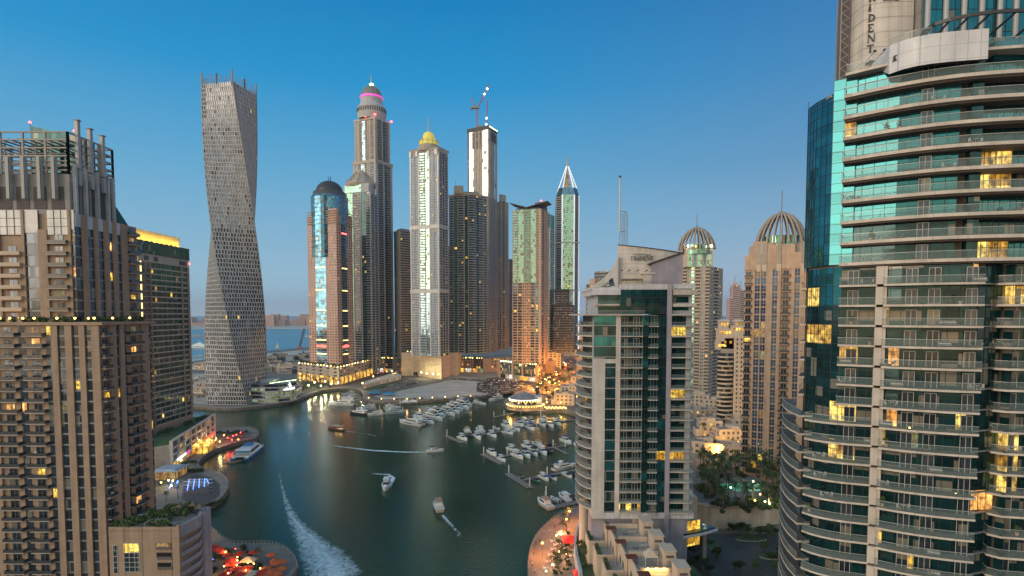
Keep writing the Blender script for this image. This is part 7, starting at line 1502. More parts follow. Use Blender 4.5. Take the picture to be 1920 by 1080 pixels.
# street trees, coast and parks
spread(trees, pxspots([(x, y) for x, y in [(487 + rp.random() * 100, 664 + rp.random() * 30) for _ in range(46)]], QZ, (.8, 1.5)), '{o} tree from the left on the sandy ground between the twisted and pink towers', 'tree', 'trees on the sandy shore ground')
spread(palms, pxspots([(560 + i * 5 + rp.uniform(-2, 2), 714 + rp.uniform(-3, 18) - i * .2) for i in range(15)], QZ, (.8, 1.1)), '{o} palm from the left in the lit park before the pink tower podium', 'palm', 'palms in the lit park')
spread(trees, pxspots([(555 + i * 4.6 + rp.uniform(-2, 2), 722 + rp.uniform(-4, 14) - i * .4) for i in range(15)], QZ, (.7, 1.0)), '{o} leafy tree from the left in the lit park before the pink tower', 'tree', 'trees in the lit park')
spread(palms + trees, pxspots([(1005 + rp.random() * 75, 715 + rp.random() * 42) for _ in range(30)] + [(1020 + rp.random() * 60, 690 + rp.random() * 20) for _ in range(12)], QZ, (.8, 1.2)), '{o} tree from the left in the planting behind the round restaurant', 'tree', 'planting behind the round restaurant')
# ---------------------------------------------------------------- boats and pontoons
plain('hull_white', (.80, .79, .77), .35); plain('hull_dark', (.03, .035, .05), .3); plain('hull_cream', (.62, .52, .42), .4); plain('hull_green', (.03, .12, .07), .4); plain('boat_glass', (.02, .025, .03), .1, .2)
plain('canvas_blue', (.03, .10, .36), .8); plain('canvas_dark', (.03, .03, .04), .8); plain('canvas_tan', (.50, .27, .16), .8); plain('teak', (.30, .19, .11), .7); plain('canvas_teal', (.02, .25, .42), .8); plain('hull_blue', (.02, .16, .42), .35)
def hull(L_, W_, H_, mat, deck='hull_white', keel=.35):
    m = MB(); n = 12; A = []
    for i in range(n + 1):
        t = i / n; x = -L_ / 2 + L_ * t; b = W_ / 2 * (1 - max(0, (t - .45) / .55) ** 2.3) * (.92 + .08 * min(1, t * 4)); h = H_ * (.78 + .34 * t * t)
        b = max(b, .04); A.append([(x - (.0 if t < .9 else -.0), b, h), (x * .96, b * .72, 0.0), (x * .94, b * .3, -keel), (x * .94, -b * .3, -keel), (x * .96, -b * .72, 0.0), (x, -b, h)])
    P = [q for a in A for q in a]; Fs = []
    for i in range(n):
        for j in range(5): Fs.append((i * 6 + j, i * 6 + j + 1, (i + 1) * 6 + j + 1, (i + 1) * 6 + j))
    m.add(P, Fs, mat); m.add(A[0], [(0, 5, 4, 3, 2, 1)], mat); m.add(A[n], [(0, 1, 2, 3, 4, 5)], mat)
    m.add([q for a in A for q in ((a[0][0], a[0][1] * .96, a[0][2] - .05), (a[5][0], a[5][1] * .96, a[5][2] - .05))], [(i * 2, (i + 1) * 2, (i + 1) * 2 + 1, i * 2 + 1) for i in range(n)], deck)
    return m
def wedge(m, x0, x1, w0, w1, z0, z1, f0, f1, mat):
    """cabin block: x range, half widths aft/fore, heights, forward/aft slopes"""
    P = [(x0, -w0, z0), (x1, -w1, z0), (x1, w1, z0), (x0, w0, z0), (x0 + f0, -w0 * .88, z1), (x1 - f1, -w1 * .8, z1), (x1 - f1, w1 * .8, z1), (x0 + f0, w0 * .88, z1)]
    m.hexa(P, mat)
def boat_label(o): return o
def make_boat(kind, hm='hull_white', canvas=None):
    root = park(empty({'yacht': 'motor_yacht', 'cruiser': 'cabin_cruiser', 'speed': 'speedboat'}[kind], (0, 0, 0)))
    if kind == 'yacht':
        L_ = 24; hull(L_, 5.8, 2.6, hm).build('hull', root)
        m = MB(); wedge(m, -9, 5.5, 2.3, 1.9, 2.3, 4.3, .3, 2.6, 'hull_white'); wedge(m, 2, 9, 1.9, .7, 2.5, 3.2, .2, 1.5, 'hull_white'); m.build('cabin', root)
        m = MB(); 
        for s in (-1, 1): m.add([(-7, s * 2.27, 3.0), (3.8, s * 1.93, 3.0), (2.8, s * 1.78, 3.75), (-7, s * 2.16, 3.75)], [(0, 1, 2, 3)], 'boat_glass'); m.add([(-3, s * 2.72, 1.2), (4, s * 2.72, 1.3), (3.4, s * 2.76, 1.75), (-2.6, s * 2.76, 1.7)], [(0, 1, 2, 3)], 'boat_glass')
        m.hexa([(3.2, -1.75, 3.1), (5.35, -1.7, 3.1), (5.35, 1.7, 3.1), (3.2, 1.75, 3.1), (3.0, -1.6, 4.1), (3.35, -1.55, 4.1), (3.35, 1.55, 4.1), (3.0, 1.6, 4.1)], 'boat_glass'); m.build('cabin_windows', root)
        m = MB(); m.box(-10.5, 2.2, -2.2, 2.2, 4.31, 4.5, 'hull_white'); m.box(-9.5, 1.6, -2.1, -1.95, 4.5, 5.1, 'hull_white'); m.box(-9.5, 1.6, 1.95, 2.1, 4.5, 5.1, 'hull_white'); m.hexa([(.6, -2, 4.5), (1.8, -1.8, 4.5), (1.8, 1.8, 4.5), (.6, 2, 4.5), (.4, -1.8, 5.5), (.7, -1.7, 5.5), (.7, 1.7, 5.5), (.4, 1.8, 5.5)], 'boat_glass'); m.box(-6, -3, -1, 1, 4.5, 4.9, 'teak'); m.build('flybridge', root)
        m = MB(); m.hexa([(-6.2, -1.9, 4.5), (-5.2, -1.9, 4.5), (-5.2, 1.9, 4.5), (-6.2, 1.9, 4.5), (-5.2, -1.3, 6.6), (-4.6, -1.3, 6.6), (-4.6, 1.3, 6.6), (-5.2, 1.3, 6.6)], 'hull_white'); m.box(-5.4, -2, -1.5, 1.5, 6.61, 6.75, 'hull_white'); m.rev([(.3, 6.8), (.45, 7.1), (.1, 7.5)], -4.6, 0, 'hull_white', 8); m.tube((-4.9, .6, 6.7), (-4.9, .6, 9), .05, 'metal_light', 4); m.build('radar_arch', root)
        m = MB(); m.box(-11.4, -9, -2.3, 2.3, 2.02, 2.12, 'teak'); m.box(-12.6, -11.6, -2.2, 2.2, .5, .7, 'teak'); m.build('aft_deck', root)
        if canvas: m = MB(); m.box(-9.5, -6.4, -1.8, 1.8, 6.0, 6.15, canvas); [m.tube((x, y, 4.5), (x, y, 6), .05, 'metal_light', 4) for x in (-9.4, -6.5) for y in (-1.7, 1.7)]; m.build('canopy', root)
    elif kind == 'cruiser':
        hull(11, 3.7, 1.6, hm).build('hull', root)
        m = MB(); wedge(m, -2.8, 2.6, 1.45, 1.2, 1.4, 2.7, .3, 1.6, 'hull_white'); wedge(m, 1, 4.2, 1.1, .4, 1.55, 2.0, .2, .9, 'hull_white'); m.build('cabin', root)
        m = MB(); 
        for s in (-1, 1): m.add([(-2.2, s * 1.44, 1.85), (1.7, s * 1.26, 1.85), (1.0, s * 1.12, 2.45), (-2.2, s * 1.33, 2.45)], [(0, 1, 2, 3)], 'boat_glass')
        m.hexa([(1.2, -1.15, 1.9), (2.5, -1.1, 1.9), (2.5, 1.1, 1.9), (1.2, 1.15, 1.9), (1.0, -1, 2.6), (1.25, -.98, 2.6), (1.25, .98, 2.6), (1.0, 1, 2.6)], 'boat_glass'); m.build('cabin_windows', root)
        m = MB(); m.box(-5, -2.9, -1.4, 1.4, .9, 1.0, 'teak'); m.box(-4.9, -4.3, -1.3, 1.3, 1.0, 1.5, 'sofa_white'); m.build('cockpit', root)
        m = MB(); m.box(-3.6, .6, -1.2, 1.2, 3.5, 3.62, canvas or 'hull_white'); [m.tube((x, y, 1.4 if x < -2 else 2.6), (x, y, 3.5), .045, 'metal_light', 4) for x in (-3.4, .4) for y in (-1.1, 1.1)]; m.tube((-.5, .4, 3.6), (-.5, .4, 5.2), .03, 'metal_light', 4); m.build('hard_top', root)
    else:
        hull(7, 2.4, 1.0, hm).build('hull', root)
        m = MB(); m.hexa([(.2, -.95, .95), (1.3, -.8, 1.0), (1.3, .8, 1.0), (.2, .95, .95), (-.1, -.85, 1.55), (.1, -.8, 1.55), (.1, .8, 1.55), (-.1, .85, 1.55)], 'boat_glass'); m.build('windscreen', root)
        m = MB(); 
        if canvas: wedge(m, -3.2, 1.0, 1.05, .95, .93, 1.35, .3, .6, canvas); m.build('cover', root)
        else: m.box(-3, .1, -.85, .85, .94, .98, 'teak'); m.box(-2.9, -2.3, -.8, .8, .98, 1.35, 'sofa_white'); m.box(-.9, -.4, -.7, -.2, .98, 1.4, 'sofa_white'); m.box(-.9, -.4, .2, .7, .98, 1.4, 'sofa_white'); m.build('seats', root)
        m = MB(); m.box(-3.9, -3.5, -.25, .25, .2, 1.3, 'metal_dark'); m.build('outboard_motor', root)
    return root
BP = {'Y': (make_boat('yacht'), 24, 'white motor yacht'), 'YB': (make_boat('yacht', canvas='canvas_blue'), 24, 'white motor yacht with blue canopy'), 'YD': (make_boat('yacht', 'hull_dark'), 24, 'dark hulled motor yacht'),
      'C': (make_boat('cruiser'), 11, 'white cabin cruiser'), 'CB': (make_boat('cruiser', canvas='canvas_blue'), 11, 'white cabin cruiser with blue top'), 'CT': (make_boat('cruiser', 'hull_cream', 'canvas_tan'), 11, 'cream cabin cruiser with tan top'), 'CD': (make_boat('cruiser', canvas='canvas_dark'), 11, 'white cabin cruiser with dark top'),
      'S': (make_boat('speed'), 7, 'small open white speedboat'), 'SB': (make_boat('speed', canvas='canvas_blue'), 7, 'small speedboat under a blue cover'), 'SD': (make_boat('speed', 'hull_dark', 'canvas_dark'), 7, 'small dark speedboat'), 'SW': (make_boat('speed', canvas='sofa_white'), 7, 'small speedboat under a white cover'), 'SG': (make_boat('speed', 'hull_green', 'canvas_dark'), 7, 'small green speedboat')}
LIM = {'Y': (16, 27), 'C': (9, 14), 'S': (5.5, 9)}
def boats(lst, where, group):
    lst = sorted(lst, key=lambda b: b[1] + b[3]); cnt = {}
    for (k, sx, sy, bx_, by_) in [(b[0], b[1], b[2], b[3], b[4]) for b in lst]:
        a, c = G(sx, sy, 0), G(bx_, by_, 0); d = c - a; L_ = d.length; lo, hi = LIM[k[0]]; Lc = min(max(L_, lo), hi); mid = (a + c) / 2; p, L0, nm = BP[k]
        o = p if not p.get('used') else copytree(p); p['used'] = 1
        o.location = (mid.x, mid.y, 0.0); o.rotation_euler = (0, 0, math.atan2(d.y, d.x)); o.scale = (Lc / L0,) * 3
        i = cnt.get(k, 0); cnt[k] = i + 1
        tag(o, ('%s, %s %s' % (nm, ordw(i), where)).replace(', first streaking', ' streaking').replace(', first turning', ' turning').replace(', first heading', ' heading'), 'boat', group)
boats([('Y', 669, 760, 611, 759), ('YB', 667, 752, 634, 751), ('Y', 665, 745, 640, 746.5), ('Y', 664, 739, 643, 741)], 'from left in the far quay corner', 'yachts from left in the far quay corner')
boats([('YD', 690, 779, 656, 775), ('Y', 704, 766, 668, 769), ('Y', 718, 778, 686, 779), ('Y', 720, 777, 759, 773), ('Y', 719, 766, 752, 765)], 'from left at the tent pontoon', 'yachts at the tent pontoon')
boats([('Y', 803, 801, 740, 791), ('YB', 786, 789, 814, 796), ('Y', 799, 782, 830, 790), ('YB', 806, 775, 836, 784), ('Y', 823, 774, 853, 781), ('YB', 832, 770, 862, 777), ('Y', 838, 765, 868, 772), ('YB', 850, 762, 880, 769), ('Y', 858, 757, 886, 764), ('CB', 870, 754, 884, 759), ('C', 800, 776, 815, 781), ('CD', 815, 771, 828, 774), ('C', 778, 780, 792, 784), ('Y', 886, 757, 911, 759), ('Y', 942, 748, 916, 753)], 'from left in the long yacht row', 'yachts in the long row')
boats([('CT', 882, 816, 869, 806), ('C', 860, 821, 876, 827), ('SD', 876, 815, 886, 821), ('C', 888, 816, 904, 827), ('C', 908, 813, 891, 805), ('C', 916, 815, 931, 821), ('SD', 908, 806, 918, 811), ('S', 925, 802, 938, 806), ('C', 943, 811, 962, 815), ('C', 942, 797, 957, 804), ('C', 958, 801, 980, 813), ('CB', 966, 794, 985, 802), ('CB', 983, 800, 1007, 810), ('C', 975, 790, 995, 797), ('CT', 989, 788, 1005, 796), ('C', 1009, 793, 1027, 804), ('CT', 1012, 786, 1030, 792), ('CD', 1024, 795, 1040, 803), ('C', 1033, 793, 1053, 799), ('S', 1044, 785, 1054, 789), ('C', 952, 807, 966, 810)], 'from left before the round restaurant', 'boats at the second pontoon')
boats([('CD', 916, 847, 931, 857), ('C', 934, 860, 948, 867), ('C', 952, 842, 971, 849), ('C', 961, 853, 981, 862), ('CD', 977, 850, 996, 862), ('C', 981, 836, 999, 845), ('CD', 993, 848, 1008, 857), ('CT', 1017, 841, 997, 833), ('C', 1007, 844, 1028, 857), ('SD', 1022, 845, 1038, 851), ('SD', 1028, 832, 1045, 838), ('CB', 1051, 825, 1073, 834), ('C', 1097, 844, 1075, 835)], 'from left at the middle pontoon', 'boats at the third pontoon')
boats([('SG', 998, 900, 1013, 906), ('C', 1011, 894, 1029, 903), ('SB', 1028, 893, 1045, 902), ('YB', 1037, 884, 1080, 874), ('SW', 1055, 889, 1073, 897), ('SD', 1068, 888, 1084, 894), ('SD', 972, 893, 980, 896)], 'from left at the long bare ended pontoon', 'boats from left at the long bare ended pontoon')
boats([('CT', 1034, 957, 1008, 940), ('SW', 1049, 944, 1032, 934), ('C', 1067, 942, 1048, 929), ('SD', 1078, 937, 1067, 929), ('S', 1095, 936, 1080, 924)], 'from left at the nearest pontoon', 'boats at the nearest pontoon')
boats([('CD', 800, 848, 832, 846)], 'streaking right with a long straight wake', 'boats under way'); boats([('C', 727, 906, 721, 923)], 'turning towards the viewer with a curled wake', 'boats under way'); boats([('CT', 827, 967, 816, 938)], 'heading away alone in the middle of the dark water', 'boats under way')
clean([v[0] for v in BP.values()])
# wooden passenger dhow with lights
g = G(629, 806, 0); r = empty('passenger_dhow', (g.x, g.y, 0), 'wooden passenger boat with golden lit canopy crossing before the far quay', 'boat', 'boats under way'); r.rotation_euler = (0, 0, math.atan2((G(612, 804, 0) - G(646, 809, 0)).y, (G(612, 804, 0) - G(646, 809, 0)).x))
plain('dhow_wood', (.22, .12, .07), .7, var=.2); h = hull(17, 4.4, 1.5, 'dhow_wood', 'teak').build('hull', r); m = MB(); m.box(-6, 3, -1.8, 1.8, 3.4, 3.55, 'tent_cream'); [m.tube((x, y, 1.3), (x, y, 3.4), .07, 'teak', 4) for x in (-5.8, -1.5, 2.8) for y in (-1.7, 1.7)]; m.build('canopy', r)
m = MB(); m.box(-5.9, 2.9, -1.9, -1.82, 3.2, 3.4, 'lamp_gold'); m.box(-7, -3, -1.4, 1.4, 1.4, 1.7, 'l_white'); m.build('light_string', r); m = MB(); [m.box(-5 + i * 1.6, -4.4 + i * 1.6, -1.4, 1.4, 1.3, 1.8, 'cloth_red') for i in range(5)]; m.build('benches', r)
# blue and white catamaran ferry
a, c = G(444, 869, 0), G(487, 838, 0); d = c - a; mid = (a + c) / 2; r = empty('catamaran_ferry', (mid.x, mid.y, 0), 'blue and white catamaran ferry moored at the brown landing stage', 'ferry'); r.rotation_euler = (0, 0, math.atan2(d.y, d.x)); s = d.length / 30
for y in (-3.3, 3.3):
    m = hull(30, 2.4, 2.2, 'hull_blue', 'hull_white'); m.v = [(x, q + y, z) for x, q, z in m.v]; m.build('hull', r)
m = MB(); m.box(-13, 11, -4.2, 4.2, 1.9, 2.4, 'hull_white'); m.build('deck', r); m = MB(); wedge(m, -9, 12, 4.0, 3.0, 2.4, 5.0, .2, 4.5, 'hull_white'); m.build('cabin', r)
m = MB(); [m.add([(-8, q * 3.98, 3.1), (7.6, q * 3.3, 3.1), (6.5, q * 3.1, 4.2), (-8, q * 3.75, 4.2)], [(0, 1, 2, 3)], 'boat_glass') for q in (-1, 1)]; m.hexa([(7.5, -2.7, 3.2), (10.9, -2.65, 3.2), (10.9, 2.65, 3.2), (7.5, 2.7, 3.2), (7.3, -2.5, 4.6), (8.2, -2.45, 4.6), (8.2, 2.45, 4.6), (7.3, 2.5, 4.6)], 'boat_glass'); m.build('cabin_windows', r)
m = MB(); wedge(m, -2, 5, 2.2, 1.6, 5.01, 6.4, .3, 1.8, 'hull_blue'); m.build('wheelhouse', r); m = MB(); m.box(-12.5, -9.2, -3.8, 3.8, 4.2, 4.35, 'canvas_teal'); [m.tube((x, y, 2.4), (x, y, 4.2), .08, 'metal_light', 4) for x in (-12.3, -9.4) for y in (-3.6, 3.6)]; m.build('aft_canopy', r); r.scale = (s * .82,) * 3
# pontoons
def pontoon(name, label, runs, piles, w=2.6, mat='deck_wood', z=.55):
    o = G(runs[0][0], runs[0][1], 0); r = empty(name, (o.x, o.y, 0), label, 'pontoon', 'pontoons in the marina'); org = (o.x, o.y, 0)
    for i, (x0, y0, x1, y1, ww) in enumerate(runs):
        a, c = G(x0, y0, 0), G(x1, y1, 0); d = (c - a); an = math.atan2(d.y, d.x); m = MB(); zz_ = z + i * .004; m.rbox((a.x + c.x) / 2, (a.y + c.y) / 2, .1, zz_, d.length, ww, an, mat); m.rbox((a.x + c.x) / 2, (a.y + c.y) / 2, -.3, .099, d.length - .4, ww - .4, an, 'metal_dark'); m.build('walkway', r, org)
    for x, y in piles: p = G(x, y, 0); m = MB(); m.rev([(.28, -1), (.28, 4.6), (.34, 4.7), (.05, 5.1)], p.x, p.y, 'hull_white', 8); m.build('pile', r, org)
pontoon('pontoon', 'first pontoon with a T end and boats, before the long yacht row', [(700, 757.5, 705, 774, 3), (684, 758, 672, 742, 3), (690, 773, 745, 770, 2.2)], [(712, 770), (755, 773)])
pontoon('pontoon', 'floating pontoon lying along the far quay with two white tents', [(740, 758.5, 806, 753.5, 4)], [(750, 759), (782, 755)])
pontoon('pontoon', 'pontoon hidden among the long row of white yachts', [(800, 788, 888, 757, 3)], [(780, 792), (836, 782), (890, 756), (862, 768)])
pontoon('pontoon', 'second pontoon with a short slanting end, before the round restaurant', [(836, 818, 869, 831, 3.4), (894, 818, 950, 807.5, 2.6), (950, 807.5, 1003, 797, 2.6), (1003, 797, 1083, 787.5, 2.6)], [(838, 818), (902, 812), (925, 810), (951, 807), (1006, 800), (1038, 793), (1014, 780)])
pontoon('pontoon', 'thin empty pontoon pointing left from the round restaurant', [(926, 783, 978, 772, 2.4)], [(926, 782), (945, 779), (977, 775)])
pontoon('pontoon', 'third pontoon with a slanting end and red cloth, in mid marina', [(905, 852, 942, 871, 3.4), (932, 859, 960, 853.5, 2.6), (960, 853.5, 1020, 842, 2.6), (1020, 842, 1076, 834, 2.6), (1040, 840, 1064, 852, 2)], [(907, 852), (951, 852), (982, 849), (1037, 838), (1060, 838)])
pontoon('pontoon', 'fourth pontoon with a long bare slanting end', [(952, 889, 995, 916, 3.8), (981, 901, 1035, 891, 3.0), (1035, 891, 1090, 881, 3.0), (968, 898, 980, 894, 2.4)], [(954, 888), (993, 913), (1026, 892), (1089, 884)])
pontoon('pontoon', 'nearest pontoon leading to the right bank promenade', [(1036, 953, 1092, 940, 4)], [(1023, 940), (1024, 930), (1088, 944)])
pontoon('landing_stage', 'brown landing stage beside the blue and white ferry', [(430, 869, 452, 862, 6), (440, 866, 478, 826, 2.6)], [(430, 868), (472, 842)], mat='teak')
# wakes
m_, Ns, Ls, b = newmat('foam'); setp(b, Roughness=.7); b.inputs['Base Color'].default_value = (.80, .87, .90, 1)
tc_ = Ns.new('ShaderNodeTexCoord'); at = Ns.new('ShaderNodeAttribute'); at.attribute_name = 'foam'
n1 = nd(Ns, 'ShaderNodeTexNoise'); n1.inputs['Scale'].default_value = .38; n1.inputs['Detail'].default_value = 9; n1.inputs['Roughness'].default_value = .72; n1.inputs['Distortion'].default_value = 1.2; Ls.new(tc_.outputs['Object'], n1.inputs['Vector'])
ad_ = nd(Ns, 'ShaderNodeMath', operation='MULTIPLY_ADD'); Ls.new(at.outputs['Fac'], ad_.inputs[0]); ad_.inputs[1].default_value = .50; Ls.new(n1.outputs[0], ad_.inputs[2])
mr_ = nd(Ns, 'ShaderNodeMapRange'); mr_.inputs[1].default_value = .64; mr_.inputs[2].default_value = 1.06; mr_.inputs[3].default_value = 0; mr_.inputs[4].default_value = 1.0; Ls.new(ad_.outputs[0], mr_.inputs[0]); Ls.new(mr_.outputs[0], b.inputs['Alpha'])
WZ = [.03]
def wake(pts, strength=1.0):
    """pts: px, py, half width px"""
    V, Fc, A = [], [], []; nc = 9; WZ[0] += .02
    pts2 = []
    for a, c in zip(pts, pts[1:]):
        for k in range(6): t = k / 6; pts2.append(tuple(a[i] + (c[i] - a[i]) * t for i in range(len(a))))
    pts2.append(pts[-1])
    W_ = [(G(p[0], p[1], 0), G(p[0] + p[2], p[1], 0)) for p in pts2]
    for i, (c, e) in enumerate(W_):
        a, d = W_[max(0, i - 1)][0], W_[min(len(W_) - 1, i + 1)][0]; t = (d - a).normalized(); nrm = Vector((-t.y, t.x, 0)); w = (e - c).length; ends = min(1, i / 5, (len(W_) - 1 - i) / 2 + .5)
        for j in range(nc):
            s = j / (nc - 1) * 2 - 1; p = c + nrm * (s * w); V.append((p.x, p.y, WZ[0])); A.append((1 - abs(s) ** 2.2) * ends * strength * (pts2[i][3] if len(pts2[i]) > 3 else 1))
    n = len(W_)
    for i in range(n - 1):
        for j in range(nc - 1): Fc.append((i * nc + j, i * nc + j + 1, (i + 1) * nc + j + 1, (i + 1) * nc + j))
    me = bpy.data.meshes.new('wake_foam'); me.from_pydata(V, [], Fc); me.materials.append(MATS['foam']); at_ = me.attributes.new('foam', 'FLOAT', 'POINT'); at_.data.foreach_set('value', A)
    o = bpy.data.objects.new('wake_foam', me); COL.objects.link(o); tag(o, kind='stuff')
wake([(519, 868, 1.5, .3), (526, 900, 3, .42), (533, 930, 5, .52), (543, 958, 10, .6), (557, 984, 18, .7), (577, 1010, 30, .8), (605, 1042, 50, .86), (634, 1088, 64, .92)])
wake([(534, 940, 2, .6), (546, 968, 3.5, .8), (566, 992, 6, .85), (594, 1016, 9, .8), (620, 1050, 14, .7)])
wake([(590, 829, 2, .3), (640, 838, 5, .7), (700, 845, 7, .95), (760, 848, 5, 1.1), (808, 848, 2.5, 1.25)])
wake([(687, 888, 4, .5), (706, 889, 4, .75), (728, 890, 5, .9), (737, 896, 6, 1.0), (732, 908, 6, 1.2), (727, 916, 4, 1.25)])
wake([(864, 1020, 5, .25), (860, 1000, 6, .45), (846, 985, 5, .6), (836, 974, 5, .8), (829, 966, 4, 1.1)])
wake([(722, 826, 2, .3), (700, 816, 2.5, .5), (670, 811, 2, .6), (648, 809, 2, .9)])
# ---------------------------------------------------------------- cars
CARC = {'white': (.62, .62, .60), 'silver': (.36, .37, .38), 'black': (.02, .02, .022), 'grey': (.13, .13, .14), 'beige': (.42, .36, .28), 'dark blue': (.03, .05, .12), 'red': (.35, .03, .03)}
for k, v in CARC.items(): plain('car_' + k, v, .3, .3)
plain('tyre', (.02, .02, .02), .9); plain('head_lamp', (.9, .9, .8), em=(1, .88, .6), st=14); plain('tail_lamp', (.6, .05, .05), em=(1, .06, .02), st=9)
def make_car(c, lights=False):
    m = MB(); mt = 'car_' + c
    m.hexa([(-2.2, -.88, .35), (2.2, -.85, .35), (2.2, .85, .35), (-2.2, .88, .35), (-2.15, -.86, .95), (2.1, -.78, .82), (2.1, .78, .82), (-2.15, .86, .95)], mt)
    m.hexa([(-1.7, -.8, .93), (1.1, -.78, .88), (1.1, .78, .88), (-1.7, .8, .93), (-1.2, -.65, 1.42), (.35, -.65, 1.45), (.35, .65, 1.45), (-1.2, .65, 1.42)], 'boat_glass'); m.box(-1.15, .32, -.62, .62, 1.42, 1.49, mt)
    for x in (-1.4, 1.4):
        for y in (-.8, .8): m.tube((x, y - .1, .33), (x, y + .1, .33), .33, 'tyre', 8)
    if lights:
        for y in (-.6, .6): m.box(2.1, 2.25, y - .2, y + .2, .5, .78, 'head_lamp'); m.box(-2.3, -2.16, y - .22, y + .22, .55, .85, 'tail_lamp')
    o = park(m.build('parked_car' if not lights else 'moving_car')); o['colour'] = c; return o
CK = ['white', 'white', 'white', 'silver', 'silver', 'black', 'grey', 'beige', 'dark blue', 'red', 'white', 'grey']
cars = [make_car(c) for c in CK]; rk = random.Random(77)
def car_rows(rows, where, group, fmt='{c} car, {o} from left in the {r} row {w}'):
    for ri, (x0, y0, x1, y1, n, ang) in enumerate(rows):
        sp = []
        for i in range(n):
            t = (i + .5) / n
            if rk.random() < .1: continue
            g = G(x0 + (x1 - x0) * t + rk.uniform(-.4, .4), y0 + (y1 - y0) * t + rk.uniform(-.15, .15), QZ); sp.append((g.x, g.y, QZ + .1, ang + rk.uniform(-.06, .06) + (math.pi if rk.random() < .5 else 0), 1.0, rk.randrange(len(cars))))
        spread(cars, sp, lambda i, s, k, ri=ri: fmt.format(c=CK[s[5]], o=ordw(i), r=ordw(ri), w=where), 'car', group)
car_rows([(905, 714.5, 935, 713, 9, 1.4), (898, 718.5, 975, 716.5, 22, 1.5), (896, 722, 990, 719.5, 26, 1.5), (897, 725.5, 992, 723, 26, 1.5), (900, 729, 990, 726.5, 24, 1.5), (905, 733, 978, 730, 19, 1.5), (912, 737, 955, 734, 11, 1.5)], 'of the parking lot', 'cars in the parking lot')
car_rows([(868, 690, 905, 689, 12, 1.5), (862, 694, 945, 692, 22, 1.5), (885, 698, 940, 696, 13, 1.5), (848, 711, 900, 713, 16, 1.3)], 'by the olive tower', 'cars on the sand lot')
car_rows([(742, 749.5, 838, 747.5, 24, 1.6), (842, 747, 925, 741.5, 20, 1.8)], 'parked along the far quay', 'cars along the far quay')
car_rows([(715, 728, 765, 715, 12, .4), (735, 731, 790, 716, 12, .4), (768, 701, 800, 704, 8, 1.0)], 'by the lawn', 'cars by the lawn')
clean(cars)
mc = [make_car(c, True) for c in ('white', 'silver', 'black')]; sp = []
RC = smooth_line([tuple(G(x, y, QZ)[:2]) for x, y in ((1012, 732), (1035, 708), (1062, 682), (1092, 660), (1128, 642))], 2)
for i in range(52):
    j = rk.randrange(len(RC) - 1); t = rk.random(); a, c = Vector(RC[j]), Vector(RC[j + 1]); d = (c - a).normalized(); nn = Vector((-d.y, d.x)); side = rk.choice([-1, 1]); q = a + (c - a) * t + nn * side * rk.choice([3, 6.5])
    an = math.atan2(d.y, d.x) + (math.pi if side > 0 else 0); sp.append((q.x, q.y, QZ + .15, an, 1.25, rk.randrange(3)))
for i in range(10): g = G(925 + i * 8 + rk.uniform(-2, 2), 712.5 + rk.uniform(0, 3), QZ); sp.append((g.x, g.y, QZ + .15, rk.choice([0, math.pi]), 1.2, rk.randrange(3)))
for i in range(12): g = G(640 + i * 9 + rk.uniform(-2, 2), 714 - i * 1.7 + rk.uniform(-1, 1), QZ); sp.append((g.x, g.y, QZ + .15, rk.choice([.9, .9 + math.pi]), 1.2, rk.randrange(3)))
spread(mc, sp, lambda i, s, k: '%s car with its lights on, %s along the lit roads' % (('white', 'silver', 'black')[s[5]], ordw(i)), 'car', 'cars driving on the lit roads'); clean(mc)
# ---------------------------------------------------------------- street lamps
def street_lamp(i, x, y, z, h, mat, label, e, col, group, r_=.5): lamp('street_lamp', x, y, z, h, mat, label, 'street lamp', group, e, col, r_)
pl = []
for i, t in enumerate([.02, .12, .22, .32, .42, .52, .64, .76, .88, .99]):
    j = min(len(RC) - 2, int(t * (len(RC) - 1))); a, c = Vector(RC[j]), Vector(RC[j + 1]); d = (c - a).normalized(); nn = Vector((-d.y, d.x)); q = a + nn * (11 if i % 2 else -11); street_lamp(i, q.x, q.y, QZ, 9, 'lamp_orange', '%s orange street lamp along the busy road behind the round restaurant' % ordw(i), 110000 if i < 9 else 0, (1, .38, .06), 'orange street lamps', .7)
for i, (px, py) in enumerate([(680, 731), (700, 717), (735, 706), (790, 709), (800, 711), (812, 712), (822, 712.5), (860, 688), (935, 688), (590, 726), (610, 724), (640, 718), (662, 712), (579, 732), (602, 733), (621, 729), (634, 727)]):
    g = G(px, py, QZ); col = (1, .85, .4) if i in (0, 3, 4, 5, 6, 9, 10, 13, 14, 15) else (1, .55, .15); street_lamp(i, g.x, g.y, QZ, 7 if i < 9 else 5, 'lamp_green' if i in (3, 4, 5, 9, 10, 13, 14, 15, 16) else 'lamp_gold', '%s bright lamp from the left around the podiums of the far towers' % ordw([9, 10, 11, 12, 13, 14, 15, 16, 0, 1, 2, 3, 4, 5, 6, 7, 8].index(i) if 0 else i), 4200 if i != 7 else 0, col, 'lamps around the far podiums', .7)
for i in range(34):
    g = G(rp.uniform(1022, 1090), rp.uniform(708, 756), QZ + 3); lamp('garden_lamp', g.x, g.y, QZ, 3, 'lamp_gold', '%s golden garden lamp in the planting behind the round restaurant' % ordw(i), 'lamp', 'lamps behind the round restaurant', 2600 if i % 4 == 0 else 0, (1, .5, .1), .4)
for i in range(9):
    px = 690 + i * 24; g = G(px, 756 - max(0, i - 3) * 1.2 - (2 if i < 1 else 0), QZ); g.y += 3; lamp('quay_lamp', g.x, g.y, QZ, 3.5, 'lamp_gold', '%s small warm lamp from the left along the far quay edge' % ordw(i), 'lamp', 'lamps along the far quay', 500, (1, .6, .25), .4)
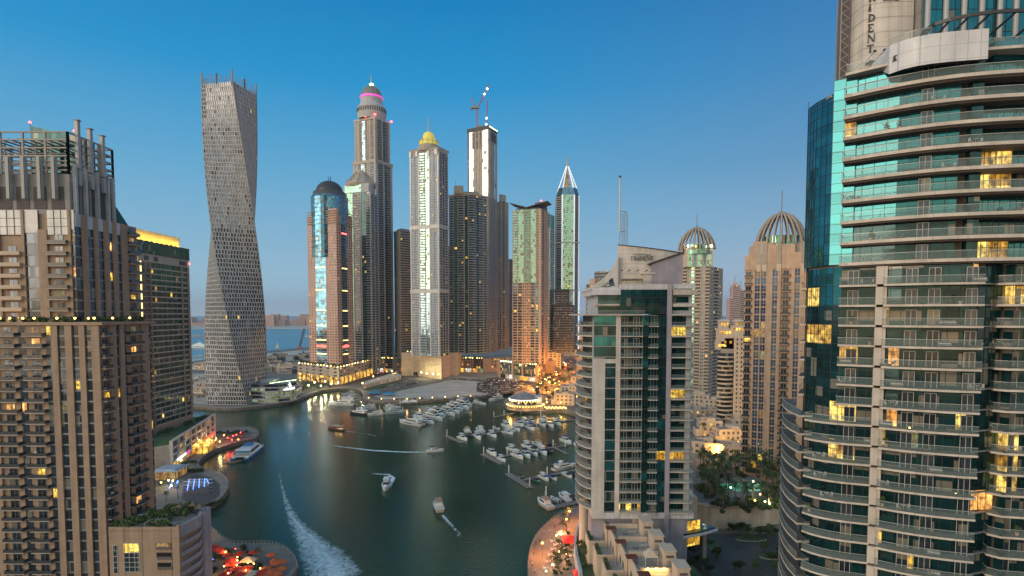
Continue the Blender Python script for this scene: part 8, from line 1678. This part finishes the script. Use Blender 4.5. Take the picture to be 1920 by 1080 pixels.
# ---------------------------------------------------------------- umbrellas, left peninsula
plain('parasol_red', (.55, .035, .02), .8); plain('parasol_orange', (.60, .12, .03), .8); plain('parasol_teal', (.02, .25, .42), .8)
def parasol(mat, lamps_=False):
    rt = park(empty('parasol', (0, 0, 0))); m = MB(); m.tube((0, 0, 0), (0, 0, 2.7), .05, 'metal_light', 5); m.build('pole', rt); m = MB(); n = 8
    P = [(1.9 * math.cos(2 * math.pi * i / n), 1.9 * math.sin(2 * math.pi * i / n), 2.25) for i in range(n)]; m.add(P + [(0, 0, 2.95)], [(i, (i + 1) % n, n) for i in range(n)], mat); m.add([(p[0], p[1], 2.05) for p in P] + P, [(i, (i + 1) % n, n + (i + 1) % n, n + i) for i in range(n)], mat); m.build('canopy', rt)
    return rt
um = [parasol('parasol_red'), parasol('parasol_orange')]
up = [(401, 1023), (408, 1029), (416, 1033), (428, 1038), (448, 1036), (476, 1033), (508, 1038), (432, 1049), (434, 1057), (384, 1061), (366, 1073), (429, 1066), (444, 1063), (464, 1062), (515, 1049), (519, 1054), (528, 1051), (500, 1061), (508, 1067), (528, 1063), (492, 1072), (506, 1073), (519, 1073), (482, 1079), (497, 1080), (470, 1071), (452, 1074), (375, 1079), (421, 1073)]
spread(um, [(G(x, y, QZ + 2.6).x, G(x, y, QZ + 2.6).y, QZ, rp.uniform(0, 1), rp.uniform(.9, 1.12), 1 if x > 495 else 0) for x, y in up], lambda i, s, k: '%s parasol, %s from the left on the round terrace at the bottom left' % (('red', 'orange red')[s[5]], ordw(i)), 'parasol', 'parasols on the round terrace'); clean(um)
def tent(px, py, a, b_, h, mat, label, name='white_tent', z=QZ):
    g = G(px, py, z + h * .8); rt = empty(name, (g.x, g.y, z), label, 'tent', 'tents by the water'); m = MB(); P = [(g.x - a / 2, g.y - b_ / 2), (g.x + a / 2, g.y - b_ / 2), (g.x + a / 2, g.y + b_ / 2), (g.x - a / 2, g.y + b_ / 2)]
    m.prism(P, z + h * .6, z + h, mat, scale=.12); m.build('canopy', rt, (g.x, g.y, z)); m = MB()
    for p in P: m.tube((p[0] * .98 + g.x * .02, p[1] * .98 + g.y * .02, z), (p[0] * .98 + g.x * .02, p[1] * .98 + g.y * .02, z + h * .6), .07, 'metal_light', 4)
    m.build('frame', rt, (g.x, g.y, z))
tent(466, 1047, 5, 4, 3.2, 'tent_cream', 'cream tent between the red parasols, farther of two'); tent(474, 1073, 4.6, 4, 3.2, 'tent_cream', 'cream tent between the red parasols, nearer of two')
tent(761, 751.5, 9, 8, 5, 'sofa_white', 'small white pointed tent on the far pontoon, left one', z=.6); tent(774, 751, 9, 8, 5, 'sofa_white', 'small white pointed tent on the far pontoon, right one', z=.6)
tent(703, 734.5, 13, 12, 4.5, 'parasol_teal', 'bright blue flat tent by the far quay, left one', 'blue_tent'); tent(730, 736, 13, 12, 4.5, 'parasol_teal', 'turquoise tent by the far quay, right one', 'blue_tent')
tent(1068, 1008, 5.5, 7, 4, 'awning_red' if 'awning_red' in MATS else plain('awning_red', (.62, .03, .02), .7, em=(1, .03, .02), st=.35), 'bright red lit awning on the right bank promenade', 'red_awning'); tent(1082, 1072, 2.6, 6, 3.2, 'awning_red', 'narrow red awning at the bottom edge beside the curved wall', 'red_awning'); tent(1053, 997, 4, 3.4, 3, 'tent_cream', 'cream umbrella tent above the red awning')
# fairy lights and table sets as things
def string(name, label, pts, mat, r_=.16, group=None):
    o = pts[0]; rt = empty(name, o, label, 'lights', group); m = MB()
    for a, c in zip(pts, pts[1:]): m.tube(a, c, .03, 'metal_dark', 3)
    for a, c in zip(pts, pts[1:]):
        d = Vector(c) - Vector(a); k = max(1, int(d.length / 1.1))
        for i in range(k): p = Vector(a) + d * i / k; m2 = MB(); m2.rev([(.01, p.z - r_), (r_, p.z), (.01, p.z + r_)], p.x, p.y, mat, 6); m.merge(m2)
    m.build('bulbs', rt, o)
def P3(px, py, h): g = G(px, py, QZ + h); return (g.x, g.y, QZ + h)
for i, (a, c) in enumerate((((351, 919), (355, 899)), ((362, 917), (365, 898)), ((373, 914), (374, 897)), ((383, 912), (384, 896)), ((391, 906), (387, 897)), ((317, 915), (326, 899)), ((330, 912), (334, 900)))):
    string('fairy_lights', '%s string of blue fairy lights from the left on the round platform terrace' % ordw(i), [P3(*a, 3), P3((a[0] + c[0]) / 2, (a[1] + c[1]) / 2, 2.9), P3(*c, 3)], 'lamp_blue', .2, 'blue fairy lights')
for i, (a, c) in enumerate((((355, 1079), (372, 1056)), ((392, 1054), (402, 1045)), ((396, 1048), (405, 1050)))): string('fairy_lights', '%s blue light string by the annex building' % ordw(i), [P3(*a, 2), P3(*c, 2)], 'lamp_blue', .2, 'blue fairy lights')
for i, (px, py, mt, e) in enumerate([(423, 1036, 'lamp_gold', 500), (445, 1046, 'lamp_gold', 0), (445, 1052, 'lamp_gold', 300), (444, 1061, 'lamp_gold', 400), (420, 1063, 'lamp_gold', 300), (386, 1068, 'lamp_gold', 400), (364, 1076, 'lamp_gold', 0), (465, 1056, 'lamp_gold', 400), (476, 1058, 'lamp_gold', 0), (461, 1071, 'lamp_gold', 300), (488, 1067, 'lamp_gold', 0), (447, 1057, 'lamp_magenta', 0), (433, 1074, 'lamp_magenta', 0), (370, 995, 'lamp_gold', 1500), (441, 1030, 'lamp_red', 0), (428, 1076, 'lamp_gold', 0)]):
    g = G(px, py, QZ + 2.2); lamp('terrace_lamp', g.x, g.y, QZ, 2.2 if i != 13 else 4.5, mt, '%s %s terrace lamp among the red parasols' % (ordw(i), {'lamp_gold': 'golden', 'lamp_magenta': 'pink', 'lamp_red': 'red'}[mt]) if i != 13 else 'golden promenade lamp beside the annex building', 'lamp', 'terrace lamps bottom left', e, (1, .5, .12), .22)
for i, (px, py, mt, e) in enumerate([(420, 817, 'lamp_orange', 900), (427, 822, 'lamp_red', 500), (435, 826, 'lamp_red', 700), (437, 818, 'lamp_red', 0), (443, 816, 'lamp_red', 600), (447, 825, 'lamp_orange', 0), (412, 829, 'lamp_gold', 900), (405, 823, 'lamp_gold', 0), (398, 827, 'lamp_white', 900), (392, 832, 'lamp_white', 0), (451, 812, 'lamp_red', 0), (302, 906, 'lamp_gold', 600), (324, 903, 'lamp_gold', 600), (321, 912, 'lamp_white', 400), (316, 902, 'lamp_green', 300), (333, 905, 'lamp_blue', 500), (340, 864, 'lamp_green', 300), (318, 871, 'lamp_green', 0), (340, 852, 'lamp_magenta', 400)]):
    g = G(px, py, QZ + 2.5); lamp('terrace_lamp', g.x, g.y, QZ, 2.5, mt, '%s lamp of the waterside cafes below the brown towers, %s' % (ordw(i), {'lamp_orange': 'orange', 'lamp_red': 'red', 'lamp_gold': 'golden', 'lamp_white': 'white', 'lamp_green': 'green', 'lamp_blue': 'blue', 'lamp_magenta': 'pink'}[mt]), 'lamp', 'cafe lamps', e * 1.5, {'lamp_red': (1, .08, .04), 'lamp_orange': (1, .4, .1), 'lamp_blue': (.1, .2, 1), 'lamp_green': (.5, 1, .4), 'lamp_magenta': (1, .2, .8)}.get(mt, (1, .7, .3)), .35)
plain('cloth_rd', (.5, .04, .03), .8)
tip = [(408 + rp.uniform(-2, 62), 812 + rp.uniform(0, 15)) for _ in range(30)]
for i, (px, py) in enumerate(sorted(tip)):
    g = G(px, py, QZ); rt = empty('cafe_table', (g.x, g.y, QZ), '%s cafe table from left on the red lit promenade tip' % ordw(i), 'table', 'cafe tables on the promenade tip'); org = (g.x, g.y, QZ); m = MB(); m.rev([(.6, QZ + .7), (.6, QZ + .76)], g.x, g.y, 'frame_white' if i % 3 else 'cloth_rd', 8); m.tube((g.x, g.y, QZ), (g.x, g.y, QZ + .7), .06, 'metal_dark', 4); m.build('table', rt, org)
    for a in (0, 1.6, 3.1, 4.7): m = MB(); x, y = g.x + 1.1 * math.cos(a), g.y + 1.1 * math.sin(a); m.rbox(x, y, QZ, QZ + .5, .6, .6, a, 'cushion_grey'); m.rbox(x + .28 * math.cos(a), y + .28 * math.sin(a), QZ + .5, QZ + 1.0, .1, .6, a, 'cushion_grey'); m.build('chair', rt, org)
# golden lit pavilion and blue roofed pavilion
def pavilion(px, py, w, d, h, label, roof, walls, ang=0.0, lamps_=0, name='cafe_pavilion'):
    g = G(px, py, QZ); rt = empty(name, (g.x, g.y, QZ), label, 'pavilion', 'waterside cafe pavilions'); org = (g.x, g.y, QZ)
    c, s_ = math.cos(ang), math.sin(ang); P = [(g.x + a * c - b_ * s_, g.y + a * s_ + b_ * c) for a, b_ in ((-w / 2, -d / 2), (w / 2, -d / 2), (w / 2, d / 2), (-w / 2, d / 2))]
    m = MB(); m.prism(inset(P, -.4), QZ + h, QZ + h + .3, roof, scale=1.0); m.prism(inset(P, .6), QZ + h + .3, QZ + h + .9, roof, scale=.85); m.build('roof', rt, org)
    m = MB(); m.prism(inset(P, .5), QZ, QZ + h, walls); m.build('wall', rt, org)
    for i in range(4):
        f_ = F(P[i], P[(i + 1) % 4]); n = max(2, int(f_.len / 3))
        for k in range(n + 1): m = MB(); f_.box(m, f_.len * k / n - .12, f_.len * k / n + .12, -.3, 0, QZ, QZ + h, 'w_brown_dark'); m.build('post', rt, org)
    for k in range(lamps_):
        m = MB(); x, y = P[0][0] + (P[1][0] - P[0][0]) * rk.random(), P[0][1] + (P[3][1] - P[0][1]) * rk.random(); m.rev([(.01, QZ + h + .95), (.3, QZ + h + 1.3), (.01, QZ + h + 1.7)], x, y, 'lamp_gold', 6); m.build('bulb', rt, org)
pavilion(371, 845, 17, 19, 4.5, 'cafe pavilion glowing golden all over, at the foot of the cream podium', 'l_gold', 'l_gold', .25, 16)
pavilion(320, 893, 12, 14, 4.2, 'cafe pavilion with a flat blue grey roof beside the brown tower', 'w_bluegrey', 'l_dim', .1, 0)
for i in range(5):
    for j in range(4):
        g = G(353 + i * 9.5, 903 + j * 7, QZ); rt = empty('table_set', (g.x, g.y, QZ), 'dark lounge table under blue lights, %s in the %s row of the round platform' % (ordw(i), ordw(j)), 'table', 'lounge tables on the round platform'); org = (g.x, g.y, QZ)
        m = MB(); m.rbox(g.x, g.y, QZ + .35, QZ + .45, 1.6, 1.0, .2, 'metal_dark'); m.rbox(g.x, g.y, QZ, QZ + .35, .2, .2, .2, 'metal_dark'); m.build('table', rt, org)
        for s in (-1, 1): m = MB(); m.rbox(g.x, g.y + s * 1.5, QZ, QZ + .45, 2.4, .8, .2, 'cushion_grey'); m.rbox(g.x, g.y + s * 1.9, QZ + .45, QZ + .9, 2.4, .25, .2, 'w_bluegrey' if j < 2 else 'cushion_grey'); m.build('sofa', rt, org)
spread(bushes, pxspots([(345 + i * 5, 886 + rp.uniform(-2, 3)) for i in range(8)] + [(322 + i * 5, 866 + rp.uniform(-6, 5)) for i in range(9)] + [(400 + i * 4, 812 + rp.uniform(-1, 2)) for i in range(16)] + [(385 + i * 5, 950 - i * 1.5) for i in range(8)] + [(x, 1040 + rp.uniform(-10, 35)) for x in range(390, 490, 6)], QZ, (.8, 1.5)), '{o} small bush from the left on the left bank promenade', 'bush', 'bushes on the left bank promenade')
spread(palms, pxspots([(388, 1037), (408, 1068), (437, 1052), (486, 1057), (300, 925), (334, 935), (312, 940), (395, 1072)], QZ, (.5, .7)), '{o} small palm from the left between the brown towers and the round terrace', 'palm', 'palms on the left bank')
# ---------------------------------------------------------------- round restaurant by the far basin
g = G(986, 771, QZ); cx, cy = g.x, g.y + 17; org = (cx, cy, QZ); rt = empty('round_restaurant', org, 'round two tier restaurant on the quay glowing with golden lamp strings', 'restaurant')
m = MB()
for r0_, z0_, z1_, mt in ((15, QZ, QZ + 4.2, 'w_brown'), (11.5, QZ + 4.2, QZ + 8.6, 'g_dark')): m.rev([(r0_, z0_), (r0_, z1_), (.1, z1_ + .01)], cx, cy, mt, 30)
m.box(cx + 2, cx + 15, cy - 6, cy + 10, QZ, QZ + 11, 'w_panel'); m.build('wall', rt, org)
for r0_, z_ in ((17.5, QZ + .2), (16.5, QZ + 4.3), (13.4, QZ + 8.7)):
    m = MB(); m.rev([(r0_ - 3, z_), (r0_, z_ - .3), (r0_, z_ + .15), (r0_ - 3, z_ + .2)], cx, cy, 'w_warm', 30); m.build('terrace', rt, org)
for r0_, z_, n in ((17, QZ + 3.3, 40), (14.5, QZ + 7.5, 34)):
    for i in range(n):
        a = 2 * math.pi * i / n; m = MB(); m.rev([(.01, z_), (.42, z_ + .4), (.01, z_ + .8)], cx + r0_ * math.cos(a), cy + r0_ * math.sin(a), 'lamp_gold', 6); m.build('lamp', rt, org)
m = MB(); m.rev([(14.2, QZ + 9.2), (13.8, QZ + 9.8), (7, QZ + 12.5), (1.5, QZ + 15), (.1, QZ + 16)], cx - 1, cy, 'w_conc', 14); m.build('roof', rt, org); m = MB(); m.rev([(14.4, QZ + 8.8), (14.6, QZ + 9.2), (14.2, QZ + 9.3)], cx - 1, cy, 'strip_white', 30); m.build('roof_light', rt, org)
m = MB(); f_ = F((cx + 5, cy - 6.05), (cx + 13, cy - 6.05)); sign_strokes(m, f_, 1, 7, .02, QZ + 8, QZ + 9.4, 'strip_white', 8, 6); m.build('sign', rt, org)
for dx, dy, e in ((-14, -12, 1500), (0, -19, 1800), (12, -15, 1200)):
    ld = bpy.data.lights.new('restaurant_light', 'POINT'); ld.energy = e; ld.color = (1, .6, .12); ld.shadow_soft_size = 1; lo = bpy.data.objects.new('restaurant_light', ld); COL.objects.link(lo); lo.location = (dx, dy, 4.5); lo.parent = rt
for i in range(18): g = G(1022 + i * 2.3, 764 + (i % 3) * 1.2, QZ + 3); lamp('terrace_lamp', g.x, g.y, QZ, 3, 'lamp_gold', '%s golden lamp from the left on the terrace right of the round restaurant' % ordw(i), 'lamp', 'lamps right of the round restaurant', 700 if i % 4 == 0 else 0, (1, .6, .12), .38)
# ---------------------------------------------------------------- right bank promenade, bottom
for i, (px, py) in enumerate(((1068, 960), (1017, 1020), (1062, 975))):
    g = G(px, py, QZ + 5); street_lamp(i, g.x, g.y, QZ, 5, 'lamp_orange', ['orange promenade lamp at the top of the curve by the nearest pontoon', 'orange promenade lamp in the middle of the curve, over the glowing paving', 'orange promenade lamp beside the palms'][i], (5200, 8000, 4200)[i], (1, .34, .07), 'promenade lamps right bank', .3)
for i, (px, py, mt) in enumerate(((1043, 1005, 'lamp_green'), (1052, 1003, 'lamp_gold'), (1036, 1060, 'lamp_white'), (1024, 1072, 'lamp_white'), (1048, 1035, 'lamp_gold'), (1062, 1040, 'lamp_gold'))): g = G(px, py, QZ + 2); lamp('terrace_lamp', g.x, g.y, QZ, 2, mt, '%s of the low lamps in the right bank promenade garden' % ordw(i), 'lamp', 'garden lamps right bank', 450, (1, .7, .35), .2)
spread(palms, pxspots([(1066, 978), (1058, 985), (1051, 1055), (1062, 1062), (1048, 1072), (1090, 958), (1056, 1010)], QZ, (.6, .75)), '{o} palm from the left on the right bank promenade', 'palm', 'palms on the right bank promenade')
spread(bushes, pxspots([(1040 + rp.uniform(-4, 30), 1000 + rp.uniform(0, 78)) for _ in range(34)], QZ, (.5, .9)), '{o} low bush from the left in the right bank promenade garden', 'bush', 'bushes on the right bank promenade')
plain('cloth_pink', (.62, .42, .38), .85); plain('cloth_dark', (.04, .04, .05), .9)
def make_person(top, legs, sit):
    m = MB(); hz = .48 if sit else .88
    if sit:
        for s in (-1, 1): m.tube((s * .1, 0, hz), (s * .12, -.45, hz), .085, legs, 6, .07); m.tube((s * .12, -.45, hz), (s * .12, -.48, .06), .065, legs, 6, .05); m.box(s * .12 - .05, s * .12 + .05, -.66, -.42, 0, .08, 'metal_dark')
    else:
        for s in (-1, 1): m.tube((s * .1, 0, hz), (s * .13, s * .12, .06), .095, legs, 6, .055); m.box(s * .13 - .05, s * .13 + .05, s * .12 - .18, s * .12 + .08, 0, .08, 'metal_dark')
    m.rev([(.12, hz - .08), (.17, hz), (.14, hz + .2), (.19, hz + .42), (.17, hz + .52), (.06, hz + .6), (.055, hz + .66)], 0, 0, top, 10)
    for s in (-1, 1): m.tube((s * .2, 0, hz + .5), (s * .25, -.04, hz + .22), .05, top, 5, .042); m.tube((s * .25, -.04, hz + .22), (s * .22, -.22 if sit else -.05, hz + .02 if not sit else hz + .16), .04, 'skin', 5, .03)
    m.rev([(.04, hz + .64), (.085, hz + .7), (.1, hz + .78), (.085, hz + .86), (.02, hz + .9)], 0, 0, 'skin', 8); m.rev([(.105, hz + .79), (.1, hz + .87), (.03, hz + .92)], 0, .015, 'cloth_dark', 8)
    return park(m.build('person'))
pe = [make_person('sofa_white', 'cloth_dark', False), make_person('cloth_red', 'cloth_dark', False), make_person('cloth_dark', 'cloth_dark', False), make_person('cloth_pink', 'cloth_dark', True), make_person('sofa_white', 'cloth_dark', True)]
pp_ = [(998, 1062, 0), (1001, 1040, 1), (1012, 1018, 2), (1005, 1022, 2), (1030, 1000, 0), (994, 1055, 1), (1040, 992, 2), (1003, 1075, 0), (1050, 968, 2), (1070, 965, 0)]
spread(pe, [(G(x, y, QZ).x, G(x, y, QZ).y, QZ + .05, rp.uniform(0, 6), 1.0, k) for x, y, k in pp_], lambda i, s, k: 'person in a %s top walking, %s from the left on the curved right bank path' % (('white', 'red', 'dark', 'pink', 'white')[s[5]], ordw(i)), 'person', 'people on the right bank path')
tb = [(1035, 1017), (1041, 1024), (1036, 1032), (1046, 1022), (1052, 1028), (1030, 1043), (1038, 1049), (1047, 1045), (1068, 1035), (1060, 1030), (1026, 1056), (1022, 1068), (1070, 1045), (1064, 1052)]; sp = []
for i, (px, py) in enumerate(tb):
    g = G(px, py, QZ); rt = empty('dining_table', (g.x, g.y, QZ), '%s white clothed dining table from the left beside the red awning' % ordw(sorted(tb).index((px, py))), 'table', 'dining tables by the red awning'); org = (g.x, g.y, QZ); m = MB(); m.rev([(.5, QZ + .4), (.46, QZ + .72), (.45, QZ + .76)], g.x, g.y, 'sofa_white', 12); m.tube((g.x, g.y, QZ), (g.x, g.y, QZ + .5), .06, 'metal_dark', 5); m.build('table', rt, org)
    for a in (0, 2.1, 4.2):
        x, y = g.x + .95 * math.cos(a), g.y + .95 * math.sin(a); m = MB(); m.rbox(x, y, QZ + .4, QZ + .46, .45, .45, a, 'cloth_pink'); m.rbox(x + .2 * math.cos(a), y + .2 * math.sin(a), QZ + .46, QZ + .95, .06, .42, a, 'cloth_pink'); [m.box(x + dx - .02, x + dx + .02, y + dy - .02, y + dy + .02, QZ, QZ + .4, 'metal_dark') for dx in (-.15, .15) for dy in (-.15, .15)]; m.build('chair', rt, org)
    sp.append((g.x + .93, g.y, QZ, -math.pi / 2 , 1.0, 3 + i % 2))
spread(pe, sp, lambda i, s, k: 'seated person in %s at the %s dining table from the left' % (('', '', '', 'pink', 'white')[s[5]], ordw(i)), 'person', 'seated diners'); clean(pe)
sheet('platform_deck', [(340, 935), (345, 900), (365, 890), (398, 896), (412, 908), (412, 930), (395, 945), (365, 950)], QZ + .06, 'deck_dark' if 'deck_dark' in MATS else plain('deck_dark', (.08, .07, .065), .8, var=.3, scale=.6))
sheet('dining_floor', [(1020, 1075), (1030, 1040), (1036, 1012), (1062, 990), (1076, 990), (1072, 1020), (1078, 1075)], QZ + .07, 'deck_wood'); mb = MB(); strip(RSH, 6.6, 16, QZ + .02, 'paving', mb); struct('promenade_path', mb)
# posts along the left bank and sail boats far out at sea
for i, (px, py) in enumerate(((498, 627), (575, 632), (520, 653))):
    g = G(px, py, 0); rt = empty('sailing_boat', (g.x, g.y, 0), ['tiny white sail near the twisted tower', 'tiny white sail beside the pink tower', 'white sail close to the shore between the two towers'][i], 'boat', 'boats on the sea'); m = hull(14, 4, 1.6, 'hull_white'); m.build('hull', rt); m = MB(); m.add([(-4, 0, 2), (3, 0, 2), (1, .4, 17), (-4, .15, 2), (3, .15, 2), (1, .5, 17)], [(0, 1, 2), (5, 4, 3)], 'sofa_white'); m.tube((1, .2, 1), (1, .2, 17.5), .15, 'metal_light', 4); m.build('sail', rt)
g = G(376, 653, 0); rt = empty('motor_yacht', (g.x, g.y, 0), 'large white yacht moored off the coast left of the twisted tower', 'boat', 'boats on the sea'); m = hull(70, 12, 6, 'hull_white'); m.build('hull', rt); m = MB(); wedge(m, -24, 20, 5, 4, 5.5, 9, 1, 6, 'hull_white'); wedge(m, -16, 12, 4.4, 3.4, 9, 12, 1, 5, 'hull_white'); wedge(m, -8, 6, 3.5, 2.5, 12, 15, 1, 3, 'hull_white'); m.tube((-2, 0, 15), (-3, 0, 22), .4, 'hull_white', 5); m.build('cabin', rt)
# leaning crane jib on the coast
g = G(561, 653, QZ); rt = empty('crane_jib', (g.x, g.y, QZ), 'thin brown crane jib leaning on the shore left of the pink tower', 'crane'); m = MB(); tp = (Xat(570, g.y), g.y, Zat(616, g.y)); lattice(m, tuple(g), tp, 1.6, 'w_brown_dark', 12, .45); m.build('jib', rt, tuple(g)); m = MB(); m.box(g.x - 5, g.x + 5, g.y - 3, g.y + 3, QZ, QZ + 5, 'crane_red'); m.build('cab', rt, tuple(g))
for i in range(16):
    px, py = rc.uniform(490, 572), rc.uniform(668, 700); g = G(px, py, QZ); house(g.x, g.y, rc.uniform(20, 40), rc.uniform(14, 24), rc.uniform(4, 8), rc.uniform(-.4, .4), 'low pale shed, %s built on the sand between the twisted and pink towers' % ordw(i), name='low_shed', group='sheds on the sandy shore', mat=rc.choice(['w_cream', 'w_conc', 'w_stone']), lit=.1, seed=i + 300)
for i in range(10):
    px, py = rc.uniform(366, 388), rc.uniform(676, 745); g = G(px, py, QZ); house(g.x, g.y, rc.uniform(14, 30), rc.uniform(12, 20), rc.uniform(3, 6), rc.uniform(-.4, .4), 'low shed, %s seen in the gap left of the twisted tower' % ordw(i), name='low_shed', group='sheds left of the twisted tower', mat=rc.choice(['w_cream', 'w_conc', 'w_white']), lit=.1, seed=i + 330)
clean(palms + trees + bushes)
# white arena block by the lawn
g1, g2, g3 = G(682, 729, QZ), G(752, 711, QZ), G(742, 704, QZ); B = Bld('long_white_hall', 'long low white hall with slanted side beside the strip of lawn on the far quay', 'building', tuple(g1)); P = [(g1.x, g1.y), (g2.x, g2.y), (g3.x, g3.y + 6), (g1.x - 6, g1.y + 30)]
B.wall.prism(inset(P, .3), QZ, QZ + 5, 'w_white'); facade(B, P[0], P[1], QZ, QZ + 5, 5, [('W', 10, dict(n=26, ww=.35, hh=.3, m='w_white'))], .5, 'w_white'); facade(B, P[3], P[0], QZ, QZ + 5, 5, [('W', 10, dict(n=5, m='w_white'))], .3, 'w_white'); B.finish()
# ---------------------------------------------------------------- haze
mh = bpy.data.materials.new('haze'); mh.use_nodes = True; nh = mh.node_tree; nh.nodes.clear(); oh = nh.nodes.new('ShaderNodeOutputMaterial'); pv = nh.nodes.new('ShaderNodeVolumePrincipled'); nh.links.new(pv.outputs[0], oh.inputs['Volume'])
pv.inputs['Color'].default_value = (.86, .90, 1, 1); pv.inputs['Density'].default_value = .00006; pv.inputs['Anisotropy'].default_value = .3; MATS['haze'] = mh
mb = MB(); mb.box(-20100, 20100, -1000, 20100, -5, 520, 'haze'); struct('haze', mb, 'stuff')
